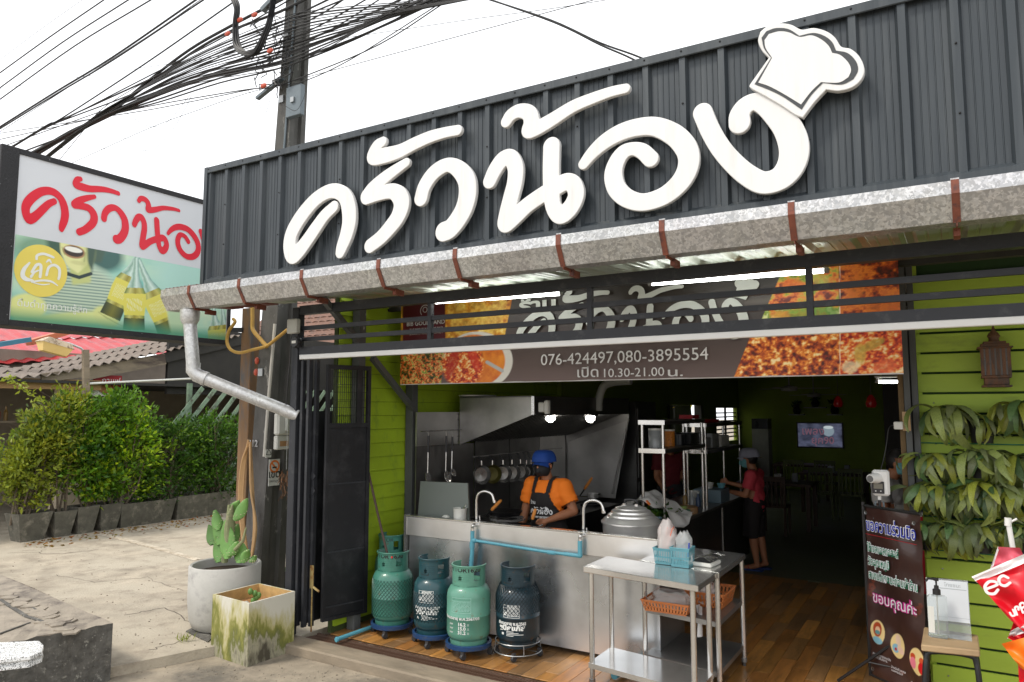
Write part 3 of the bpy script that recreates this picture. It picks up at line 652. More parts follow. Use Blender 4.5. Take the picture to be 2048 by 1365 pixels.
def m_poly(x,y,pts,soft=1.):
 m = np.ones_like(x); n = len(pts); ar = sum(pts[i][0] * pts[(i + 1) % n][1] - pts[(i + 1) % n][0] * pts[i][1] for i in range(n)); sg = 1 if ar > 0 else -1
 for i in range(n):
  (ax,ay),(bx,by) = pts[i],pts[(i + 1) % n]; l = math.hypot(bx - ax,by - ay) + 1e-9; d = sg * ((bx - ax) * (y - ay) - (by - ay) * (x - ax)) / l; m = m * np.clip(d / soft + .5,0,1)
 return m
def m_line(x,y,pts,w,soft=1.):
 D = np.full(x.shape,1e9)
 for (ax,ay),(bx,by) in zip(pts[:-1],pts[1:]):
  dx,dy = bx - ax,by - ay; t = np.clip(((x - ax) * dx + (y - ay) * dy) / (dx * dx + dy * dy + 1e-9),0,1); D = np.minimum(D,np.hypot(x - ax - t * dx,y - ay - t * dy))
 return np.clip((w / 2 - D) / soft + .5,0,1)
def affine(src,dst):
 A = np.array([(a,b,1) for a,b in src]); M,*_ = np.linalg.lstsq(A,np.array(dst),rcond=None); return lambda p: tuple(np.array([p[0],p[1],1]) @ M)
# ================================================================== LIGHT BOX SIGN (left)
XS = -7.0
lb = thing('light_box_sign','white and teal light box sign with red Thai brush letters, black weathered frame','sign',(-7.15,4.2,2.7))
blk = pm('weathered_black',(.018,.018,.02),.6,var=.4,scale=9,bump=.5,bscale=60,stain=(.32,.33,.34),st_scale=26,st_lo=.66,st_hi=.70)
Y0,Y1,Z0,Z1 = 3.135,5.345,2.775,4.262
MB().box((XS - .30,Y0 - .16,Z0 - .055),(XS + .015,Y0 - .01,Z1 + .05)).build('frame_side',blk,lb,bevel=.006)
MB().box((XS - .30,Y1 + .01,Z0 - .055),(XS + .015,Y1 + .05,Z1 + .05)).build('frame_side',blk,lb,bevel=.004)
MB().box((XS - .298,Y0 - .012,Z1),(XS + .013,Y1 + .012,Z1 + .048)).build('frame_top',blk,lb); MB().box((XS - .298,Y0 - .012,Z0 - .053),(XS + .013,Y1 + .012,Z0)).build('frame_bottom',blk,lb)
wf = pm('sign_white',(.66,.685,.72),.4,var=.03,scale=1.5,bump=0)
MB().box((XS - .29,Y0 - .01,Z0),(XS - .002,Y1 + .01,Z1)).build('face',wf,lb)
nu,nv = 420,150; zs = 3.535
EX,EY = (0,1,0),(0,0,1); o = (XS,Y0,Z0); W,H = Y1 - Y0,zs - Z0 - .0
# camera sees the +X face, so +Y runs to the right in the print
x,y = sheet_xy(o,EX,EY,W,H,nu,nv)
q = lambda a,b: (a / 3.25,280 + b / 3.25)
def E_(cx,cy,rx,ry,rot=0,soft=.1): a,b = q(cx,cy); return m_ell(x,y,a,b,rx / 3.25,ry / 3.25,rot,soft)
def P_(pts,soft=1.5): return m_poly(x,y,[q(*p) for p in pts],soft)
n1 = vnoise(nu,nv,6,4,3); n2 = vnoise(nu,nv,40,25,4)
img = ramp(n1,[(.2,(120,190,180)),(.5,(170,215,195)),(.8,(205,228,196))])
img = blend(img,E_(250,700,170,80,0,.8) * .8,s2l((110,150,120))); img = blend(img,E_(1180,900,180,200,0,.9),s2l((178,222,210)))
img = blend(img,P_([(300,640),(420,660),(400,900),(330,800)],12),s2l((70,100,85)))
img = blend(img,E_(690,760,110,95,15,.5),s2l((62,104,98))); img = blend(img,E_(620,700,90,60,0,.6),s2l((74,110,100)))
img = blend(img,E_(470,980,300,190,8,.25),s2l((196,214,190)))
st = (.5 + .5 * np.sin((y * 3.25 - .10 * (x - 120) * 3.25) / 20 * 2 * math.pi * 1.0)) ** 1.5
img = blend(img,E_(500,1000,290,170,8,.3) * st * .85,s2l((92,128,122)))
img = blend(img,P_([(440,760),(590,740),(590,930),(470,945)],6),s2l((196,205,132)))
img = blend(img,P_([(350,560),(640,560),(690,700),(640,860),(560,800),(420,800),(372,760)],7),s2l((72,98,84)))
img = blend(img,P_([(384,560),(606,560),(604,730),(572,812),(506,868),(440,822),(392,730)],4),s2l((228,230,164))); img = blend(img,E_(575,760,40,90,12,.7) * .55,s2l((176,186,116))); img = blend(img,E_(506,800,46,14,10,.7) * .45,s2l((188,190,128)))
img = blend(img,P_([(560,560),(640,600),(600,860),(570,800)],6),s2l((66,92,78))); img = blend(img,E_(470,676,26,9,10,.6) * .7,s2l((150,160,100)))
img = blend(img,E_(480,728,74,42,14,.12),s2l((170,130,92))); img = blend(img,E_(480,726,64,33,14,.12),s2l((62,50,44))); img = blend(img,E_(478,714,58,17,13,.15),s2l((244,244,234)))
for a_,b_ in (((404,700),(420,745)),((556,735),(548,790))): img = blend(img,m_line(x,y,[q(*a_),q(*b_)],2.4,3) * .6,s2l((140,150,96)))
a,b = q(440,872); c,d = q(590,884); img = blend(img,m_line(x,y,[(a,b),((a + c) / 2,b + 7),(c,d - 4)],7),s2l((44,62,62)))
img = blend(img,E_(170,1090,130,90,0,.2),s2l((222,228,150))); img = blend(img,P_([(80,1130),(420,1120),(700,1080),(760,1140),(700,1200),(80,1200)],8),s2l((214,224,150)))
img = blend(img,E_(690,1150,90,62,30,.25),s2l((214,220,146)))
for k_ in range(4): a,b = q(640 + 34 * k_,1120 + 22 * k_); c,d = q(700 + 34 * k_,1165 + 16 * k_); img = blend(img,m_line(x,y,[(a,b),(c,d)],1.6,2) * .6,s2l((150,160,96)))
def bottle(top,bot,wd,lab):
 global img
 (ax,ay),(bx,by) = q(*top),q(*bot); dx,dy = bx - ax,by - ay; Ln = math.hypot(dx,dy); t = ((x - ax) * dx + (y - ay) * dy) / Ln ** 2; s = ((x - ax) * -dy + (y - ay) * dx) / Ln
 hw = wd / 3.25 * np.interp(t,[0,.12,.3,.5,.62,.8,1],[.22,.24,.38,.95,1,.88,.95]) * .5
 msk = np.clip((hw - np.abs(s)) / 1.2 + .5,0,1) * (t > 0) * (t < 1)
 body = ramp(np.clip(.5 + s / (hw * 2 + 1e-6),0,1),[(0,(96,130,60)),(.25,(196,190,96)),(.5,(150,140,50)),(.75,(206,204,120)),(1,(96,120,54))])
 body = np.where((t < .42)[...,None],ramp(np.clip(.5 + s / (hw * 2 + 1e-6) + .2 * (n2 - .5),0,1),[(0,(110,160,150)),(.4,(214,236,226)),(.7,(130,170,150)),(1,(200,226,214))]),body)
 body = np.where(((t > .84))[...,None],ramp(np.clip(.5 + s / (hw * 2 + 1e-6),0,1),[(0,(40,60,44)),(.5,(120,120,50)),(1,(44,60,44))]),body)
 lm = ((t > .50) & (t < .80))[...,None]; body = np.where(lm,s2l((222,214,92)),body)
 curl = (np.abs(np.sin(s * 1.1 + t * 9)) < .35) & (t > .57) & (t < .74) & (np.abs(s) < hw * .72); body = np.where(curl[...,None],s2l((232,236,200)),body)
 img = img * (1 - msk[...,None]) + body * msk[...,None]
bottle((925,690),(715,1150),150,1); bottle((900,780),(1100,1260),150,1); bottle((885,765),(870,1235),150,1)
img = blend(img,P_([(1080,1090),(1140,1120),(1230,1290),(1120,1290)],5),s2l((206,224,170))); img = blend(img,E_(1160,1180,60,130,-12,.3),s2l((186,214,176)))
bottle((1385,1070),(1420,1400),110,1); bottle((1440,1060),(1475,1400),90,1)
img = blend(img,np.clip(1.05 - (np.linspace(0,1,nv + 1)[:,None] + 0 * x) / .16,0,.85),s2l((70,150,120)))
paint('photo_print',o,EX,EY,W,H,nu,nv,img,printmat('print_gloss',.35),lb)
cyl = pm('disc_yellow',(.80,.66,.13),.4,var=.04,bump=0); wht = pm('print_white',(.80,.82,.78),.4,var=.03,bump=0)
cc = aX(q(268,852)[0],q(268,852)[1],XS); rr = .5 * (aX(q(442,852)[0],q(442,852)[1],XS).y - aX(q(94,852)[0],q(94,852)[1],XS).y); rz = .5 * (aX(*q(268,682),XS).z - aX(*q(268,1022),XS).z)
onplane(outline_mesh([[(rr * math.cos(t),rz * math.sin(t)) for t in np.linspace(0,2 * math.pi,49)[:-1]]],0,cyl),'logo_disc',cc,EX,EY,lb,.003)
def px_stroke(pts,conv): return [(*conv(p[0],p[1]),p[2]) for p in pts]
cv = lambda a,b: (aX(*q(a,b),XS).y,aX(*q(a,b),XS).z)
k = .0016
scr = [[(235,775,14),(240,752,14),(275,742,15),(310,750,15),(345,765,13)],[(190,800,10),(155,840,20),(145,880,24),(165,905,24),(210,915,12)],
 [(205,860,14),(235,815,16),(262,815,16),(262,860,16),(258,892,15)],[(200,890,15),(222,862,10),(246,850,9)],[(300,795,8),(318,782,12),(330,800,8)],[(300,880,14),(315,830,14),(350,815,16),(382,838,16),(384,880,15),(378,905,13)],
 [(205,925,10),(270,915,12),(330,922,12),(372,948,6)],[(215,930,4),(270,942,7),(320,938,5)]]
onplane(outline_mesh(contour([[(*cv(a,b),c * k) for a,b,c in s] for s in scr],res=120),0,wht),'logo_script',(XS,0,0),EX,EY,lb,.006)
t = text_mesh('ดื่มด่ำทุกความรู้สึก',.085,wht); onplane(t,'slogan',aX(*q(106,1078),XS),EX,EY,lb,.004)
# red brush letters: same lettering, fitted to this panel
dst = [(42,418),(125,468),(194,398),(251,455),(312,434),(402,489),(375,521)]; src = [(569,497),(679,515),(813.5,326),(952,383),(1103,278),(1398,309),(1283,421)]
fm = affine([l2(p) for p in src],[(aX(a,b,XS).y,aX(a,b,XS).z) for a,b in dst])
red = pm('letter_red',(.72,.012,.035),.4,var=.04,bump=0)
for i in range(8):
 ob = onplane(outline_mesh(logo_on(fm,1,[i]),0,red),'letter',(XS,0,0),EX,EY,lb,.003)
MB().beam((-7.1,5.37,2.9),(-6.9,5.5,2.9),.05).build('bracket',blk,lb); MB().beam((-7.1,5.37,4.0),(-6.9,5.5,4.0),.05).build('bracket',blk,lb)
# ================================================================== UTILITY POLE, POSTS AND CABLES
polem = pm('old_pole_concrete',(.12,.115,.11),.85,var=.4,scale=6,bump=.6,bscale=40,stain=(.36,.35,.33),st_scale=7,st_lo=.60,st_hi=.68,stretch=(1,1,.45),tint=(.06,.062,.055))
stw0 = pm('worn_white_paint',(.5,.5,.5),.8,bump=0); up_ = thing('utility_pole','tall weathered concrete utility pole behind the left end of the fascia','utility pole',(-6.35,5.5,0))
def sect(z):
 t = z / 9.5; x0 = -6.545 + .068 * z * .95; wx = .28 - .12 * t; dy = .34 - .22 * t; y0 = 5.3
 return [(x0,y0,z),(x0 + wx,y0,z),(x0 + wx,y0 + dy * .28,z),(x0 + wx - .035,y0 + dy * .34,z),(x0 + wx - .035,y0 + dy * .66,z),(x0 + wx,y0 + dy * .72,z),(x0 + wx,y0 + dy,z),(x0,y0 + dy,z)]
m = MB(); zz = [0,2,4,6,8,9.5]; vs = [p for z in zz for p in sect(z)]
m.add(vs,[(i * 8 + k,i * 8 + (k + 1) % 8,(i + 1) * 8 + (k + 1) % 8,(i + 1) * 8 + k) for i in range(5) for k in range(8)] + [tuple(40 + k for k in range(8))]); m.build('shaft',polem,up_)
def PX(z): return -6.545 + .0646 * z
grey_box = pm('grey_steel_box',(.14,.17,.19),.5,.2,var=.1)
bx = aY(590,205,5.28)
MB().box((bx.x - .10,5.24,bx.z - .17),(bx.x + .13,5.30,bx.z + .17)).build('service_box',grey_box,up_,bevel=.006)
MB().box((bx.x - .01,5.22,bx.z - .02),(bx.x + .04,5.245,bx.z + .035)).build('box_lock',boltm,up_)
for zz_ in (5.35,6.1,2.35): MB().box((PX(zz_) + .03,5.28,zz_),(PX(zz_) + .10,5.302,zz_ + .08)).build('bolt_plate',boltm,up_)
for p in ((512,745),(514,722)):
 pp = aY(*p,5.29); MB().ell(pp,(.03,.02,.04),8,6).build('insulator',pm('insulator_red',(.5,.08,.04),.4),up_)
MB().beam((PX(6.6) - .35,5.27,6.50),(PX(6.6) + .65,5.27,6.95),.06,.05).build('cross_arm',grey_box,up_)
MB().beam((PX(5.6) - .30,5.25,5.46),(PX(5.6) + .1,5.25,5.60),.05,.03).build('cable_bracket',grey_box,up_)
MB().tube([(PX(2.9) + .25,5.27,2.9),(PX(2.2) + .24,5.27,2.2),(PX(1.55) + .235,5.27,1.5)],.016,8).build('conduit',pm('pvc_conduit',(.55,.53,.48),.5),up_,smooth=True)
MB().tube([(PX(6.6) + .17,5.285,6.6),(PX(5) + .17,5.285,5),(PX(3.6) + .16,5.285,3.6)],.012,6).build('riser_pipe',grey_box,up_)
onplane(text_mesh('212',.10,stw0,offset=.002),'painted_number',aY(498,893,5.29),(1,0,0),(0,0,1),up_,.012)
# meter, notices on the pole's right face
XF = lambda z: -6.545 + .0646 * z + .275
mt = thing('electric_meter','white electricity meter fixed on the utility pole above the warning notices','electric meter',(XF(1.9) + .04,5.42,1.75))
wm = pm('meter_white',(.62,.62,.58),.4,var=.08,bump=0); cl = pm('meter_glass',(.45,.47,.42),.15,var=.1,bump=0,coat=.5)
pm_ = lambda a,b: aX(a,b,XF(1.8) + .02)
c0 = pm_(565,848)
MB().box((c0.x,c0.y - .13,c0.z - .12),(c0.x + .08,c0.y + .13,c0.z + .12)).build('case',wm,mt,bevel=.02); MB().box((c0.x + .08,c0.y - .05,c0.z - .08),(c0.x + .12,c0.y + .12,c0.z + .10)).build('window',cl,mt,bevel=.015)
MB().box((c0.x,c0.y - .12,c0.z - .27),(c0.x + .06,c0.y + .05,c0.z - .125)).build('terminal_cover',wm,mt,bevel=.01); MB().box((c0.x + .061,c0.y - .08,c0.z - .235),(c0.x + .064,c0.y + .03,c0.z - .18)).build('plate',pm('tan_label',(.45,.25,.12),.5),mt)
ns = thing('no_smoking_notice','small white no smoking notice with an orange ring on the pole','notice',(XF(1.2) + .03,5.45,1.0))
a0,a1 = aX(537,973,XF(1.2) + .03),aX(560,918,XF(1.2) + .03); ym,zm = (a0.y + a1.y) / 2,(a0.z + a1.z) / 2; hw,hh = abs(a1.y - a0.y) / 2,abs(a1.z - a0.z) / 2
MB().box((a0.x - .006,ym - hw,zm - hh),(a0.x,ym + hw,zm + hh)).build('board',wm,ns)
orr = pm('notice_orange',(.75,.20,.04),.5,var=.05,bump=0); bki = pm('print_black',(.02,.02,.022),.5,var=.05,bump=0)
rg = .8 * hw; cz_ = zm + hh * .45
ring = contour([[(rg * math.cos(t),rg * math.sin(t),.02) for t in np.linspace(0,2 * math.pi,17)],[(-rg * .7,rg * .7,.02),(rg * .7,-rg * .7,.02)]],res=60)
onplane(outline_mesh(ring,0,orr),'ring',(a0.x,ym,cz_),EX,EY,ns,.002); onplane(outline_mesh([[(-rg * .5,-.008),(rg * .5,-.008),(rg * .5,.008),(-rg * .5,.008)]],0,bki),'cigarette',(a0.x,ym,cz_ - .01),EX,EY,ns,.003)
onplane(text_mesh('เขต',.11,bki,align='CENTER',offset=.002),'lettering',(a0.x,ym,zm - hh * .38),EX,EY,ns,.002); onplane(text_mesh('ปลอดบุหรี่',.035,bki,align='CENTER'),'lettering',(a0.x,ym,zm - hh * .72),EX,EY,ns,.002)
wn = thing('warning_notice','tiny white warning label with a black triangle above the no smoking notice','notice',(XF(1.4) + .03,5.4,1.4))
b0,b1 = aX(531,916,XF(1.3) + .03),aX(543,899,XF(1.3) + .03)
MB().box((b0.x - .004,b0.y,b0.z),(b0.x,b1.y,b1.z)).build('board',wm,wn); onplane(outline_mesh(contour([[(-.03,-.02,.007),(0,.03,.007),(.0301,-.02,.007),(-.03,-.0201,.007)]],res=40),0,bki),'triangle',(b0.x,(b0.y + b1.y) / 2,b0.z * .4 + b1.z * .6),EX,EY,wn,.002)
gb = thing('junction_box','pale grey junction box on the top left corner of the gate frame','junction box',(-5.15,4.64,2.6))
c0 = aY(590,655,4.64); MB().box((c0.x - .07,4.60,c0.z - .06),(c0.x + .06,4.655,c0.z + .075)).build('case',pm('grey_plastic',(.42,.42,.38),.5,var=.1,bump=0),gb,bevel=.01)
c0 = aY(593,685,4.62); bkp = pm('black_plastic',(.02,.02,.022),.35,var=.1,bump=0)
MB().lathe([(0,-.03),(.045,-.03),(.055,0),(.045,.03),(0,.03)],c0,16,ax=(0,1,0)).build('sensor',bkp,gb,smooth=True); MB().box((c0.x - .025,4.585,c0.z - .012),(c0.x + .025,4.592,c0.z + .012)).build('sensor_window',wm,gb)
MB().tube([aY(582,672,4.63),aY(580,720,4.63),aY(574,780,4.63),aY(572,830,4.64)],.005,6).build('wire',bkp,gb)
# timber post
wpm = pm('brown_timber',(.19,.11,.055),.8,var=.35,scale=8,bump=.5,bscale=30,stretch=(1,1,.2),stain=(.10,.10,.10),st_scale=5,st_lo=.5,st_hi=.62)
single(MB().box((-6.93,5.50,0),(-6.76,5.62,3.15)),'timber_post',wpm,'plain brown timber post left of the concrete utility pole','post',bevel=.006)
# yellow conduit
yc = pm('yellow_conduit',(.45,.27,.06),.55,var=.2,scale=9,bump=.3)
cd = thing('yellow_conduit','yellow flexible conduit crossing between the sign post and the gate corner','conduit',(-6,5.2,2.2))
C5 = lambda pts,Y=5.22: [aY(a,b,Y) for a,b in pts]
MB().tube(spline([tuple(p) for p in C5([(505,600),(505,640),(506,660),(520,678),(534,694)])],5),.022,8).build('riser',yc,cd,smooth=True)
MB().tube(spline([tuple(p) for p in C5([(575,660),(555,676),(534,692),(505,700),(480,706),(462,700),(454,684),(458,662),(470,645),(466,638)])],5),.018,8).build('branch',yc,cd,smooth=True)
# hose coil
hs_ = thing('hose_coil','pale orange garden hose hung in long loops beside the utility pole','hose',(-6.6,5.25,.9))
hm = pm('hose_tan',(.52,.32,.15),.5,var=.15)
for i in range(5):
 a = i * 2.4; MB().tube(spline([tuple(p) for p in C5([(497 - a * .2,880 + i * 3),(490 - a * .7,930),(486 - a * .8,1000),(490 - a * .3,1070 + i * 6),(500 - i,1120 + i * 5),(508 + i,1060),(506 - i,980),(501 - a * .1,884)],5.24 - i * .006)],6),.013,7).build('loop',hm,hs_,smooth=True)
fbp = thing('fibre_pot','small hanging pot of dry coconut fibre beside the gate post','hanging pot',(-5.6,5.0,1.1))
fb = MB(); c0 = aY(572,960,5.05)
for i in range(90):
 a = rng.random() * 6.28; h = rng.random(); p = c0 + Vector((.045 * math.cos(a),.045 * math.sin(a),.10 - .25 * h)); fb.tube([p,p + Vector((rng.normal() * .02,rng.normal() * .02,-.05))],.003,3)
fb.build('fibre',pm('coir',(.16,.08,.04),.9),fbp); MB().tube([c0 + Vector((0,0,.1)),c0 + Vector((0,0,.5))],.003,4).build('wire',boltm,fbp)
# overhead cables, all strung along the street past the pole
cab = pm('black_cable',(.022,.023,.025),.5,var=.2,bump=0)
CN = 0
def cable(pts,Y,r,lab='black overhead cable strung past the utility pole among many alike',grp='overhead cables',n=5):
 P = spline([tuple(aY(a,b,Y)) for a,b in pts],n); P = [Vector(p) for p in P]
 P = [P[0] + (P[0] - P[1]).normalized() * 10] + P + [P[-1] + (P[-1] - P[-2]).normalized() * 16]
 o = single(MB().tube(P,r,6),'overhead_cable',cab,lab,'cable',grp,smooth=True); return o
for pts,r,lb_ in [([(0,120),(80,60),(165,0)],.003,'thinnest wire, highest at the top left corner of the sky'),([(0,146),(100,74),(208,0)],.009,'first thick cable below the thin wire at the top left'),([(0,176),(125,85),(257,0)],.009,'middle of the three evenly spaced cables at the top left'),([(0,199),(150,92),(302,0)],.009,'lowest of the three evenly spaced cables at the top left'),
   ([(0,254),(110,185),(225,115),(392,0)],.012,'thick cable of the close pair reaching the left edge above the sign'),([(0,258),(110,190),(230,118),(410,-2)],.010,'thinner cable of the close pair reaching the left edge above the sign'),([(0,264),(120,186),(300,70),(412,-8)],.004,'thin wire just under the close pair of cables')]:
 cable(pts,4.9,r,lb_,'high street cables')
BJ = [  # lower bundle: fans out at the pole and gathers above the sign
([(20,296),(95,250),(125,236),(290,128),(462,8),(560,-60)],.011),([(15,300),(95,252),(128,238),(300,150),(420,88),(560,10),(640,-40)],.009),
([(10,304),(90,256),(130,238),(300,160),(440,92),(552,50),(700,-20)],.012),([(5,303),(92,256),(140,236),(260,190),(380,132),(560,52),(760,-30)],.010),
([(75,300),(140,262),(215,226),(300,158),(380,98),(460,52),(560,0)],.02),([(72,302),(140,266),(215,230),(310,160),(395,100),(470,60),(560,25),(650,-20)],.018),
([(78,300),(145,262),(218,226),(300,190),(400,150),(480,120),(545,100),(640,70),(780,10),(850,-30)],.014),([(74,303),(150,262),(220,228),(320,188),(430,148),(545,118),(640,84),(800,18),(880,-20)],.018),
([(70,306),(150,266),(222,232),(330,196),(440,158),(552,130),(660,98),(820,30),(900,-10)],.012),([(60,306),(150,268),(225,230),(320,204),(440,166),(555,138),(680,92),(790,40),(880,-14)],.010),
([(85,300),(160,256),(225,222),(330,176),(430,136),(548,90),(640,50),(720,5)],.009),([(80,300),(155,262),(222,225),(340,180),(450,140),(548,112),(660,62),(760,0)],.008),
([(95,298),(165,258),(230,216),(330,165),(450,110),(552,72),(640,30),(700,-10)],.010),([(90,262),(230,212),(330,176),(470,122),(560,108),(700,60),(830,-6)],.007),
([(200,236),(300,214),(400,196),(500,180),(545,176),(620,150),(760,90),(900,0)],.007),([(210,234),(310,218),(420,196),(520,176),(600,165),(700,120),(860,20)],.006),
([(160,318),(300,255),(400,218),(480,190),(545,172)],.004),([(60,300),(160,262),(240,225),(340,184),(440,152),(560,128),(700,82),(850,14)],.013)]
for i,(pts,r) in enumerate(BJ): cable([(a,b + 1.5 * math.sin(i * 2.1)) for a,b in pts],5.22 + .012 * (i % 7),r * .85,'black cable in the thick bundle that passes the utility pole','bundled cables')
for i in range(16):
 j = i / 16; cable([(90 + 5 * i,292 - 2.5 * i + 10 * j),(215 + 4 * (i % 5),228 - 1.2 * i),(380,160 - 4.5 * i * .8 + 10),(552,138 - 6.5 * i),(640,104 - 5.6 * i),(720 + 9 * i,60 - 4 * i)],5.16 + .01 * (i % 9),.0045 + .004 * ((i * 7) % 3) / 2,'black cable in the thick bundle that passes the utility pole','bundled cables')
for pts in ([(955,-8),(1100,40),(1200,86),(1282,116),(1400,170)],[(965,-6),(1110,46),(1200,90),(1268,120),(1400,190)]): cable(pts,6.5,.010,'pair of black cables dropping behind the top of the fascia','pair of sloping cables')
cable([(800,60),(950,38),(1100,18),(1240,-4)],6.0,.003,'hair thin wire crossing the sky above the fascia','thin wires')
wr = thing('loose_wires','thin loose wire loops drooping below the cable bundle','wires',(-8,5.2,4.5))
for pts in ([(255,228),(285,248),(310,254),(340,240),(380,190)],[(290,302),(310,298),(345,260),(372,215),(385,186)],[(496,181),(515,205),(530,227),(540,200),(552,165),(600,120)],[(110,296),(200,298),(300,302)],[(560,0),(568,40),(590,70)],[(560,205),(590,222),(606,200),(612,178)],[(232,245),(240,265),(262,292)]):
 MB().tube(spline([tuple(aY(a,b,5.2)) for a,b in pts],5),.0028,4).build('wire',cab,wr)
cw = thing('cable_coil','thick U shaped coil of spare black cable hanging from the pole','cable coil',(-6.8,5.1,6))
for i in range(9):
 a = (i % 3) * 4 - 4; b = (i // 3) * 3
 MB().tube(spline([tuple(aY(u,v,5.1 + .02 * (i % 3))) for u,v in [(462 + a,-12),(474 + a,12 + b),(471 + a,50),(474 + a * 1.2,88 + b),(490 + a * .5,104 + b),(512 + a,100 + b),(530 + a * 1.2,70),(541 + a,35),(548 + a,-10)]],6),.013,6).build('cable_loop',cab,cw,smooth=True)
bt = MB()
for i in range(34):
 p = aY(545 + 30 * rng.random() - 40 * (i % 3 == 0),20 + 150 * rng.random(),5.18); bt.tube([p + Vector((rng.normal() * .06,rng.normal() * .02,rng.normal() * .06)) for _ in range(4)],.006,5)
bt.build('tie_wires',cab,up_)
for (a,b,c) in ((440 + 15,68,'o'),(437 + 72,30,'o'),(480,40,'o'),(527,172,'r'),(540,102,'r')):
 MB().ell(aY(a,b,5.13),(.05,.02,.028),8,5).build('clamp',MATS['insulator_red'],up_)
# ================================================================== LEFT YARD: planters, hedge, shed, lamp
potm = pm('old_concrete_pot',(.11,.105,.085),.9,var=.35,scale=8,bump=.7,bscale=50,stain=(.24,.22,.18),st_scale=6,st_lo=.52,st_hi=.68,perobj=.2)
soil = pm('soil',(.06,.04,.025),.95,bump=.8,bscale=60)
LEAF = {}
def leafmat(name,c,tl=(.25,.35,.05),rough=.45):
 m,nt,b = newmat(name); N = nt.nodes.new; at = N('ShaderNodeVertexColor'); at.layer_name = 'tone'
 mi = N('ShaderNodeMixRGB'); mi.blend_type = 'MULTIPLY'; mi.inputs[0].default_value = 1; mi.inputs[1].default_value = (*c,1); L(nt,at.outputs[0],mi.inputs[2]); L(nt,mi.outputs[0],b.inputs['Base Color'])
 b.inputs['Roughness'].default_value = rough; b.inputs['Specular IOR Level'].default_value = .35
 tr = N('ShaderNodeBsdfTranslucent'); L(nt,mi.outputs[0],tr.inputs[0]); ms = N('ShaderNodeMixShader'); ms.inputs[0].default_value = .3; L(nt,b.outputs[0],ms.inputs[1]); L(nt,tr.outputs[0],ms.inputs[2])
 L(nt,ms.outputs[0],nt.nodes['Material Output'].inputs[0]); return m
def leaves(name,P,D,size,mat,parent,tone,wid=.42,fold=.15,label=None,kind=None):
 """many leaf-shaped faces: P positions, D directions, tone multipliers (n,3)"""
 n = len(P); g = rng; D = D / (np.linalg.norm(D,axis=1,keepdims=True) + 1e-9); r = g.normal(size=(n,3)); S = np.cross(D,r); S /= np.linalg.norm(S,axis=1,keepdims=True) + 1e-9; U = np.cross(S,D)
 s = size * (.65 + .7 * g.random((n,1))); A = P; B = P + D * s * .45 + S * s * wid / 2 + U * s * fold * .3; C = P + D * s - U * s * fold; E = P + D * s * .45 - S * s * wid / 2 + U * s * fold * .3
 V4 = np.stack([A,B,C,E],1).reshape(-1,3) - np.array(base_of(parent) if parent else (0,0,0)); me = bpy.data.meshes.new(name); me.vertices.add(4 * n); me.vertices.foreach_set('co',V4.ravel().astype(np.float32))
 me.loops.add(4 * n); me.loops.foreach_set('vertex_index',np.arange(4 * n,dtype=np.int32)); me.polygons.add(n); me.polygons.foreach_set('loop_start',np.arange(0,4 * n,4,dtype=np.int32)); me.update(calc_edges=True)
 ca = me.color_attributes.new('tone','FLOAT_COLOR','POINT'); c = np.ones((n,4,4),np.float32); c[:,:,:3] = tone[:,None,:]; ca.data.foreach_set('color',c.ravel()); me.materials.append(mat)
 o = bpy.data.objects.new(name,me); COL.objects.link(o); o.parent = parent; return prop(o,label,None,None,kind)
def bush(name,lab,base,blobs,n,mat,size,hues,seed,stems=7,grp=None,pot=None,trough=None,sparse=0.):
 g = np.random.default_rng(seed); t = thing(name,lab,'hedge shrub',base,0,grp)
 P = []; D = []; T = []
 # clumps spread over the blob volumes, leaves around each clump, so gaps stay open
 nc = max(12,int(n / 31)); wts = np.array([b[3] * b[4] * b[5] for b in blobs]); wts /= wts.sum()
 for c in range(nc):
  b = blobs[g.choice(len(blobs),p=wts)]; u = g.normal(size=3); u /= np.linalg.norm(u); rad = g.random() ** (.5 if not sparse else .65); cc = np.array(b[:3]) + u * rad * np.array(b[3:6])
  if cc[2] < .28: continue
  k = int(18 + 16 * g.random()); cs = .055 + .07 * g.random(); up = np.array([0,0,.5]) + u * .8; tone = hues[g.integers(len(hues))] if g.random() < .8 else hues[0]; br = .75 + .5 * g.random()
  for _ in range(k):
   v = g.normal(size=3); P.append(cc + v * cs * np.array([1,1,.8])); D.append(up + g.normal(size=3) * .7); T.append(np.array(tone) * br * (.8 + .4 * g.random()))
 leaves('foliage',np.array(P),np.array(D),size,mat,t,np.array(T))
 m = MB()
 for i in range(stems):
  b = blobs[i % len(blobs)]; a = Vector(base) + Vector((g.normal() * .05,g.normal() * .1,.25)); e = Vector(b[:3]) + Vector((g.normal() * b[3] * .4,g.normal() * b[4] * .5,b[5] * .5)); m.tube([a,lerp(a,e,.4) + Vector((g.normal() * .04,g.normal() * .06,0)),e],[.018,.013,.006],5)
  for q in range(9): s = lerp(a,e,.25 + .08 * q); m.tube([s,s + Vector((g.normal() * .16,g.normal() * .25,.2 + .2 * g.random()))],[.005,.002],4)
 m.build('stems',pm('bark_' + name + str(seed),(.14,.11,.08),.9,var=.3,scale=20),t); return t
lm1 = leafmat('leaf_olive',(.24,.29,.025)); lm2 = leafmat('leaf_bright',(.13,.27,.015)); lm3 = leafmat('leaf_dark',(.05,.125,.012))
XH = -12.0
def yz(a,b): p = aX(a,b,XH); return p.y,p.z
def blob(a,b,rp,rq,dx=0,th=.35):
 y,z = yz(a,b); y1,_ = yz(a + rp,b); _,z1 = yz(a,b - rq); return (XH - .25 + dx,y,z,th,abs(y1 - y),abs(z1 - z))
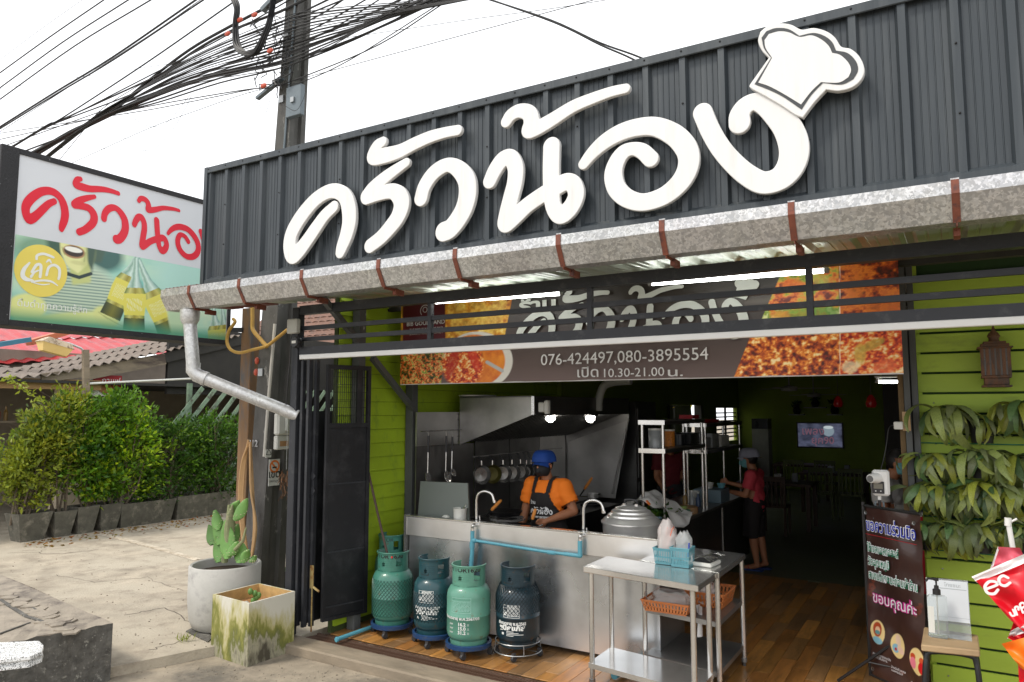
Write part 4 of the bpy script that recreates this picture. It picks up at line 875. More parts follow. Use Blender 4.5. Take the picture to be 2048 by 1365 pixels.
olive = [(1,1,1),(1.2,1.1,.8),(.8,.85,.8),(.55,.65,.9)]; bright = [(1,1,1),(1.5,1.2,.9),(.6,.75,.9),(.3,.45,.7),(2.4,1.6,.8)]; dk = [(1,1,1),(.7,.75,.8),(1.5,1.4,1),(3.0,2.1,1.3),(.5,.6,.6)]
def potpx(x0,x1,y1,taper,h,lab,base_th=.42):
 pa,pb = aX(x0,y1,XH),aX(x1,y1,XH); ya,yb = pa.y,pb.y; c = (ya + yb) / 2; w = (yb - ya) / 2; t = thing('concrete_planter',lab,'planter',(XH - .2,c,0),0,'concrete planters under the hedge')
 m = MB(); X0,X1 = XH - base_th,XH + .02; k = taper
 o = [(X0,c - w,h),(X1,c - w,h),(X1,c + w,h),(X0,c + w,h)]; b = [(X0 + .08,c - w * k,0),(X1 - .08,c - w * k,0),(X1 - .08,c + w * k,0),(X0 + .08,c + w * k,0)]
 i_ = [(X0 + .03,c - w + .03,h),(X1 - .03,c - w + .03,h),(X1 - .03,c + w - .03,h),(X0 + .03,c + w - .03,h)]; j = [(p[0],p[1],h - .06) for p in i_]
 m.add(b + o + i_ + j,[(0,3,2,1)] + [(q,(q + 1) % 4,4 + (q + 1) % 4,4 + q) for q in range(4)] + [(4 + q,4 + (q + 1) % 4,8 + (q + 1) % 4,8 + q) for q in range(4)] + [(8 + q,8 + (q + 1) % 4,12 + (q + 1) % 4,12 + q) for q in range(4)])
 m.build('pot',potm,t); MB().box((X0 + .03,c - w + .03,h - .12),(X1 - .03,c + w - .03,h - .055)).build('soil',soil,t); return t
potpx(34,103,1066,.68,.42,'leftmost tapered concrete planter, under the sparse olive shrub'); potpx(106,152,1064,.66,.40,'second tapered concrete planter from the left under the hedge'); potpx(153,197,1058,.68,.43,'third tapered concrete planter from the left, dark and upright')
potpx(199,244,1056,.66,.43,'fourth tapered concrete planter, right before the long trough'); potpx(240,350,1054,.90,.40,'long concrete trough right of the tapered planters'); potpx(353,462,1048,.92,.42,'second long concrete trough, nearest the timber post')
bush('hedge_shrub','sparse olive green shrub at the left end of the hedge',(XH - .2,yz(65,1000)[0],0),[blob(60,930,62,62),blob(95,885,40,45),blob(40,960,40,35),blob(75,990,30,40)],4600,lm1,.085,olive,11,12,'shrubs of the hedge',sparse=1)
bush('hedge_shrub','tall yellow tipped shrub second from the left',(XH - .2,yz(128,1000)[0],0),[blob(125,900,45,80),blob(110,860,40,45),blob(150,830,30,45)],5200,lm1,.085,bright[:4],12,8,'shrubs of the hedge')
bush('hedge_shrub','dense bright green bush in the middle of the hedge',(XH - .2,yz(190,1000)[0],0),[blob(185,900,60,100),blob(165,815,32,32),blob(215,930,55,75),blob(240,850,45,60)],9500,lm2,.09,bright,13,8,'shrubs of the hedge')
bush('hedge_shrub','light leafed bush growing over the lattice fence',(XH - .2,yz(250,1000)[0],0),[blob(250,820,42,38),blob(280,870,50,60),blob(300,930,45,70),blob(245,950,40,60)],7000,lm2,.085,dk[:4],14,8,'shrubs of the hedge')
bush('hedge_shrub','dark thin shrub with yellow tips under the diagonal lattice',(XH - .2,yz(350,1000)[0],0),[blob(340,868,60,36),blob(370,905,60,60),blob(340,960,60,45)],5000,lm3,.075,dk,15,12,'shrubs of the hedge')
bush('hedge_shrub','dark green shrub at the right end of the hedge by the timber post',(XH - .2,yz(440,1000)[0],0),[blob(440,875,50,50),blob(455,940,40,70),blob(415,930,45,60),blob(470,860,30,36)],7000,lm3,.08,[(1,1,1),(1.5,1.4,1),(.6,.7,.8),(2.2,1.9,1)],16,8,'shrubs of the hedge')
tw = thing('climbing_twig','long leafy twig reaching up from the left of the hedge','plant',(XH,6.4,1.9)); pth = [aX(a,b,XH) for a,b in [(95,830),(80,800),(55,785),(30,765),(18,755)]]
MB().tube(pth,[.008,.006,.005,.004,.002],5).build('stem',MATS['bark_hedge_shrub11'],tw); PP = np.array([lerp(pth[min(3,int(t * 4))],pth[min(4,int(t * 4) + 1)],t * 4 % 1) for t in rng.random(110)]) + rng.normal(size=(110,3)) * .035
leaves('foliage',PP,rng.normal(size=(110,3)),.07,lm1,tw,np.ones((110,3)) * 1.3)
lit = thing('leaf_litter','scatter of dry yellow and brown leaves on the ground along the planters','leaves',(XH + .3,7,0)); n = 260; PP = np.stack([XH + .1 + .35 * rng.random(n) ** 2 * 2,5.6 + 3.6 * rng.random(n),.006 + 0 * rng.random(n)],1)
dd = rng.normal(size=(n,3)); dd[:,2] = .1; lo = leaves('leaves',PP,dd,.06,leafmat('leaf_dry',(.38,.20,.04)),lit,.5 + rng.random((n,3)) * .5,kind='stuff')
# lattice fence
lat = thing('lattice_fence','pale green diagonal slat fence behind the hedge','fence',(-12.75,9,0)); latm = pm('pale_green_timber',(.19,.27,.19),.8,var=.3,scale=10,stain=(.10,.10,.08),st_scale=6,perobj=.15)
for i in range(22):
 y = 7.5 + i * .30; MB().beam((-12.75 + .01 * (i % 2),y,.35),(-12.75 + .01 * (i % 2),y + 1.75,2.42),.016,.085,up=(0,-.76,.65)).build('slat',latm,lat)
for y in (8.95,10.2,11.5): MB().box((-12.84,y,0),(-12.78,y + .09,2.5)).build('post',latm,lat)
# shed behind the hedge
sh = thing('roadside_shed','dark open timber shed with a grey corrugated roof behind the hedge','shed',(-15,8,0))
timb = pm('grey_timber',(.22,.18,.13),.85,var=.35,scale=6,bump=.6,bscale=25,stretch=(1,.2,1),stain=(.08,.06,.05),st_scale=4); yb = pm('yellow_timber',(.36,.22,.09),.7,var=.2,scale=5,stretch=(1,.2,1))
XSH = -13.5
MB().box((-18,3,0),(-17.9,15,2.6)).build('back_wall',darkw,sh); MB().box((-18,3,2.45),(-13.4,14,2.5)).build('ceiling',darkw,sh)
MB().box((-18,14,0),(-13.4,14.1,3.5)).build('side_wall',darkw,sh); MB().box((-13.62,9.0,2.3),(-13.55,14,3.7)).build('gable_board',darkw,sh)
MB().box((XSH - .06,2.5,aX(60,778,XSH).z),(XSH,7.65,aX(60,757,XSH).z)).build('eave_beam',yb,sh)
MB().box((XSH - .35,7.0,0),(XSH - .08,7.45,2.35)).build('column',pm('cream_render',(.45,.38,.28),.8,var=.15),sh)
MB().beam(aX(82,757,XSH + .03),aX(170,745,XSH + .03),.04,.16).build('fascia_board',timb,sh); MB().beam(aX(176,748,XSH + .02),aX(330,718,XSH + .02),.04,.22).build('fascia_board',timb,sh); MB().beam(aX(330,716,XSH + .01),aX(500,676,XSH + .01),.04,.2).build('fascia_board',darkw,sh)
oldr = pm('old_fibre_cement',(.20,.165,.14),.9,var=.3,scale=7,bump=.4,bscale=30,stain=(.26,.24,.21),st_scale=5,st_lo=.55,st_hi=.7)
def corr(name,par,mat,A,B,C_,pitch,amp,nrow=1,kk=4):
 """corrugated sheets over the parallelogram A (eave start), B (eave end), C_ (ridge start); valleys run from eave to ridge"""
 A,B,C_ = Vector(A),Vector(B),Vector(C_); e = B - A; s = C_ - A; Ln = e.length; nn = int(Ln / pitch); nm = e.cross(s).normalized(); nm = nm if nm.z > 0 else -nm
 for r in range(nrow):
  m = MB(); vs = []
  for i in range(nn * kk + 1):
   ph = 2 * math.pi * i / kk; off = nm * (amp * math.sin(ph) + .025 * (nrow - 1 - r) * 0 + .012 * r); p = A + e * (i / (nn * kk)); vs.append(p + s * (r / nrow) + off + nm * .02); vs.append(p + s * (min(1,(r + 1.04) / nrow)) + off)
  k = nn * kk; m.add(vs + [v - nm * .012 for v in vs],[(2 * i,2 * i + 2,2 * i + 3,2 * i + 1) for i in range(k)] + [(2 * i,2 * i + 2 * (k + 1),2 * i + 2 + 2 * (k + 1),2 * i + 2) for i in range(k)]); m.build(name,mat,par)
a = aX(-120,768,XSH + .12); b = aX(100,752,XSH + .12); c = aX(480,672,XSH + .12)
corr('roof_sheet',sh,oldr,a,b,a + Vector((-3.0,.4,.30)),.18,.03,3)
corr('roof_sheet',sh,oldr,b,c,b + Vector((-3.0,.4,.12)),.18,.03,3)
for z in (1.05,1.75): MB().box((-14.6,3.2,z),(-14.3,7.1,z + .04)).build('shelf',timb,sh)
bm_ = [pm('bottle_%d' % i,c,.3,var=.1,bump=0) for i,c in enumerate([(.25,.05,.04),(.3,.28,.25),(.05,.08,.15),(.2,.12,.03)])]
for k in range(22):
 y = 5.3 + .085 * (k % 11) * 1.4; z = 1.09 if k < 11 else 1.79
 prop(single(MB().lathe([(0,0),(.035,0),(.035,.15),(.015,.2),(.015,.26),(0,.26)],(-14.42,y,z),8),'bottle',bm_[(k * 3) % 4],'small bottle standing on a shelf in the dark roadside shed','bottle'),group='bottles in the shed')
cs = thing('coffee_sign','red and white sign with a brown cup badge hanging under the shed roof','sign',(-13.9,8.4,2.0))
rs = pm('sign_red',(.42,.01,.02),.5,var=.1,bump=0); y0_,z0_ = aX(180,790,-13.6).y,aX(180,792,-13.6).z; y1_,z1_ = aX(245,748,-13.6).y,aX(245,752,-13.6).z
MB().box((-13.66,y0_,z0_),(-13.62,y1_,z1_)).build('board',wm,cs); MB().poly([(-13.615,y0_ + .5,z0_ + .1),(-13.615,y1_,z0_ + .05),(-13.615,y1_,z1_),(-13.615,y0_ + .05,z1_),(-13.615,y0_ + .05,z1_ - .14)],.004,(1,0,0)).build('red_field',rs,cs)
MB().lathe([(0,.003),(.12,.003),(.12,0)],(-13.607,y0_ + .28,z0_ + .16),20,ax=(1,0,0)).build('badge',pm('badge_brown',(.35,.13,.04),.5,bump=0),cs); onplane(text_mesh('กาแฟ',.16,wht),'lettering',(-13.60,y0_ + .2,z1_ - .16),EX,EY,cs,.002)
# red roof, grey roof and flashings further back
hb = thing('red_roof_house','house with a bright red metal roof seen beyond the shed','house',(-20,9,0)); rm = pm('red_metal_roof',(.42,.018,.022),.4,.1,var=.12,scale=3,stain=(.25,.02,.03),st_scale=2)
MB().box((-26,4,0),(-17.6,16,3.3)).build('wall',pm('house_wall',(.3,.25,.2),.8),hb)
A = aX(-150,740,-17.3); B = aX(250,711,-17.3); corr('roof_sheet',hb,rm,A,B,A + Vector((-4.5,.8,1.15)),.30,.02,2,6); corr('roof_sheet',hb,rm,B,aX(470,705,-17.3),B + Vector((-4.5,.8,1.15)),.30,.02,2,6)
MB().beam(aX(58,686,-17.4),aX(135,664,-17.4),.3,.12).build('orange_flashing',pm('orange_flash',(.48,.13,.05),.5,bump=0),hb)
MB().beam(aX(-60,699,-17.1),aX(56,680,-17.1),.3,.10).build('blue_flashing',pm('blue_flash',(.05,.18,.26),.5,bump=0),hb)
gh = thing('grey_roof_house','house with a weathered grey roof under the light box sign','house',(-24,8,0)); MB().box((-30,2,0),(-24,12,4.2)).build('wall',MATS['house_wall'],gh); A = aX(-150,690,-23); corr('roof_sheet',gh,oldr,A,aX(110,666,-23),A + Vector((-4,1,1.9)),.22,.03,2)
# tiled roof glimpsed right of the sign
tr = thing('tiled_roof_house','house with a red brown scalloped tile roof seen between sign and post','house',(-16,14.5,0)); tm = pm('clay_tile',(.16,.085,.06),.8,var=.3,scale=9,stain=(.09,.06,.05),st_scale=6,perobj=.2)
A = aY(440,700,14.0); MB().box((-20,14.3,0),(-11,17,A.z)).build('wall',darkw,tr)
MB().poly([(-18.4,13.95,A.z - .09),(-13.0,13.95,A.z - .09),(-13.0,17.0,A.z + 2.35),(-18.4,17.0,A.z + 2.35)]).build('roof_deck',tm,tr)
tl = MB().add([(0,0,0),(.07,-.02,.018),(.14,0,.03),(.21,-.02,.018),(.28,0,0),(0,.22,.10),(.14,.22,.13),(.28,.22,.10),(0,0,-.012),(.14,-.0,.015),(.28,0,-.012)],[(0,1,2,6,5),(2,3,4,7,6),(0,8,9,1),(9,10,4,3)]).mesh('tile',tm)
for r in range(14):
 for c in range(18): put(tl,'tile',tr,Vector((-18.2 + c * .28 + .14 * (r % 2),14.0 + r * .2,A.z - .05 + r * .16)) - Vector(tr.location),(.0,0,.03 * rng.random()))
# yard lamp
lp = thing('yard_lamp','old yellowed lantern head lamp on a timber stake above the hedge','street lamp',(-12.3,6.6,0)); XL = -12.1
f = lambda a,b,dx=0: aX(a,b,XL) + Vector((dx,0,0))
MB().beam(f(172,790),f(171,700),.09,.07).build('stake',timb,lp); MB().tube([f(170,716),f(169,704),f(162,697),f(140,688),f(122,684)],.018,8).build('arm',zinc2,lp,smooth=True)
hd = MB(); a,b = f(79,683),f(139,700); dr = (b - a).normalized(); sd = Vector((1,0,0)); up2 = sd.cross(dr); up2 = up2 if up2.z > 0 else -up2; Lh = (b - a).length
def rg_(t,w,h): return [a + dr * Lh * t + sd * w * s - up2 * h for s in (-1,1)]
r0 = [a + sd * -.11,b + sd * -.11,b + sd * .11,a + sd * .11]; r1 = [lerp(a,b,.12) + sd * -.07 - up2 * .13,lerp(a,b,.9) + sd * -.07 - up2 * .13,lerp(a,b,.9) + sd * .07 - up2 * .13,lerp(a,b,.12) + sd * .07 - up2 * .13]
hd.add(r0 + r1,[(0,1,5,4),(1,2,6,5),(2,3,7,6),(3,0,4,7),(4,5,6,7)]); hd.build('diffuser',pm('yellowed_plastic',(.72,.52,.20),.4,var=.1,bump=0),lp)
hd = MB(); r2 = [lerp(a,b,.2) + sd * -.08 + up2 * .10,lerp(a,b,.95) + sd * -.08 + up2 * .08,lerp(a,b,.95) + sd * .08 + up2 * .08,lerp(a,b,.2) + sd * .08 + up2 * .10]; r0 = [p + (p - lerp(a,b,.5)).normalized() * .02 for p in r0]
hd.add(r0 + r2,[(0,1,5,4),(1,2,6,5),(2,3,7,6),(3,0,4,7),(4,5,6,7),(0,1,2,3)]); hd.build('housing',pm('cream_housing',(.50,.40,.28),.6,var=.25,stain=(.2,.13,.08),st_scale=12),lp)
single(MB().tube([f(173,768),f(400,757)],.018,8),'white_pipe',wm,'thin white pipe running level from the lamp stake to the right above the hedge','pipe')
# ================================================================== FOREGROUND LEFT: old raised slab and terrazzo edge
rsd = thing('raised_platform','old dark stained concrete platform with broken paving on top, bottom left corner','platform',(-5.9,2.6,-.08))
zt_ = .345; c0 = aZ(226,1247,zt_); c1 = aZ(40,1166,zt_); cf = aZ(-60,1300,zt_); bz = -.1
bk = c1 + (c1 - c0) * 1.2; ff = cf + (cf - c0) * .3
rim = []
for i in range(31):
 p = lerp(c0,bk,i / 30); rim.append(p + Vector((.012 * pnoise(Vector((i * .6,0,0))),0,.012 * pnoise(Vector((i * .4,5,0))))))
lft = bk + (ff - c0); fr_ = [lerp(ff,c0,i / 30) + Vector((0,.012 * pnoise(Vector((i * .7,9,0))),.014 * pnoise(Vector((i * .5,7,0))))) for i in range(31)]
loop = rim + [lft] + fr_[:-1]
m = MB(); n = len(loop); bot = [Vector((p.x + (.02 * pnoise(Vector((i * .5,1,8)))),p.y + .02 * pnoise(Vector((i * .6,4,1))),bz)) for i,p in enumerate(loop)]
mid = [lerp(p,b,.5) + Vector((.02 * pnoise(Vector((i * .8,2,2))),.03 * pnoise(Vector((i * .9,3,3))),0)) for i,(p,b) in enumerate(zip(loop,bot))]
m.add(loop + mid + bot,[(i,(i + 1) % n,n + (i + 1) % n,n + i) for i in range(n)] + [(n + i,n + (i + 1) % n,2 * n + (i + 1) % n,2 * n + i) for i in range(n)]); m.build('side',darkc,rsd)
MB().poly(loop).build('top',oldtop,rsd)
for k,(pa,pb) in enumerate([((0,1200),(52,1233)),((52,1233),(85,1244)),((0,1268),(60,1246)),((60,1222),(82,1238)),((20,1190),(64,1216)),((64,1216),(100,1236))]):
 MB().beam(aZ(*pa,zt_ + .004),aZ(*pb,zt_ + .004),.03 if k < 2 else .015,.012).build('joint',darkc,rsd)
g2 = np.random.default_rng(5)
for k in range(34):
 u,v = g2.random(),g2.random(); p = aZ(10 + 130 * u,1185 + 60 * u + 22 * v,zt_); pts = [p + Vector((math.cos(a) * (.05 + .05 * g2.random()),math.sin(a) * (.04 + .05 * g2.random()),.0)) for a in np.linspace(0,5.4,6)]
 MB().poly([q + Vector((0,0,-.002)) for q in pts],.008 + .012 * g2.random(),(0,0,1)).build('paving_chip',oldtop,rsd)
# terrazzo edge
m_,nt,b = newmat('terrazzo'); N = nt.nodes.new; tc = N('ShaderNodeTexCoord'); v = N('ShaderNodeTexVoronoi'); v.inputs['Scale'].default_value = 210; L(nt,tc.outputs['Object'],v.inputs['Vector']); sp = N('ShaderNodeSeparateColor'); L(nt,v.outputs['Color'],sp.inputs[0]); r = N('ShaderNodeValToRGB'); r.color_ramp.elements[0].position = .0; r.color_ramp.elements[0].color = (.10,.10,.10,1); r.color_ramp.elements[1].position = .25; r.color_ramp.elements[1].color = (.72,.72,.71,1); r.color_ramp.interpolation = 'CONSTANT'; L(nt,sp.outputs[0],r.inputs[0]); L(nt,r.outputs[0],b.inputs['Base Color']); b.inputs['Roughness'].default_value = .45
tz = thing('terrazzo_top','speckled white terrazzo table top corner with an ogee edge at the bottom left','table',(-4.2,2.0,.4))
zc = .47; tp = [aZ(78,1281,zc),aZ(87,1290,zc),aZ(84,1302,zc),aZ(60,1312,zc),aZ(-140,1335,zc),aZ(-160,1287,zc),aZ(0,1284,zc)]
cm = sum(tp,Vector()) / len(tp); lay = []
for (s,dz) in ((-.015,0),(0,-.004),(.004,-.022),(-.012,-.028),(-.022,-.036),(-.018,-.044),(-.001,-.05),(.004,-.068),(-.02,-.075)):
 lay.append([p + (p - cm).normalized() * s + Vector((0,0,dz)) for p in tp])
m = MB(); n = len(tp); m.add([p for l_ in lay for p in l_],[tuple(range(n))] + [(k * n + i,k * n + (i + 1) % n,(k + 1) * n + (i + 1) % n,(k + 1) * n + i) for k in range(len(lay) - 1) for i in range(n)]); m.build('top',m_,tz); c_ = cm + Vector((-.1,0,0)); MB().box((c_.x - .1,c_.y - .06,.345),(c_.x + .1,c_.y + .06,.40)).build('pedestal',m_,tz)
# round pot with prickly pear
pc = thing('round_planter','tall round pale cement planter holding a prickly pear cactus','planter',(-5.84,4.55,0)); pmn = pm('pale_cement',(.44,.43,.40),.8,var=.14,scale=4,bump=.2,bscale=40,stain=(.28,.27,.26),st_scale=4,st_lo=.55,st_hi=.72)
cx,cy = -5.84,4.55; rp = .316
MB().lathe([(0,0),(rp * .72,0),(rp * .86,.03),(rp * .95,.10),(rp,.25),(rp,.565),(rp - .012,.577),(rp - .03,.57),(rp - .035,.47),(0,.47)],(cx,cy,0),48).build('pot',pmn,pc,smooth=50); MB().lathe([(0,.505),(rp - .034,.495)],(cx,cy,0),24).build('soil',soil,pc)
ct = thing('prickly_pear','green prickly pear cactus with flat pads growing in the round planter','cactus',(cx,cy,.52)); cm_ = pm('cactus_green',(.12,.25,.06),.5,var=.25,scale=7,bump=.2,bscale=20,stain=(.24,.30,.12),st_scale=22,st_lo=.64,st_hi=.67,perobj=.2); co_ = pm('cactus_old',(.22,.24,.12),.7,var=.3,scale=8,stain=(.34,.30,.2),st_scale=12)
def pad(a,b,w,rot,tw=0.,mat=None):
 """pad from base photo point a to tip b with half width w (m)"""
 A = aY(*a,cy + rot); B = aY(*b,cy + rot + .02); d = B - A; Ln = d.length; d.normalize(); s = Vector((math.cos(tw),math.sin(tw),0)); s = (s - d * s.dot(d)).normalized(); nn = d.cross(s); m = MB(); ring = []
 K = 12; M = 9
 for j in range(M + 1):
  t = j / M; hw = w * .98 * (math.sin(math.pi * min(1,(t * .93 + .05)) ** .8) ** .75); c = A + d * Ln * t + nn * .02 * math.sin(t * 3)
  for k in range(K): th = 2 * math.pi * k / K; ring.append(c + s * hw * math.cos(th) + nn * (.014 + .006 * (1 - t)) * math.sin(th))
 m.add(ring,[(j * K + k,j * K + (k + 1) % K,(j + 1) * K + (k + 1) % K,(j + 1) * K + k) for j in range(M) for k in range(K)] + [tuple(M * K + k for k in range(K))]); o_ = m.build('pad',mat or cm_,ct,smooth=70); m = MB()
 for j in range(1,M):
  for k in (7,9,11): q = ring[j * K + (k + j) % K]; m.tube([q,q + (nn * -.7 + s * (k - 9) * .3).normalized() * .012],[.0035,.001],4)
 m.build('spines',MATS.get('spine') or pm('spine',(.55,.50,.32),.8,bump=0),o_); return o_
for i,q_ in enumerate([((438,1125),(432,1072),.075,0,.2),((440,1090),(428,1022),.085,.02,.1),((425,1090),(418,1050),.06,.03,.4),((436,1062),(431,1020),.05,-.03,.9),((455,1118),(451,1040),.075,-.05,.5),((457,1090),(465,1010),.05,-.02,1.2),((455,1072),(462,1036),.07,.05,.3),((458,1035),(478,1002),.055,.02,.6),((470,1040),(494,998),.06,-.02,.2),((478,1126),(484,1085),.07,0,.4),((456,1112),(476,1084),.05,-.06,.2),((486,1125),(498,1100),.045,-.04,.9),((470,1085),(476,1048),.05,.06,1.3),((500,1124),(512,1112),.03,0,.3)]): pad(*q_,mat=co_ if i == 5 else None)
MB().tube([aY(449,1125,cy - .02),aY(455,1060,cy - .02),aY(458,1010,cy - .01)],[.03,.025,.012],8).build('trunk',co_,ct,smooth=True)
MB().tube([aY(470,1100,cy - .04),aY(486,1082,cy - .04),aY(492,1056,cy - .04)],[.018,.014,.008],8).build('trunk',co_,ct,smooth=True)
# square planter, green with algae
m_,nt,b = newmat('algae_white'); N = nt.nodes.new; tc = N('ShaderNodeTexCoord'); mp = N('ShaderNodeMapping'); mp.inputs['Scale'].default_value = (3.6,3.6,1.2); L(nt,tc.outputs['Object'],mp.inputs['Vector']); n1 = N('ShaderNodeTexNoise'); n1.inputs['Scale'].default_value = 1.4; n1.inputs['Detail'].default_value = 8; n1.inputs['Roughness'].default_value = .65; L(nt,mp.outputs[0],n1.inputs['Vector'])
sp = N('ShaderNodeSeparateXYZ'); L(nt,tc.outputs['Object'],sp.inputs[0]); gz = N('ShaderNodeMapRange'); gz.inputs[1].default_value = .48; gz.inputs[2].default_value = .05; gz.inputs[3].default_value = -.16; gz.inputs[4].default_value = .17; L(nt,sp.outputs[2],gz.inputs[0]); ad = N('ShaderNodeMath'); ad.operation = 'ADD'; L(nt,n1.outputs['Fac'],ad.inputs[0]); L(nt,gz.outputs[0],ad.inputs[1]); n9 = N('ShaderNodeTexNoise'); n9.inputs['Scale'].default_value = 9; n9.inputs['Detail'].default_value = 6; L(nt,mp.outputs[0],n9.inputs['Vector']); a9 = N('ShaderNodeMath'); a9.operation = 'MULTIPLY_ADD'; a9.inputs[1].default_value = .16; a9.inputs[2].default_value = -.08; L(nt,n9.outputs['Fac'],a9.inputs[0]); a8 = N('ShaderNodeMath'); a8.operation = 'ADD'; L(nt,a9.outputs[0],a8.inputs[0]); L(nt,n1.outputs['Fac'],a8.inputs[1]); L(nt,a8.outputs[0],ad.inputs[0])
gx = N('ShaderNodeMapRange'); gx.inputs[1].default_value = .0; gx.inputs[2].default_value = -.28; gx.inputs[3].default_value = 0; gx.inputs[4].default_value = .10; L(nt,sp.outputs[0],gx.inputs[0]); ad2 = N('ShaderNodeMath'); ad2.operation = 'ADD'; L(nt,ad.outputs[0],ad2.inputs[0]); L(nt,gx.outputs[0],ad2.inputs[1])
r = N('ShaderNodeValToRGB'); e = r.color_ramp.elements; e[0].position = .36; e[0].color = (.58,.56,.48,1); e[1].position = .50; e[1].color = (.44,.40,.19,1)
for p,c in ((.57,(.21,.21,.045)),(.64,(.13,.14,.035)),(.69,(.33,.31,.22)),(.80,(.07,.06,.04))): z_ = e.new(p); z_.color = (*c,1)
L(nt,ad2.outputs[0],r.inputs[0]); L(nt,r.outputs[0],b.inputs['Base Color']); b.inputs['Roughness'].default_value = .75; bp = N('ShaderNodeBump'); bp.inputs['Strength'].default_value = .25; bp.inputs['Distance'].default_value = .004; L(nt,n1.outputs['Fac'],bp.inputs['Height']); L(nt,bp.outputs[0],b.inputs['Normal'])
B1,B2,B3 = aZ(421,1310,-.08),aZ(494,1335,-.08),aZ(587,1302,-.08); hB = .50
c_ = (B1 + B3) / 2; sp_ = thing('square_planter','square white planter stained yellow green with algae, in front of the round one','planter',(c_.x,c_.y,-.08))
d1 = (B1 - B2); d3 = (B3 - B2); B4 = B2 + d1 + d3; q4 = [B2,B3,B4,B1]; cc = sum(q4,Vector()) / 4
outr = [cc + (p - cc) * 1.0 for p in q4]; top = [p + Vector((0,0,hB)) for p in outr]; inn = [cc + (p - cc) * .93 + Vector((0,0,hB)) for p in q4]; low = [p - Vector((0,0,.10)) for p in inn]
m = MB(); m.add(outr + top + inn,[(i,(i + 1) % 4,4 + (i + 1) % 4,4 + i) for i in range(4)] + [(4 + i,4 + (i + 1) % 4,8 + (i + 1) % 4,8 + i) for i in range(4)]); m.build('box',m_,sp_)
rim_ = pm('stained_inner',(.46,.30,.12),.8,var=.3,scale=9); MB().add(inn + low,[(i,(i + 1) % 4,4 + (i + 1) % 4,4 + i) for i in range(4)]).build('inner_wall',rim_,sp_); MB().poly(low).build('soil',pm('orange_gravel',(.34,.18,.07),.9,var=.5,scale=60,bump=.8,bscale=90),sp_)
m = MB()
for k in range(5): m.ell(cc + Vector((rng.normal() * .03,rng.normal() * .03,hB - .07 + .02 * k)),(.022,.022,.03),8,6)
m.build('small_cactus',cm_,sp_,smooth=True)
m = MB()
for k in range(14): m.ell(cc + Vector((rng.normal() * .08,rng.normal() * .07,hB - .10)),.012 + .01 * rng.random(),7,5)
m.build('pebbles',pmn,sp_)
for (x,y,lab) in ((-6.27,4.62,0),(-5.75,4.10,1)):
 t = thing('weed_tuft',['thin weed tuft growing beside the round planter','weed growing from the crack in front of the round planter'][lab],'weed',(x,y,0)); n = 26; g_ = np.random.default_rng(lab); leaves('blades',np.stack([x + .04 * g_.normal(size=n),y + .03 * g_.normal(size=n),0 * g_.random(n)],1),np.stack([g_.normal(size=n) * .5,g_.normal(size=n) * .5,np.ones(n)],1),.16 if lab == 0 else .08,lm1,t,np.ones((n,3)),.10)
bpn = aZ(562,1178,.0); bkt = thing('small_black_pot','small square black pot with a green seedling between the pole and the gate post','plant pot',(bpn.x,bpn.y,0)); MB().lathe([(0,0),(.08,0),(.10,.2),(.09,.2),(.08,.16),(0,.16)],(bpn.x,bpn.y,.0),12).build('pot',pm('black_pot0',(.02,.02,.02),.5),bkt); leaves('seedling',np.array([bpn.x,bpn.y,.2]) + rng.normal(size=(30,3)) * .03,rng.normal(size=(30,3)) + [0,0,.8],.09,lm2,bkt,np.ones((30,3)))
st_ = struct(MB().poly([aZ(a,b,.012) for a,b in [(372,1262),(400,1248),(425,1275),(416,1283)]],.02,(0,0,-1)),'broken_drain_cover',darkc)
# ================================================================== GAS CYLINDERS AND THINGS IN FRONT OF THE COOKING RANGE
def bend(me,r,z0=0.,a0=-math.pi / 2):
 """wrap a flat mesh (x right, y up) round an upright cylinder of radius r, centred on angle a0 (toward -Y)"""
 return remap(me,lambda c: Vector(((r + c.z) * math.cos(a0 + c.x / r),(r + c.z) * math.sin(a0 + c.x / r),z0 + c.y)))
def subd(me,w):
 bm = bmesh.new(); bm.from_mesh(me); bmesh.ops.triangulate(bm,faces=bm.faces)
 for _ in range(2):
  es = [e for e in bm.edges if abs(e.verts[0].co.x - e.verts[1].co.x) > w]
  if es: bmesh.ops.subdivide_edges(bm,edges=es,cuts=1); bmesh.ops.triangulate(bm,faces=bm.faces)
 bm.to_mesh(me); bm.free(); return me
stw = pm('stencil_white',(.70,.72,.70),.5,var=.15,scale=40,bump=0); stb = pm('stencil_black',(.015,.018,.018),.5,bump=0)
def wrap_text(s,size,mat,par,r,z,ang,name='lettering',align='CENTER',sx=1.,off=0.):
 me = subd(text_mesh(s,size,mat,align=align,sx=sx,offset=off),.03); bend(me,r + .0018,z,ang); me.name = name; o = bpy.data.objects.new(name,me); COL.objects.link(o); o.parent = par; return o
def wrap_rects(rects,mat,par,r,ang,name='print'):
 m = MB()
 for (x0,z0,x1,z1) in rects:
  n = max(1,int(abs(x1 - x0) / .02)); m.grid(lambda u,v: Vector(((r + .0018) * math.cos(ang + (x0 + (x1 - x0) * u) / r),(r + .0018) * math.sin(ang + (x0 + (x1 - x0) * u) / r),z0 + (z1 - z0) * v)),n,1)
 return put(m.mesh(name,mat),name,par)
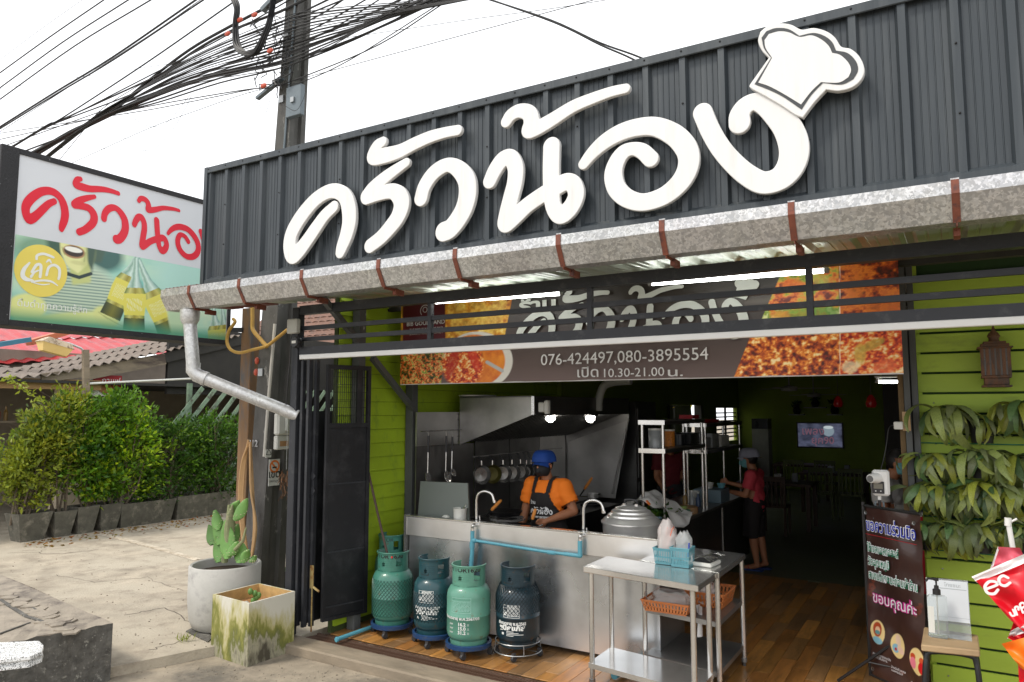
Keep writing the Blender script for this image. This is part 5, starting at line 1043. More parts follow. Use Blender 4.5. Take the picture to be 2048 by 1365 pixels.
def cylinder_(lab,loc,col,style,rz=0.,net=False,wire=False,RR=.180,grp='gas cylinders in front of the cooking range'):
 cm = pm('cylinder_paint_%d' % len(MATS),col,.36,.0,var=.10,scale=5,bump=.03,bscale=60,coat=.25,stain=(col[0] * .6 + .05,col[1] * .5 + .02,col[2] * .5),st_scale=20,st_lo=.60,st_hi=.64)
 t = thing('gas_cylinder',lab,'gas cylinder',(0,0,0),0,grp); z0 = .095; r = RR
 MB().lathe([(0,.14),(r * .6,.14),(r * .88,.155),(r * .97,.185),(r,.22),(r,.36),(r + .0018,.362),(r + .0018,.368),(r,.37),(r,.52),(r * .97,.565),(r * .86,.605),(r * .66,.632),(r * .3,.645),(0,.648)],(0,0,0),40).build('body',cm,t,smooth=60)
 rc = r * .76; A = 84; Z = 16; zc0,zc1 = .615,.80; m = MB()
 def gone(a,k):
  d = (a * 360 / A - 270) % 360; d = d - 360 if d > 180 else d; zz_ = (k + .5) / Z
  if abs(abs(d) - 180) < 62 and zz_ > .25: return True              # open back
  if style == 'round' and (d / 8.5) ** 2 + ((zz_ - .42) / .12) ** 2 < 1: return True
  if style == 'flame' and ((d + 0) / 8) ** 2 + ((zz_ - .42) / .13) ** 2 < 1: return True
  if 50 < d < 74 and .32 < zz_ < .72: return True
  if -76 < d < -52 and .32 < zz_ < .72: return True
  if zz_ < .07 and (int(a / 7) % 2 == 0): return True
  return False
 for rr_ in (rc,rc - .007):
  idx = {}; 
  for a in range(A):
   for k in range(Z):
    if gone(a,k): continue
    f = []
    for (da,dk) in ((0,0),(1,0),(1,1),(0,1)):
     key = ((a + da) % A,k + dk)
     if key not in idx:
      th = 2 * math.pi * key[0] / A; zz_ = key[1] / Z; fl = .006 * max(0,(zz_ - .85) / .15); idx[key] = len(m.v); m.v.append(Vector(((rr_ + fl) * math.cos(th),(rr_ + fl) * math.sin(th),zc0 + (zc1 - zc0) * zz_)))
     f.append(idx[key])
    m.f.append(tuple(f if rr_ == rc else f[::-1])); m.mi.append(0)
 b0,b1 = R(90 + 62),R(450 - 62)
 m.tube([((rc + .003) * math.cos(b0 + (b1 - b0) * i / 40),(rc + .003) * math.sin(b0 + (b1 - b0) * i / 40),zc1) for i in range(41)],.007,7)
 col_ = m.build('collar',cm,t,smooth=50)
 g = MB()
 for i in range(5): g.tube([((rc + .0015) * math.cos(R(-128 + 76 * j / 16)),(rc + .0015) * math.sin(R(-128 + 76 * j / 16)),.675 + .018 * i) for j in range(17)],.0016,4)
 g.build('embossing',cm,col_)
 MB().lathe([(r * .80,.10),(r * .83,.10),(r * .86,.145),(r * .88,.165),(r * .82,.165),(r * .80,.145)],(0,0,0),36).build('foot_ring',cm,t,smooth=50)
 MB().lathe([(0,.64),(.022,.64),(.022,.70),(.03,.705),(.03,.73),(.012,.735),(.012,.76),(0,.76)],(0,0,0),10).build('valve',brass,t,smooth=True)
 if style == 'flame':
  wrap_rects([(-.035,.655,.035,.661),(-.035,.655,-.030,.680),(.030,.655,.035,.680)],stb,t,rc,-math.pi / 2,'mark')
 if net:
  nm_ = MB(); zlo,zhi = (.20,.545) if net == 1 else ((.24,.50) if net == 2 else (.40,.64)); K = 36
  for s in (-1,1):
   for k in range(K):
    pts = []
    for j in range(9):
     zz_ = zlo + (zhi - zlo) * j / 8; rr_ = (np.interp(zz_,[.12,.2,.52,.565,.605,.632],[r * .9,r,r,r * .97,r * .86,r * .72]) + .002) if net < 3 else (np.interp(zz_,[.12,.2,.52,.565,.605,.63,.65],[r * .9,r,r,r * .97,r * .88,rc + .012,rc + .004]) + .002); a = 2 * math.pi * k / K + s * (zz_ - zlo) * 4.4; pts.append((rr_ * math.cos(a),rr_ * math.sin(a),zz_))
    nm_.tube(pts,.0026,3,cap=False)
  nm_.build('net_sleeve',pm('net_%s' % lab[:9],tuple(c * .45 for c in col),.4,bump=0),t)
 if not wire:
  bl = MATS.get('trolley_blue') or pm('trolley_blue',(.012,.045,.13),.45,var=.2,bump=.05,stain=(.05,.07,.1),st_scale=9)
  MB().lathe([(0,.075),(r * .95,.07),(r * 1.05,.08),(r * 1.06,.115),(r * .95,.12),(r * .9,.095),(0,.095)],(0,0,0),36).build('trolley',bl,t,smooth=50)
 else:
  m = MB()
  for (rr_,zz_) in ((r * 1.08,.055),(r * 1.02,.14)): m.tube([(rr_ * math.cos(2 * math.pi * i / 32),rr_ * math.sin(2 * math.pi * i / 32),zz_) for i in range(32)],.005,6,closed=True)
  for i in range(4): a = math.pi / 4 + i * math.pi / 2; m.tube([(r * 1.08 * math.cos(a),r * 1.08 * math.sin(a),.055),(r * 1.03 * math.cos(a),r * 1.03 * math.sin(a),.14)],.004,5)
  m.tube([(-r,0,.06),(r,0,.06)],.004,5); m.tube([(0,-r,.06),(0,r,.06)],.004,5); m.build('trolley',boltm,t,smooth=True)
 wh = MATS.get('caster_grey') or pm('caster_grey',(.035,.035,.037),.5,bump=0)
 for i in range(4):
  a = R(-70) + i * math.pi / 2; c = (r * 1.0 * math.cos(a),r * 1.0 * math.sin(a)); m = MB(); m.lathe([(0,-.012),(.026,-.012),(.029,-.006),(.029,.006),(.026,.012),(0,.012)],(c[0],c[1],.03),14,ax=(math.cos(a + 1),math.sin(a + 1),0)); m.box((c[0] - .014,c[1] - .014,.045),(c[0] + .014,c[1] + .014,.075)); m.build('caster',wh,t,smooth=50)
 t.location = loc; t.rotation_euler = (0,0,rz); t.scale = (1,1,.90 if RR > .16 else 1); return t,rc
def cyl_at(x,y): p = aZ(x,y,0); return (p.x,min(p.y,5.285),0)
face = lambda p: math.atan2(-p[0],p[1])    # turn the printed front toward the street side viewer
pos = {k: cyl_at(*v) for k,v in dict(a=(784,1266),b=(867,1286),c=(937,1307),d=(1036,1310)).items()}
G1,G2,G3 = (.10,.27,.20),(.015,.060,.074),(.010,.030,.043)
tA,rc = cylinder_('pale green gas cylinder in a net sleeve, leftmost of the front row, holding a stick',pos['a'],(.05,.185,.14),'round',0,net=1)
tB,_ = cylinder_('dark teal gas cylinder in a net sleeve, second from the left',pos['b'],G2,'flame',0,net=2,RR=.172)
tC,_ = cylinder_('bare pale green gas cylinder marked 16.2 15.0 31.2, third from the left',pos['c'],G1,'round',0)
tD,_ = cylinder_('dark slate gas cylinder on a wire trolley, rightmost beside the steel table',pos['d'],G3,'flame',0,net=3,wire=True)
tE,_ = cylinder_('gas cylinder mostly hidden behind the leftmost one, in the corner by the green wall',(-4.657,5.50,0),(.05,.19,.15),'round',0,RR=.153)
va = -math.pi / 2 + R(33)
wrap_text('PTTOR 1620',.052,stb,tA,rc,.752,va - .35,sx=1.15,off=.0015); wrap_text('PTTOR1620',.052,stb,tC,rc,.752,va - .35,sx=1.15,off=.0015)
wrap_text('OR',.05,stb,tE,.153 * .76,.75,va)
put(MB().ell(((rc + .003) * math.cos(va + .05),(rc + .003) * math.sin(va + .05),.765),(.009,.009,.012),8,5).mesh('red_dab',pm('red_dab',(.6,.02,.02),.5,bump=0)),'red_dab',tA)
r = .18
def table_print(t,r,z0,z1,ang,mat,dense=True,w=.075):
 ln = .0022 if not dense else .0032; rc_ = [(-w,z0,w,z0 + ln),(-w,z1 - ln,w,z1),(-w,z0,-w + ln,z1),(w - ln,z0,w,z1),(-w,z1 - .028,w,z1 - .028 + ln)]
 if dense: rc_ += [(-w * .45,z0,-w * .45 + ln,z1 - .028),(-w,z0 + .055,-w * .45,z0 + .055 + ln),(-w * .92,z0 + .02,-w * .55,z0 + .05)]
 g_ = np.random.default_rng(int(z0 * 1000))
 z = z1 - .036
 while z > z0 + .012:
  x = (-w * .38 if dense else -w * .9)
  while x < w * .8: l = .008 + .03 * g_.random(); rc_.append((x,z,min(x + l,w * .93),z + (.0045 if dense else .0026))); x += l + .004
  z -= .0085 if dense else .011
 wrap_rects(rc_,mat,t,r,ang,'safety_print')
stp = pm('stencil_pale',(.34,.58,.50),.5,bump=0)
table_print(tC,r,.405,.535,va - .35,stp,False,.085)
wrap_text('ถังหมดอายุ พ.ศ.2567/05',.034,stw,tC,r,.345,va - .40,off=.001); 
for i,s in enumerate(('16.2','15.0','31.2')): wrap_text(s,.040,stw,tC,r,.295 - i * .036,va - .30,off=.0012)
wrap_rects([(-.11 + .0,.305 - i * .036,-.07,.308 - i * .036) for i in range(3)] + [(-.11,.298 - i * .036,-.075,.301 - i * .036) for i in range(3)] + [(.055,.308 - i * .036,.07,.311 - i * .036) for i in range(3)] + [(.055,.298 - i * .036,.07,.301 - i * .036) for i in range(3)],stw,tC,r,va - .35)
for t,rr_,dz,yr in ((tB,.172,.01,'2567'),(tD,.18,-.03,'2565')):
 table_print(t,rr_,.405 + dz,.515 + dz,va - .35,stw,True,.068); wrap_text('ยูนิคแก๊ส',.026,stw,t,rr_,.493 + dz,va - .30,off=.001)
 wrap_text('ถังหมดอายุ พ.ศ.' + yr,.036,stw,t,rr_,.345 + dz,va - .35,off=.0015,sx=.8); wrap_text('ยูนิคแก๊ส',.055,stw,t,rr_,.300 + dz,va - .35,off=.003,sx=1.15)
 wrap_rects([(-.04,.285 + dz - i * .012,.02 + .04 * (i % 3),.290 + dz - i * .012) for i in range(4)] + [(-.085,.255 + dz,-.065,.275 + dz)],stw,t,rr_,va - .35)
single(MB().tube([aY(737,945,5.22),aY(756,1030,5.2),Vector((pos['a'][0] - .03,pos['a'][1] - .01,.60))],.011,8),'broom_stick',pm('dark_stick',(.07,.04,.03),.6),'long dark stick leaning on the green wall above the leftmost gas cylinder','stick',smooth=True)
# ------------------------------------------------------------------ the stainless cooking range
def steel(name,base=.55,rough=.28,stretch=(1,1,14),tintc=None,metal=.85,smudge=.35):
 m,nt,b = newmat(name); N = nt.nodes.new; tc = N('ShaderNodeTexCoord'); mp = N('ShaderNodeMapping'); mp.inputs['Scale'].default_value = stretch; L(nt,tc.outputs['Object'],mp.inputs['Vector'])
 n1 = N('ShaderNodeTexNoise'); n1.inputs['Scale'].default_value = 1.7; n1.inputs['Detail'].default_value = 5; L(nt,tc.outputs['Object'],n1.inputs['Vector']); n2 = N('ShaderNodeTexNoise'); n2.inputs['Scale'].default_value = 22; n2.inputs['Detail'].default_value = 4; L(nt,mp.outputs[0],n2.inputs['Vector'])
 c = tintc or (base,base * .985,base * .96); r = N('ShaderNodeValToRGB'); r.color_ramp.elements[0].color = (*(k * (1 - smudge) for k in c),1); r.color_ramp.elements[1].color = (*(min(1,k * 1.12) for k in c),1); r.color_ramp.elements[0].position = .32; r.color_ramp.elements[1].position = .62; L(nt,n1.outputs['Fac'],r.inputs[0]); L(nt,r.outputs[0],b.inputs['Base Color'])
 a = N('ShaderNodeMath'); a.operation = 'MULTIPLY_ADD'; a.inputs[1].default_value = .25; a.inputs[2].default_value = rough - .12; L(nt,n1.outputs['Fac'],a.inputs[0]); L(nt,a.outputs[0],b.inputs['Roughness']); b.inputs['Metallic'].default_value = metal
 bp = N('ShaderNodeBump'); bp.inputs['Strength'].default_value = .12; bp.inputs['Distance'].default_value = .002; L(nt,n2.outputs['Fac'],bp.inputs['Height']); n3 = N('ShaderNodeTexNoise'); n3.inputs['Scale'].default_value = 2.4; n3.inputs['Detail'].default_value = 2; L(nt,tc.outputs['Object'],n3.inputs['Vector'])
 b2 = N('ShaderNodeBump'); b2.inputs['Strength'].default_value = .35; b2.inputs['Distance'].default_value = .012; L(nt,n3.outputs['Fac'],b2.inputs['Height']); L(nt,bp.outputs[0],b2.inputs['Normal']); L(nt,b2.outputs[0],b.inputs['Normal']); return m
s_front = steel('steel_front',.70,.27,(14,14,1),(.64,.665,.69),metal=.95,smudge=.42); s_dull = steel('steel_dull',.36,.40,(12,1,1)); s_pol = steel('steel_polished',.66,.18,(1,1,10),smudge=.15); s_dark = steel('steel_dark',.16,.35,(1,1,8))
YS = 5.49; XL_,XR = -4.492,-1.985
rg = thing('cooking_range','long stainless steel cooking range with a raised splash rim','cooking range',(-3.3,5.8,0))
MB().box((XL_ + .05,YS + .02,.045),(XR + 0,YS + .05,.815)).build('front_panel',s_front,rg)
MB().box((XL_ + .02,YS,.812),(XR,YS + .055,.985)).build('splash_rim',steel('steel_rim',.74,.33,(14,14,1),smudge=.2),rg,bevel=.004)
MB().box((XL_,YS - .006,.982),(XR + .004,YS + .062,.997)).build('rim_lip',s_pol,rg,bevel=.003)
MB().box((XL_,YS - .004,.0),(XL_ + .03,YS + .05,1.0)).build('corner_trim',s_pol,rg); MB().box((XR - .03,YS + .05,.045),(XR,6.1,.87)).build('end_panel',s_dull,rg); MB().box((XR - .012,YS + .055,.812),(XR,5.62,.985)).build('rim_return',s_pol,rg)
MB().box((XL_ + .02,YS + .056,.80),(XR - .001,6.10,.862)).build('top',s_dull,rg)
for y in (5.56,6.02):
 for x in (XL_ + .1,-3.4,XR - .08): MB().lathe([(.02,0),(.02,.05),(.012,.055),(.012,.08)],(x,y,0),10).build('foot',s_dark,rg)
wkm = pm('wok_iron',(.015,.015,.016),.4,.5,var=.4,scale=12); wood_h = pm('orange_wood',(.52,.20,.04),.55,var=.2,scale=12,stretch=(1,1,.3))
def wok(lab,x,y,z,rw,hp=None,he=None):
 t = thing('wok',lab,'wok',(x,y,z)); MB().lathe([(0,-.04),(rw * .5,-.025),(rw * .85,.03),(rw,.075),(rw + .004,.078),(rw * .84,.034),(rw * .5,-.018),(0,-.032)],(x,y,z),28).build('bowl',wkm,t,smooth=70)
 if hp: a,b = Vector(hp),Vector(he); MB().tube([a,lerp(a,b,.4)],.008,6).build('socket',wkm,t); MB().tube([lerp(a,b,.38),lerp(a,b,.45),lerp(a,b,.9),b],[.012,.016,.015,.011],8).build('handle',wood_h,t,smooth=True)
wok('black wok on the range with its orange handle pointing up, left of the cook',-3.86,5.84,.865,.20,aY(972,1032,5.72),aY(1002,1001,5.70)); wok('black wok in front of the cook with an upright orange handle',-3.40,5.80,.865,.17,aY(1061,1052,5.66),aY(1071,1018,5.66))
MB()
pn = thing('frying_pan','dark frying pan resting on the far side of the range behind the left faucet','pan',(-4.0,6.4,.9)); MB().lathe([(0,0),(.14,0),(.17,.04),(.164,.04),(.135,.006),(0,.006)],aY(1010,1030,6.0),24).build('bowl',wkm,pn,smooth=50); MB().lathe([(.10,.0),(.165,.0),(.168,.022),(.16,.022),(.1,.006)],aY(1015,1040,5.85),24).build('ring',s_pol,pn,smooth=50)
def faucet(lab,bx_,y0,top,tip,yd=5.60):
 t = thing('faucet',lab,'faucet',aY(bx_,y0,yd)); P = [aY(bx_,y0 + 14,yd),aY(bx_,y0,yd),aY(bx_,top[1] + 17,yd)]; a = spline([tuple(P[-1]),tuple(aY(bx_ + (top[0] - bx_) * .25,top[1] + 5,yd)),tuple(aY(top[0],top[1],yd)),tuple(aY(tip[0] - (tip[0] - top[0]) * .25,top[1] + 6,yd)),tuple(aY(*tip,yd))],5)
 MB().tube(P[:2] + [Vector(p) for p in a],.0125,12).build('spout',s_pol,t,smooth=True); MB().lathe([(0,-.06),(.022,-.06),(.022,0),(.012,.01)],aY(bx_,y0 + 8,yd),12).build('base',s_pol,t,smooth=50); MB().tube([aY(tip[0],tip[1] - 2,yd),aY(tip[0] + .4,tip[1] + 3,yd)],.0155,10).build('tip',s_pol,t)
 MB().tube([aY(bx_ + 7,y0 + 6,yd),aY(bx_ + 6,y0 - 6,yd)],.006,6).build('lever',s_pol,t)
faucet('bent steel faucet at the left of the range',953,1038,(970,983),(988,1003)); faucet('bent steel faucet between the cook and the steamer',1167,1062,(1186,1001),(1207,1024))
pv = pm('blue_pvc',(.10,.33,.42),.4,var=.08,bump=0); bp_ = thing('blue_water_pipe','light blue water pipe running along the front of the range','pipe',(-3,5.45,.9)); YP = 5.445
pp = lambda a,b: aY(a,b,YP)
MB().tube([pp(945,1062),pp(944.5,1100),pp(941,1150),pp(938,1240)],.019,12).build('riser',pv,bp_,smooth=True)
MB().tube([pp(946,1081),pp(1085,1103),pp(1150,1111)],.0135,10).build('branch',pv,bp_,smooth=True)
MB().tube([pp(1128,1108),pp(1158,1112)],.0165,10).build('elbow',pv,bp_,smooth=True); MB().ell(pp(1160,1111),(.022,.02,.024),12,8).build('elbow',pv,bp_,smooth=True); MB().tube([pp(1160,1112),pp(1160,1082)],.019,12).build('riser',pv,bp_,smooth=True)
MB().tube([pp(946,1081),pp(952,1082)],.020,12).build('tee',pv,bp_); MB().tube([pp(1096,1104.8),pp(1110,1106.5)],.0175,12).build('coupling',pv,bp_); MB().tube([pp(944.5,1085),pp(944.2,1096)],.023,12).build('coupling',pv,bp_)
for x in (945,1160):
 y0 = 1062 if x == 945 else 1083
 MB().tube(spline([tuple(pp(x,y0)),tuple(pp(x,y0 - 6)),tuple(pp(x + 1.5,y0 - 11)),tuple(pp(x + 3,y0 - 10) + Vector((0,.05,0)))],5),.015,10).build('steel_elbow',s_pol,bp_,smooth=True)
fp = thing('floor_pipe','short blue drain pipe lying on the floor by the folding gate','pipe',(-4.8,5.0,0)); MB().tube([aZ(672,1280,.03),aZ(745,1254,.03)],.018,10).build('tube',pv,fp,smooth=True); MB().tube([aZ(672,1280,.03),aZ(676,1279,.03)],.022,10).build('socket',pv,fp,smooth=True)
fp = thing('floor_pipe','blue pipe elbow on the floor behind the steel table legs','pipe',(-2.2,5.5,0)); MB().tube([aZ(1228,1352,.04),aZ(1250,1338,.04),aZ(1276,1328,.04)],.028,10).build('tube',pv,fp,smooth=True)
# steamer
al = steel('aluminium',.82,.30,(1,1,1),smudge=.08,metal=.72); sc_ = aY(1263,1078,5.86); sr = .242
stm = thing('steamer_pot','big aluminium steamer with a ridged domed lid on the right end of the range','pot',tuple(sc_)); z = .868
MB().lathe([(0,0),(sr * .97,0),(sr * .985,.02),(sr * .985,.17),(sr * 1.0,.175),(sr * 1.0,.19)],(sc_.x,sc_.y,z),48).build('pot',al,stm,smooth=40)
MB().lathe([(sr * 1.04,.178),(sr * 1.05,.19),(sr * .99,.20),(sr * .93,.218),(sr * .82,.232),(sr * .80,.246),(sr * .70,.262),(sr * .68,.276),(sr * .56,.290),(sr * .54,.300),(sr * .36,.312),(sr * .33,.318),(sr * .12,.325),(0,.326)],(sc_.x,sc_.y,z),48).build('lid',al,stm,smooth=32)
MB().tube(spline([(sc_.x - .055,sc_.y,z + .322),(sc_.x - .05,sc_.y,z + .36),(sc_.x,sc_.y,z + .368),(sc_.x + .05,sc_.y,z + .36),(sc_.x + .055,sc_.y,z + .322)],5),.009,8).build('handle',bkp,stm,smooth=True)
for s in (-1,1): MB().box((sc_.x + s * .055 - .012,sc_.y - .02,z + .318),(sc_.x + s * .055 + .012,sc_.y + .02,z + .335)).build('handle_mount',s_pol,stm)
# bucket, ladle rest, leaning board
bk_ = thing('white_bucket','small white plastic tub with a spoon standing on the range at the left','tub',tuple(aY(920,1036,5.6))); c_ = aY(920,1036,5.62); MB().lathe([(0,0),(.058,0),(.064,.115),(.067,.12),(.060,.115),(.055,.02),(0,.02)],(c_.x,c_.y,.985 - .02),24).build('tub',wm,bk_,smooth=50); MB().lathe([(0,.07),(.058,.07)],(c_.x,c_.y,.965),20).build('contents',pm('lard',(.6,.58,.5),.5),bk_); MB().tube([(c_.x,c_.y,1.03),(c_.x + .07,c_.y,1.12)],.005,6).build('spoon',s_pol,bk_)
single(MB().box((c_.x - .09,c_.y - .05,.94),(c_.x + .09,c_.y + .12,.964)),'tub_shelf',s_dull,'narrow steel ledge carrying the white tub behind the splash rim','shelf')
sp__ = thing('white_spoon_rest','small white upturned bowl beside the tub on the range','bowl',tuple(aY(892,1033,5.65))); c_ = aY(892,1036,5.65); MB().lathe([(.045,0),(.044,.012),(.034,.03),(.015,.04),(0,.041)],(c_.x,c_.y,.964),20).build('bowl',wm,sp__,smooth=True); 
single(MB().box((-4.15,5.60,.94),(-4.03,5.72,.9635)),'bowl_ledge',s_dull,'tiny steel ledge carrying the white bowl','shelf') if False else None
single(MB().poly([aY(841,963,5.70),aY(935,967,5.70),aY(938,1040,5.66),aY(836,1030,5.66)],.02,(0,1,0)),'leaning_tray',pm('grey_green_tray',(.15,.17,.155),.45,.2,var=.06,scale=1.5,bump=.03),'plain grey tray standing upright behind the left end of the range rim','tray')
# ================================================================== KITCHEN: hood, splashback, pans, prep counter, racks
hd_ = thing('extractor_hood','large stainless extractor hood sloping over the cooking line against the left wall','extractor hood',(-4.2,7.9,1.6))
hs1 = steel('hood_steel',.46,.40,(1,1,6),smudge=.45); XW,XF_ = -4.64,-3.70; YA,YB_ = 6.6,9.2
def quad(nm,pts,mat,par,t=.006,d=None,**k): return MB().poly(pts,t,d).build(nm,mat,par,**k)
quad('end_panel',[(XW,YA,1.605),(XF_,YA,1.945),(XF_,YA,2.12),(XW,YA,2.13)],hs1,hd_,.01,(0,1,0))
quad('end_panel',[(XW,YB_,1.53),(XF_,YB_,1.85),(XF_,YB_,2.12),(XW,YB_,2.13)],hs1,hd_,.01,(0,1,0))
MB().box((XF_ - .012,YA,1.93),(XF_,YB_ + .01,2.12)).build('front_lip',s_dark,hd_); MB().box((XW,YA,2.121),(XF_,YB_ + .01,2.135)).build('top',s_dark,hd_)
MB().box((XF_ - .03,YA - .004,1.94),(XF_ + .004,YA + .02,2.13)).build('corner_cap',s_pol,hd_)
bf = pm('baffle_steel',(.13,.13,.125),.35,.8,var=.4,scale=8)
for k in range(30):
 y = YA + .05 + k * .085; MB().beam((XW + .06,y,1.64),(XF_ - .05,y + .0,1.945),.035,.012,up=(-.3,0,1)).build('baffle',bf,hd_)
quad('filter_back',[(XW + .03,YA + .01,1.68),(XF_ - .02,YA + .01,1.99),(XF_ - .02,YB_,1.99),(XW + .03,YB_,1.68)],darkw,hd_)
MB().beam((XF_ - .25,YB_ - .012,.86),(XF_,YB_ - .012,1.86),.02,.02).build('edge',s_pol,hd_)
lampm = pm('lamp_glow',(.9,.9,.88),.4,bump=0,emit=(1,.95,.86),estr=12)
for (px,py,yy) in ((1101,838,7.22),(1181,840,8.27)):
 p = aY(px,py - 8,yy); t = thing('hood_lamp','caged lamp glowing under the hood, %s of the two' % ('nearer' if yy < 8 else 'farther'),'lamp',tuple(p),0,'caged lamps under the hood'); MB().lathe([(0,-.085),(.03,-.078),(.055,-.05),(.062,0)],tuple(p),16).build('globe',lampm,t,smooth=True)
 m = MB(); m.lathe([(.064,-.004),(.07,0),(.064,.01)],tuple(p),16); m.tube([p + Vector((.066 * math.cos(a),0,-.09 * math.sin(a))) for a in np.linspace(0,math.pi,9)],.004,5); m.tube([p + Vector((.06,0,-.045)),p + Vector((0,-.06,-.045)),p + Vector((-.06,0,-.045))],.003,4); m.build('cage',bkp,t); MB().box((p.x - .07,p.y - .07,p.z),(p.x + .07,p.y + .07,p.z + .04)).build('base',s_dark,t)
spl = thing('steel_splashback','stainless splashback sheets on the left wall beneath the hood','splashback',(-4.64,7.5,.8)); skm = steel('splash_steel',.22,.42,(1,1,7),smudge=.5); skl = steel('splash_light',.46,.42,(1,1,4),smudge=.3)
MB().box((-4.665,5.86,1.62),(-4.65,6.60,1.965)).build('sheet',skl,spl); MB().box((-4.665,5.86,.8),(-4.652,6.9,1.618)).build('sheet',skm,spl)
for k in range(3): MB().box((-4.66,6.92 + k * .76,.8),(-4.645,7.66 + k * .76,1.70)).build('sheet',skm if k < 2 else skl,spl)
MB().poly([(-4.8,YB_ + .02,.8),(-3.92,YB_ + .02,.8),(XF_,YB_ + .02,1.86),(-4.8,YB_ + .02,1.60)],.01,(0,1,0)).build('end_sheet',skl,spl)
MB().box((-4.66,5.95,.0),(-4.2,9.15,.80)).build('side_bench',s_dark,spl)
for k in range(6): MB().ell((-4.645,6.58,1.64 + k * .06),.006,6,4).build('rivet',boltm,spl)
# tall dark cabinet at the end of the line
MB()
cb = thing('steel_cabinet','tall dark steel cabinet beyond the end of the hood','cabinet',(-3.6,10.0,0)); MB().box((-4.4,9.5,0),(-3.72,10.3,2.1)).build('body',s_dark,cb); MB().box((-3.715,9.55,1.05),(-3.70,10.2,2.0)).build('door',s_dark,cb); MB().box((-3.715,9.55,.1),(-3.70,10.2,1.0)).build('door',s_dark,cb)
dc = thing('exhaust_duct','pale curved exhaust duct dropping behind the food banner','duct',(-3.9,8,2.2)); MB().tube(spline([tuple(aY(1262,762,8.2)),tuple(aY(1225,765,8.2)),tuple(aY(1206,775,8.2)),tuple(aY(1198,800,8.2)),tuple(aY(1197,822,8.2))],5),.05,14).build('pipe',pm('duct_white',(.35,.36,.33),.5),dc,smooth=True)
wb = thing('wall_socket_box','cream cable box fixed at the front corner of the hood','socket box',(-3.6,6.6,2.0)); p = aY(1088,815,6.55); MB().box((p.x - .07,p.y,p.z - .05),(p.x + .0,p.y + .05,p.z + .05)).build('box',wm,wb,bevel=.008); MB().box((p.x + .002,p.y - .01,p.z - .07),(p.x + .05,p.y + .05,p.z + .07)).build('cover',wm,wb,bevel=.01)
pt = thing('plate_on_hood','flat white tray lying on top of the extractor hood','tray',(-4.2,6.9,2.14)); p = aY(955,793,6.8); MB().lathe([(0,0),(.2,0),(.215,.015),(0,.015)],(p.x,p.y,2.137),24).build('tray',wm,pt)
# hanging ladles
rl = thing('ladle_rail','thin steel rail with hooks on the splashback, holding ladles','rail',(-4.6,6.2,1.8)); z = aX(870,862,-4.61).z; MB().tube([(-4.61,5.88,z),(-4.61,6.62,z)],.006,6).build('rail',s_pol,rl)
for i,(px,top,bot,lab) in enumerate([(857,872,960,'spatula'),(893,872,958,'skimmer'),(905,874,950,'ladle')]):
 a = aX(px,top,-4.58); b = aX(px - 2,bot,-4.58); t = thing('hanging_' + lab,{'spatula': 'long black handled wok spatula hanging leftmost on the rail','skimmer': 'black handled round skimmer hanging in the middle of the rail','ladle': 'slim ladle hanging rightmost on the rail'}[lab],lab,tuple(b))
 MB().tube([a,lerp(a,b,.38)],.011,7).build('handle',bkp,t,smooth=True); MB().tube([lerp(a,b,.36),lerp(a,b,.85)],.006,6).build('shaft',s_pol,t,smooth=True); MB().tube([a,a + Vector((0,0,.03)),Vector((-4.61,a.y,z))],.003,5).build('hook',s_pol,t)
 if lab == 'spatula': MB().poly([b + Vector((.0,-.035,.07)),b + Vector((0,.035,.07)),b + Vector((.02,.05,-.01)),b + Vector((.02,-.05,-.01))],.003).build('blade',s_pol,t)
 else: MB().lathe([(0,-.022),(.035,-.012),(.06 if lab == 'skimmer' else .04,.01),(.055 if lab == 'skimmer' else .036,.01),(0,-.018)],tuple(b + Vector((.02,0,.02))),18,ax=(1,0,.3)).build('bowl',s_pol,t,smooth=60)
# row of hanging pans
rl = thing('pan_rail','steel rail with hooks carrying the row of pans below the hood','rail',(-4.55,7.8,1.5)); zr_ = aX(1010,908,-4.55).z; MB().tube([(-4.55,6.75,zr_),(-4.55,8.9,zr_)],.007,6).build('rail',s_pol,rl)
panm = steel('pan_steel',.34,.25,(1,1,1)); dirty = pm('oily_pan',(.12,.11,.03),.35,.5,var=.3,scale=9)
names = ['leftmost hanging pan half hidden behind the faucet','yellowed oily pan hanging second from the left','shiny pan hanging third on the rail','shiny pan hanging fourth on the rail','shiny pan hanging fifth on the rail','dull strainer pan hanging sixth beside the cook','small pan hanging nearest the cook with a black handle']
for i,px in enumerate([963,985,1006,1024,1041,1053,1062]):
 c = aX(px,950 - i * 1.2,-4.50); rr_ = .105 if i < 5 else .09; t = thing('hanging_pan',names[i],'pan',tuple(c - Vector((0,0,.1))),0,'pans hanging below the hood')
 MB().lathe([(0,-.035),(rr_ * .75,-.03),(rr_,.02),(rr_ * .98,.022),(rr_ * .72,-.022),(0,-.027)],tuple(c),26,ax=(.8,-.6,0)).build('bowl',dirty if i == 1 else panm,t,smooth=50)
 top = c + Vector((0,0,rr_)); MB().tube([top,top + Vector((0,0,.05))],.010,6).build('handle_socket',s_pol,t); MB().tube([top + Vector((0,0,.05)),Vector((-4.55,c.y,zr_))],.009 if i < 5 else .012,6).build('handle',bkp,t)
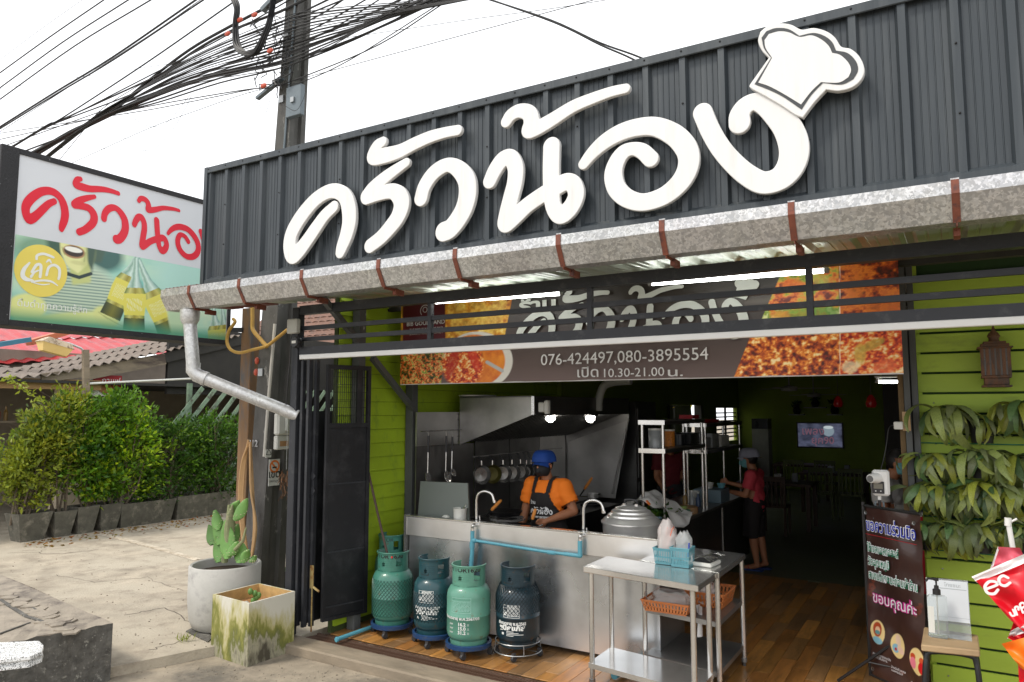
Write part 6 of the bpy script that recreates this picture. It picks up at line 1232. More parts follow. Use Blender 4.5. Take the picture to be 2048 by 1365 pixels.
# second wok and clutter further back
wok('wok with a raised orange handle on the rear burner behind the cook',-3.9,7.35,.84,.2,aY(1160,992,7.0),aY(1184,956,6.95))
rb = thing('rear_burner','low dark burner bench behind the cook with pots on it','burner',(-3.9,7.6,0)); MB().box((-4.18,6.95,0),(-3.72,8.9,.78)).build('bench',s_dark,rb)
for k in range(3): MB().lathe([(.09,0),(.13,0),(.13,.03),(.09,.03)],(-3.95,7.3 + k * .6,.78),16).build('burner_ring',wkm,rb)
for i,(px,py,r_,h_,lab) in enumerate([(1225,985,.06,.1,'small steel pot at the far right of the rear bench'),(1205,990,.05,.09,'small pot second from the right on the rear bench'),(1186,992,.07,.06,'flat steel pan on the rear bench behind the cook')]):
 c = aZ(px,py + 4,.80); t = thing('small_pot',lab,'pot',(c.x,c.y,.80)); MB().lathe([(0,0),(r_,0),(r_ * 1.05,h_),(r_ * .98,h_),(r_ * .95,.01),(0,.01)],(c.x,c.y,.80),18).build('bowl',al,t,smooth=50); MB().tube([(c.x + r_,c.y,.80 + h_ * .8),(c.x + r_ + .05,c.y - .02,.80 + h_)],.006,5).build('handle',bkp,t)
# prep counter
pc_ = thing('prep_counter','long dark steel preparation counter behind the range','counter',(-2.75,8.6,0)); CX0,CX1,CY0,CY1 = -3.12,-2.42,6.98,10.35
MB().box((CX0,CY0,.82),(CX1,CY1,.85)).build('worktop',s_dull,pc_); MB().box((CX0 + .02,CY0 + .02,.05),(CX1 - .012,9.0,.82)).build('cabinet',s_dark,pc_); MB().box((CX0 + .02,9.01,.05),(CX1 - .012,CY1 - .02,.82)).build('cabinet',s_dark,pc_)
MB().box((CX1 - .011,9.0,.1),(CX1 - .004,9.03,.8)).build('seam_trim',s_pol,pc_); MB().box((CX0 + .1,CY0 - .18,.80),(CX1 + .0,CY0 - .002,.815)).build('front_ledge',s_pol,pc_)
def rack(lab,x0,x1,y0,y1,zs_,ztop):
 t = thing('steel_rack',lab,'rack',((x0 + x1) / 2,(y0 + y1) / 2,.85)); 
 for x in (x0 + .03,x1 - .03):
  for y in (y0 + .03,y1 - .03): MB().tube([(x,y,.85),(x,y,ztop)],.0165,12).build('post',s_pol,t,smooth=True)
 for z in zs_: MB().box((x0,y0,z - .045),(x1,y0 + .004,z)).build('shelf_edge',s_pol,t); MB().box((x0,y0 + .004,z - .012),(x1,y1,z - .002)).build('shelf',s_dull,t); MB().box((x1 - .003,y0 + .004,z - .045),(x1,y1,z - .012)).build('shelf_edge',s_dark,t)
 return t
rack('nearer steel two tier rack standing on the preparation counter',-2.735,-2.455,7.05,8.45,(1.60,1.885),1.88); rack('farther steel two tier rack on the preparation counter',-2.735,-2.455,8.52,10.2,(1.52,1.83),1.825)
def jar(lab,x,y,z,r,h,mat,lid,cat='jar'):
 t = thing('food_jar',lab,cat,(x,y,z)); MB().lathe([(0,0),(r,0),(r,h * .9),(r * .95,h * .92),(0,h * .92)],(x,y,z),20).build('body',mat,t,smooth=50); MB().lathe([(r * 1.03,h * .9),(r * 1.03,h),(0,h)],(x,y,z),20).build('lid',lid,t); return t
glj = pm('clear_plastic',(.30,.32,.33),.2,bump=0,spec=.6); orj = pm('orange_snack',(.50,.17,.02),.5,var=.5,scale=60); dkj = pm('dark_pan',(.02,.022,.025),.3,.3)
Zs = 1.60
jar('tall clear jar with a white lid on the near rack shelf',-2.62,7.25,Zs,.075,.20,glj,wm); jar('jar filled with orange snacks beside the clear jar on the rack',-2.60,7.62,Zs,.055,.18,orj,wm); jar('small dark caddy of orange handled tools on the rack shelf',-2.60,7.95,Zs,.06,.12,dkj,bkp)
bx_ = lambda nm,a,b,mat,lab,cat,**k: single(MB().box(a,b),nm,mat,lab,cat,**k)
bx_('storage_box',(-2.70,8.02,Zs + .0),(-2.49,8.34,Zs + .13),dkj,'black box on the near rack shelf with a pan leaning on it','box',bevel=.01)
bx_('storage_box',(-2.70,8.6,1.52),(-2.50,8.85,1.66),glj,'clear box on the far rack shelf','box',bevel=.01); bx_('storage_box',(-2.70,8.9,1.52),(-2.50,9.2,1.70),glj,'taller clear box on the far rack shelf','box',bevel=.01)
bx_('storage_box',(-2.70,9.3,1.52),(-2.50,9.7,1.66),wm,'pale container farthest along the rack shelf','box',bevel=.01); bx_('red_box',(-2.68,8.2,1.887),(-2.52,8.44,1.93),rs,'red snack carton lying on top of the near rack','box'); bx_('red_box',(-2.68,8.56,1.832),(-2.52,9.3,1.87),rs,'long red carton lying on top of the far rack','box')
for k in range(8):
 m = MB(); y = 8.0 + k * .05; m.tube([(-2.455,y,1.555),(-2.45,y,1.51),(-2.45,y + .01,1.50)],.004,5); m.build('hook',s_pol,bpy.data.objects['steel_rack'])
# vegetables, cloth, board and bowls on the counter
def basket(lab,x,y,z,w,d,h,mat,cat='basket',rot=0,name='basket',grp=None,sl=9,flare=1.18):
 t = thing(name,lab,cat,(0,0,0),0,grp); fl = flare
 def P(u,v,zz_): k = 1 + (fl - 1) * zz_ / h; return (u * w / 2 * k,v * d / 2 * k,zz_)
 m = MB(); m.poly([P(-1,-1,0),P(1,-1,0),P(1,1,0),P(-1,1,0)],.004,(0,0,1)); m.build('base',mat,t); m = MB()
 sides = [((-1,-1),(1,-1)),((1,-1),(1,1)),((1,1),(-1,1)),((-1,1),(-1,-1))]
 for (a,b) in sides:
  for (z0,z1) in ((0,h * .14),(h * .42,h * .52),(h * .84,h)): m.add([P(*a,z0),P(*b,z0),P(*b,z1),P(*a,z1)],[(0,1,2,3)])
  for i in range(sl + 1):
   t0 = i / sl; e = .28 / sl; q = lambda s: (a[0] + (b[0] - a[0]) * s,a[1] + (b[1] - a[1]) * s)
   s0,s1 = max(0,t0 - e),min(1,t0 + e); m.add([P(*q(s0),0),P(*q(s1),0),P(*q(s1),h),P(*q(s0),h)],[(0,1,2,3)])
 m.build('wall',mat,t); rp = [P(*s,h) for s in ((-1,-1),(1,-1),(1,1),(-1,1))]; MB().tube([Vector(p) for p in rp],.005,6,closed=True).build('rim',mat,t)
 t.location = (x,y,z); t.rotation_euler = (0,0,rot); return t
grb = pm('green_basket',(.02,.20,.12),.45,bump=0); blb = pm('pale_blue_basket',(.13,.34,.40),.5,var=.08,bump=0); orb = pm('orange_basket',(.60,.20,.06),.5,var=.08,bump=0); slt = pm('slate_blue_basket',(.12,.18,.22),.5,bump=0)
c = aZ(1354,1040,.83); basket('green basket of pale cucumbers at the near end of the preparation counter',c.x,c.y,.855,.20,.16,.075,grb)
cuc = pm('cucumber',(.30,.42,.12),.5,var=.25,scale=14,perobj=.2); 
for i in range(13):
 a = rng.random() * .6 - .3; q = Vector((c.x + (i % 4 - 1.5) * .045,c.y + (i // 4 - 1) * .03,.90 + .028 * (i // 5))); t = MB().tube([q + Vector((-.02,-.06,0)),q + Vector((-.01,-.045,0)),q + Vector((.0,.03,0)),q + Vector((.01,.06,0))],[.012,.019,.019,.011],9); single(t,'cucumber',cuc,'pale green cucumber piled in the green basket','cucumber','cucumbers in the green basket',smooth=True)
c = aZ(1308,1030,.85); c = Vector((max(c.x,-2.9),c.y,0)); basket('slate blue basket of leafy vegetables beside the rack post',-2.62,7.12,.853,.22,.2,.08,slt)
vg = thing('leafy_vegetables','heap of leafy green vegetables in the slate blue basket','vegetables',(-2.62,7.12,.9)); n = 420; P_0 = np.stack([-2.62 + .09 * rng.normal(size=n),7.12 + .07 * rng.normal(size=n),.93 + .035 * np.abs(rng.normal(size=n))],1); leaves('leaves',P_0,rng.normal(size=(n,3)) + [0,-.3,.3],.06,lm3,vg,.6 + rng.random((n,3)) * .8)
single(MB().tube([aY(1293,1003,7.0),aY(1300,1010,6.98)],[.016,.012],8),'carrot',pm('carrot_orange',(.75,.17,.02),.5),'orange carrot top among the leafy vegetables','carrot',smooth=True)
# cloth draped over the vegetables
cl_ = pm('grey_white_cloth',(.66,.65,.63),.85,var=.1,scale=6,bump=.3,bscale=40)
def drape(u,v):
 x = -3.02 + .72 * u + .05 * v; y = 7.5 - .50 * v - .05 * u; z = .98 + .15 * math.exp(-((u - .42) / .25) ** 2) * (1 - .3 * v) + .035 * pnoise(Vector((u * 6,v * 5,1))) + .025 * math.sin(u * 19 + v * 7)
 if u > .72: z -= (u - .72) * .45 * (.3 + v); 
 return Vector((x,y,max(z,.862)))
single(MB().grid(drape,36,20),'cloth',cl_,'crumpled white cloth spread over the vegetables behind the steamer','cloth',smooth=60)
wc = aZ(1417,1012,.85); wd = thing('chopping_block','round pale wooden chopping block on the preparation counter','chopping block',(-2.6,7.95,.85)); MB().lathe([(0,0),(.165,0),(.17,.01),(.17,.06),(.165,.07),(0,.07)],(-2.60,8.0,.851),32).build('block',pm('block_wood',(.36,.22,.11),.7,var=.15,scale=9,stretch=(1,1,4)),wd,smooth=50)
single(MB().grid(lambda u,v: Vector((-2.58 + .16 * u,7.62 + .18 * v,.87 + .03 * pnoise(Vector((u * 7,v * 7,3))))),12,12),'cloth',cl_,'small crumpled white rag by the chopping block','cloth',smooth=60)
tr_ = thing('chilli_tray','dark tray of chopped red chilli on the counter by the chopping block','tray',(-2.56,7.45,.85)); MB().box((-2.66,7.36,.853),(-2.48,7.56,.875)).build('tray',dkj,tr_); m = MB()
for k in range(40): m.ell((-2.57 + rng.normal() * .04,7.46 + rng.normal() * .04,.88),.008,5,3)
m.build('chillies',pm('chilli',(.5,.03,.02),.4),tr_)
for i,(x,y,r_,h_,mt_,lab) in enumerate([(-2.62,9.15,.055,.07,wm,'white bowl stack on the counter by the woman'),(-2.50,9.25,.055,.06,blb,'pale blue bowl held over the counter by the woman'),(-2.70,8.75,.07,.16,wm,'white jug on the counter beside the sauce bottles')]):
 t = thing('bowl' if i < 2 else 'jug',lab,'bowl' if i < 2 else 'jug',(x,y,.85)); zb = .852 + (.16 if i < 2 else 0); MB().lathe([(0,0),(r_ * .6,0),(r_,h_),(r_ * .96,h_),(r_ * .55,.01),(0,.01)],(x,y,zb),20).build('bowl' if i < 2 else 'body',mt_,t,smooth=50)
bx_('crate',(-2.78,9.0,.852),(-2.44,9.4,1.008),slt,'dark low crate under the bowls on the counter','crate')
for i,(x,y,h_,mt_,lab) in enumerate([(-2.70,8.42,.20,bm_[3],'brown sauce bottle with a yellow neck on the counter'),(-2.66,8.54,.18,glj,'clear round bottle beside the brown sauce bottle'),(-2.60,8.60,.16,bm_[2],'dark bottle in the blue caddy on the counter'),(-2.54,8.66,.17,glj,'clear bottle rightmost in the caddy')]):
 t = thing('sauce_bottle',lab,'bottle',(x,y,.85)); MB().lathe([(0,0),(.03,0),(.03,h_ * .6),(.012,h_ * .75),(.012,h_),(0,h_)],(x,y,.853),12).build('body',mt_,t,smooth=50); MB().lathe([(.014,h_ * .92),(.014,h_ * 1.05),(0,h_ * 1.05)],(x,y,.853),10).build('cap',yc if i == 0 else wm,t)
# ================================================================== STEEL TABLES BY THE ENTRANCE
def stable(lab,q,z,shelves,legs,rr_=.019,thick=.042):
 t = thing('steel_table',lab,'table',(sum(p[0] for p in q) / 4,sum(p[1] for p in q) / 4,0)); MB().poly([(p[0],p[1],z) for p in q],thick,(0,0,-1)).build('top',s_pol,t,bevel=.004)
 cx = sum(p[0] for p in q) / 4; cy = sum(p[1] for p in q) / 4
 for (a,b) in legs: MB().tube([(a,b,.03),(a,b,z - thick)],rr_,14).build('leg',s_pol,t,smooth=True); MB().lathe([(rr_ + .004,.03),(rr_ + .004,.06),(rr_,.06)],(a,b,0),12).build('foot',s_dull,t); MB().lathe([(0,0),(.014,0),(.014,.03)],(a,b,0),10).build('foot',s_dark,t)
 for zz_ in shelves: k = .93; MB().poly([(cx + (p[0] - cx) * k,cy + (p[1] - cy) * k,zz_) for p in q],.035,(0,0,-1)).build('shelf',s_pol if zz_ < .3 and cy < 5.2 else s_dull,t)
 return t
T1 = [tuple(aZ(1166,1133,.85))[:2],tuple(aZ(1396,1172,.85))[:2],None,None]; a,b = Vector((*T1[0],0)),Vector((*T1[1],0)); nb = Vector((.0,1,0)); dT = .44
T1[2] = tuple((b + nb * dT))[:2]; T1[3] = tuple((a + nb * dT))[:2]
lg = lambda Q,k=.90,ky=.84: [((sum(p[0] for p in Q) / 4) + (p[0] - sum(q[0] for q in Q) / 4) * k,(sum(p[1] for p in Q) / 4) + (p[1] - sum(q[1] for q in Q) / 4) * ky) for p in Q]
stable('narrow stainless table nearest the street, its end overlapping the range',T1,.85,(.17,),lg(T1,.88,.82))
T2 = [(b.x - .62,b.y + dT + .12),(b.x + .015,b.y + dT + .005),(b.x + .015,6.02),(b.x - .62,6.07)]; t2 = stable('second stainless table behind the narrow one, with baskets on its middle shelf',T2,.852,(.16,.50),lg(T2,.92,.90))
def onz(x,y,z): p = aZ(x,y,z); return p.x,p.y
x,y = onz(1327,1128,.855); basket('left pale blue plastic basket on the steel table holding a bag of straws',x,y + .05,.853,.12,.13,.115,blb,grp='pale blue baskets on the steel table',sl=10)
x2,y2 = onz(1361,1134,.855); basket('right pale blue plastic basket on the steel table, taller, with a blue pen',x2,y2 + .05,.853,.13,.13,.135,blb,grp='pale blue baskets on the steel table',sl=12,flare=1.1)
def film(name,c=(.75,.72,.70),a=.35,rough=.25): return pm(name,c,rough,alpha=a,bump=.3,bscale=14,var=.1,spec=.8)
flm = film('plastic_film',(.80,.74,.72),.62); flc = film('clear_film',(.78,.80,.80),.40)
def bag(lab,c,w,d,h,mat,seed,name='plastic_bag',tip=.45):
 def f(u,v):
  a = 2 * math.pi * u; t = v; k = (1 - .15 * t) * (1 if t < .75 else 1 - (t - .75) * 4 * (1 - tip)); nz_ = 1 + .22 * pnoise(Vector((math.cos(a) * 1.7 + seed,math.sin(a) * 1.7,t * 4))) + .08 * pnoise(Vector((math.cos(a) * 6 + seed,math.sin(a) * 6,t * 11)))
  return Vector((c[0] + math.cos(a) * w / 2 * k * nz_,c[1] + math.sin(a) * d / 2 * k * nz_,c[2] + h * t + .02 * pnoise(Vector((a,seed,t * 3)))))
 o = single(MB().grid(f,34,22),name,mat,lab,'plastic bag',smooth=70); return o
bag('clear plastic bag of straws rising from the left blue basket',(x + .01,y + .06,.87),.16,.13,.30,flm,3.1); bag('puffy clear plastic bag in the right blue basket',(x2 + .01,y2 + .06,.90),.13,.12,.20,flc,7.7)
sw_ = thing('drinking_straws','bundle of coral striped drinking straws inside the plastic bag','straws',(x,y + .06,.9)); m1,m2 = MB(),MB()
for i in range(22):
 p = Vector((x - .03 + .03 * rng.random(),y + .05 + .02 * rng.normal(),.90)); (m1 if i % 2 else m2).tube([p,p + Vector((.04 + .02 * rng.normal(),.0,.22))],.0035,5)
m1.build('straws',pm('coral_straw',(.75,.22,.13),.4,bump=0),sw_); m2.build('straws',pm('white_straw',(.8,.7,.66),.4,bump=0),sw_)
single(MB().tube([(x2 + .06,y2 + .0,.93),(x2 + .065,y2 + .01,1.03)],.006,7),'pen',pm('pen_blue',(.02,.05,.35),.4),'blue capped pen standing in the right blue basket','pen')
xt,yt = onz(1408,1130,.86); ty = thing('white_tray','shallow white tray holding tongs and skewers on the steel table','tray',(xt,yt,.853)); MB().poly([(xt - .11,yt - .04,.854),(xt + .07,yt - .06,.854),(xt + .09,yt + .13,.854),(xt - .09,yt + .15,.854)],.028,(0,0,1)).build('tray',wm,ty,bevel=.006); MB().poly([(xt - .09,yt - .02,.8825),(xt + .055,yt - .04,.8825),(xt + .07,yt + .11,.8825),(xt - .07,yt + .13,.8825)],.002,(0,0,1)).build('inner',dkj,ty)
for i in range(4):
 t = thing('tongs',['steel tongs lying leftmost on the white tray','longer steel tongs crossing the tray','black handled tongs at the tray edge','thin skewer across the tray'][i],'tongs' if i < 3 else 'skewer',(xt,yt,.89)); o = Vector((xt - .08 + .03 * i,yt + .10,.90 + .006 * i)); e = o + Vector((.15 - .01 * i,-.14 + .03 * i,.012 * (i % 2)))
 for s in (-1,1): MB().tube([o,lerp(o,e,.5) + Vector((.008 * s,.008 * s,.012)),e + Vector((.01 * s,.01 * s,0))],.0035,5).build('arm',s_pol if i != 2 else bkp,t,smooth=True)
x,y = T2[0][0] + .20,T2[1][1] + .16; basket('wide orange basket at the front of the middle table shelf',x + .02,y,.503,.31,.22,.08,orb,sl=14); basket('orange basket at the back of the middle table shelf',x + .22,y + .36,.503,.26,.30,.11,orb,sl=10)
bag('crumpled clear bag lying in the wide orange basket',(x + .03,y + .02,.52),.30,.20,.12,flc,2.2,tip=.8); bag('clear bag bulging over the back orange basket',(x + .18,y + .30,.53),.20,.20,.17,flc,5.2)
hb_ = lambda u,v: Vector((x + .235 + .035 * (u - .5) * (1.5 - v) + .012 * math.sin(u * 9),y + .02 + .03 * math.sin(u * 5 + v * 2),.56 - .22 * v)); single(MB().grid(hb_,8,12),'white_bag',pm('white_film',(.6,.6,.6),.4,bump=.2),'white plastic bag handle hanging off the middle shelf of the table','plastic bag',smooth=70)
# ================================================================== FOOD BANNER UNDER THE CANOPY
YBN = 5.55; fbn = thing('food_banner','wide dark brown restaurant banner with food photographs, shop name, phone numbers and opening hours','banner',(-2.4,YBN,2.24))
bx0,bx1,bz0,bz1 = aY(800,768,YBN).x,aY(1807,748,YBN).x,2.24,3.02; W,H = bx1 - bx0,bz1 - bz0; o = (bx0,YBN,bz0); EX,EY = (1,0,0),(0,0,1); nu,nv = 720,150
x,y = sheet_xy(o,EX,EY,W,H,nu,nv)
n1 = vnoise(nu,nv,125,26,21,4); n2 = vnoise(nu,nv,200,42,22,3); n3 = vnoise(nu,nv,44,10,23,4); n4 = vnoise(nu,nv,3,2,24,2); n5 = vnoise(nu,nv,260,60,25,2)
sharp = lambda n,k=2.6: np.clip(.5 + (n - .5) * k,0,1)
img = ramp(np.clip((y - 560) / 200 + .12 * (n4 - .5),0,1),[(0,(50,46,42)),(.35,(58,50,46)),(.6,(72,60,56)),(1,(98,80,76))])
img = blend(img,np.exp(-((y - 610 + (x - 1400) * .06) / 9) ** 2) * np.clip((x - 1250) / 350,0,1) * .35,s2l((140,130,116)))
def food(stops,a,b,k=2.6): return ramp(sharp(a * .6 + b * .4,k),[(t,c) for t,c in stops])
fried = food([(0,(70,20,6)),(.25,(140,40,8)),(.5,(205,92,20)),(.72,(236,142,44)),(.9,(250,200,110)),(1,(255,228,170))],n1,n2,2.7)
soup = food([(0,(120,60,8)),(.3,(190,110,16)),(.6,(222,158,34)),(.85,(240,204,90)),(1,(250,232,160))],n3,n1,2.4)
veg = food([(0,(110,30,8)),(.22,(214,92,20)),(.45,(236,150,50)),(.6,(196,186,60)),(.78,(104,150,40)),(1,(220,224,150))],n3,n1,3.0)
greens = food([(0,(40,50,14)),(.25,(96,110,30)),(.45,(200,60,20)),(.65,(226,120,40)),(.85,(240,200,130)),(1,(120,160,50))],n1,n5,3.2)
crab = food([(0,(130,20,6)),(.3,(206,56,16)),(.55,(234,112,30)),(.75,(242,176,84)),(1,(252,226,180))],n1,n5,2.6)
brown = food([(0,(60,20,8)),(.3,(130,44,12)),(.55,(200,90,20)),(.8,(232,134,36)),(1,(214,110,40))],n3,n2,3.0)
def over(mask,pic):
 global img
 img = img * (1 - mask[...,None]) + pic * mask[...,None]
over(m_poly(x,y,[(889,560),(1032,560),(1006,690),(889,690)]),soup)
for (cx,cy,rx,ry,r_) in ((925,645,22,26,20),(958,625,18,30,-10),(985,640,20,30,15),(1000,610,14,22,0),(915,612,16,14,0)): over(m_ell(x,y,cx,cy,rx,ry,r_,.25) * .6,ramp(sharp(n1,2),[(0,(206,150,40)),(1,(246,222,110))]))
over(m_poly(x,y,[(796,690),(892,690),(880,780),(796,780)]),greens)
over(m_ell(x,y,956,722,69,58,0,.03),ramp(n4 * 0 + .9,[(0,(120,120,120)),(1,(226,224,216))])); over(m_ell(x,y,950,722,60,52,0,.04),ramp(sharp(n3,2),[(0,(206,96,14)),(1,(240,150,40))])); over(m_ell(x,y,926,728,42,48,10,.15),crab)
over(m_ell(x,y,905,725,10,34,18,.3) * .8,s2l((190,30,16)) + 0 * img); over(m_ell(x,y,948,715,9,30,-18,.3) * .8,s2l((214,50,24)) + 0 * img); over(m_line(x,y,[(975,725),(1004,742)],7),s2l((180,184,184)) + 0 * img)
over(m_poly(x,y,[(806,540),(891,540),(891,682),(806,682)]),s2l((84,14,26)) + 0 * img); over(m_poly(x,y,[(801,540),(806,540),(806,690),(801,690)]),s2l((190,140,40)) + 0 * img)
over(m_poly(x,y,[(1575,520),(1677,520),(1680,660),(1514,660)]),veg); over(m_poly(x,y,[(1677,500),(1812,500),(1812,660),(1680,660)]),brown)
over(m_poly(x,y,[(1506,660),(1680,660),(1680,770),(1462,770)]),fried); over(m_poly(x,y,[(1680,660),(1812,660),(1812,770),(1680,770)]),crab)
for (cx,cy,rx,ry,r_,c) in ((1585,570,22,12,0,(240,120,30)),(1600,630,34,13,-8,(120,160,50)),(1650,625,26,16,10,(90,150,50)),(1640,560,20,12,20,(206,200,90)),(1560,632,20,10,0,(222,150,50))): over(m_ell(x,y,cx,cy,rx,ry,r_,.3) * .75,s2l(c) * (.7 + .6 * n1[...,None]))
for (cx,cy,rx,ry,r_,c) in ((1712,575,18,26,10,(220,120,30)),(1755,620,22,22,0,(214,110,24)),(1790,620,14,24,0,(206,104,30)),(1720,708,12,20,0,(220,190,80)),(1700,735,16,12,0,(245,225,180)),(1770,735,26,16,-20,(235,100,50)),(1745,690,26,9,-25,(200,176,70))): over(m_ell(x,y,cx,cy,rx,ry,r_,.3) * .7,s2l(c) * (.65 + .6 * n2[...,None]))
over(m_line(x,y,[(1680,500),(1680,775)],1.3),s2l((250,230,200)) + 0 * img)
sag = lambda u,v: .012 * np.sin(u * 9.0) * v + .004 * np.sin(u * 37)
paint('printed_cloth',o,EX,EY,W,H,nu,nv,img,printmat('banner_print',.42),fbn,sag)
bwm = pm('banner_white',(.62,.66,.62),.45,var=.03,bump=0); bgm = pm('banner_grey_white',(.60,.60,.60),.45,bump=0)
YN = YBN - .028
dst = [(1031,668),(1097,699),(1498,636),(1316,645),(1372,688),(1294,613),(1376,568)]; src = [(569,497),(679,515),(1614,306),(1156,332),(1283,421),(1103,278),(1260,172)]
fm = affine([l2(p) for p in src],[(aY(a,b,YN).x,aY(a,b,YN).z) for a,b in dst])
for i in range(8): onplane(outline_mesh(logo_on(fm,2,[i]),0,bwm),'letter',(0,YN,0),EX,EY,fbn,0)
hx = affine([l2((1561,51)),l2((1606,236)),l2((1503,172)),l2((1727,140))],[(aY(a,b,YN).x,aY(a,b,YN).z) for a,b in ((1480,551),(1497,606),(1458,600),(1522,566))])
onplane(outline_mesh([[hx(p) for p in HL[2]]],0,bwm),'chef_hat',(0,YN,0),EX,EY,fbn,0)
def ptext(s,px,py,h_px,mat,align='LEFT',sx=1.,off=0.,name='lettering',wpx=None):
 p = aY(px,py,YN); hh = aY(px,py - h_px,YN).z - p.z; me = text_mesh(s,hh / .70,mat,align=align,sx=sx,offset=off)
 if wpx:
  w_ = max(v.co.x for v in me.vertices) - min(v.co.x for v in me.vertices); tw = aY(px + wpx,py,YN).x - p.x
  for v in me.vertices: v.co.x *= tw / w_
 return onplane(me,name,p,EX,EY,fbn,0)
ptext('076-424497,080-3895554',1081,731,22,bgm,wpx=335); ptext('เปิด',1152,755,19,bgm,wpx=42,off=.001); ptext('10.30-21.00',1203,755,17,bgm,wpx=120); ptext('น.',1333,753,16,bgm,wpx=30,off=.001)
ptext('ร้าน',1038,625,24,bwm,wpx=74,off=.006)
ptext('BIB GOURMAND',813,653,8,bgm,wpx=76,off=.001); ptext('THE MICHELIN GUIDE 2019',819,664,6,bgm,wpx=66); ptext('BANKOK,PHUKET,PHANG-NGA',819,671,4.5,bgm,wpx=66)
rg = .055; cc = aY(850,622,YN); onplane(outline_mesh(contour([[(rg * math.cos(t),rg * math.sin(t),.008) for t in np.linspace(R(-40),R(220),14)],[(rg * .45 * math.cos(t),.01 + rg * .45 * math.sin(t),.007) for t in np.linspace(0,6.2,12)]],res=60),0,bgm),'ring_mark',cc,EX,EY,fbn,0)
MB().box((bx0,YBN + .01,bz1),(bx1,YBN + .05,bz1 + .04)).build('batten',gm,fbn); MB().tube([(bx0,YBN + .01,bz0),(bx1,YBN + .01,bz0)],.008,6).build('hem',bgm,fbn)
# fluorescent tubes
def tube_lamp(lab,a,b,st=10.0,r=.016):
 t = thing('fluorescent_tube',lab,'tube lamp',tuple((a + b) / 2),0,'lit fluorescent tubes'); d = (b - a).normalized(); g = MATS.get('tube_glow') or pm('tube_glow',(.9,.9,.9),.4,bump=0,emit=(1,1,.97),estr=st)
 MB().tube([a + d * .03,b - d * .03],r,12).build('glass',g,t,smooth=True); MB().tube([a,a + d * .03],r * 1.1,10).build('end_cap',boltm,t); MB().tube([b - d * .03,b],r * 1.1,10).build('end_cap',boltm,t); MB().box((a.x,a.y - .02,a.z + .035),(b.x,a.y + .02,b.z + .055)).build('batten',wm,t)
 for s in (a + d * .02,b - d * .02): MB().box((s.x - .01,s.y - .01,s.z),(s.x + .01,s.y + .01,s.z + .04)).build('holder',wm,t)
tube_lamp('left lit tube shining behind the gate rails',aY(866,605,5.0),aY(1127,587,5.0)); tube_lamp('right lit tube, longer, shining behind the gate rails',aY(1297,568,5.0),aY(1658,541,5.0))
tube_lamp('distant lit tube on the ceiling at the upper right of the dining room',aY(1750,764,7.4),aY(1803,764,7.4),r=.013)
# ================================================================== WALL LANTERN, PLANTS AND THINGS AT THE RIGHT
ln = thing('wooden_lantern','dark wooden temple roofed lantern on the green slatted wall','lantern',(.2,6.15,1.98)); wdl = pm('lantern_wood',(.13,.06,.03),.65,var=.35,scale=10,bump=.3,stretch=(1,1,.3),stain=(.07,.05,.04),st_scale=8); YLN = 6.10
lc = lambda a,b: aY(a,b,YLN)
cx = lc(1991,735).x; k_ = (lc(2001,735).x - lc(1991,735).x) / 10
def lbx(x0,x1,y0,y1,dp,nm,mt=wdl): za,zb = lc(1991,y0).z,lc(1991,y1).z; hw_ = (x1 - x0) / 2 * k_; MB().box((cx - hw_,YLN - dp * k_,min(za,zb)),(cx + hw_,YLN + dp * k_,max(za,zb))).build(nm,mt,ln,bevel=.003)
lbx(1955,2027,695,698,34,'eave'); lbx(1962,2020,689,695,28,'roof'); lbx(1968,2014,684,689,22,'roof'); lbx(1962,2020,698,752,24,'body',pm('lantern_glass',(.10,.09,.08),.3,bump=0)); lbx(1960,2028 - 8,752,757,28,'ledge'); lbx(1966,2016,757,771,22,'base'); lbx(1962,2022,771,775,30,'bottom_ledge')
for i in range(6): xx = cx + (-27 + i * 10.8) * k_; MB().box((xx - .010,YLN - 26 * k_,lc(1991,752).z),(xx + .010,YLN - 23.5 * k_,lc(1991,698).z)).build('bar',wdl,ln)
MB().lathe([(.035,0),(.03,.02),(.04,.04),(.03,.06),(.012,.08),(.004,.12),(0,.13)],(cx,YLN,lc(1991,684).z),10).build('finial',wdl,ln,smooth=True)
# strap leaved wall plants
lfm_ = []
for i,(c,st) in enumerate([((.13,.17,.06),.12),((.08,.15,.05),.12),((.21,.26,.07),.1),((.16,.19,.08),.1),((.27,.30,.04),.1)]):
 m_,nt,b = newmat('fern_leaf_%d' % i); N = nt.nodes.new; tc = N('ShaderNodeTexCoord'); v = N('ShaderNodeTexVoronoi'); v.inputs['Scale'].default_value = 150; L(nt,tc.outputs['Object'],v.inputs['Vector']); r = N('ShaderNodeValToRGB'); r.color_ramp.elements[0].color = (c[0] * .55,c[1] * .6,c[2] * .6,1); r.color_ramp.elements[1].color = (*c,1); r.color_ramp.elements[0].position = .25; r.color_ramp.elements[1].position = .4; L(nt,v.outputs['Distance'],r.inputs[0])
 hs = N('ShaderNodeHueSaturation'); oi = N('ShaderNodeObjectInfo'); mr = N('ShaderNodeMapRange'); mr.inputs[3].default_value = .65; mr.inputs[4].default_value = 1.35; L(nt,oi.outputs['Random'],mr.inputs[0]); L(nt,mr.outputs[0],hs.inputs['Value']); L(nt,r.outputs[0],hs.inputs['Color']); L(nt,hs.outputs[0],b.inputs['Base Color']); b.inputs['Roughness'].default_value = .42; lfm_.append(m_)
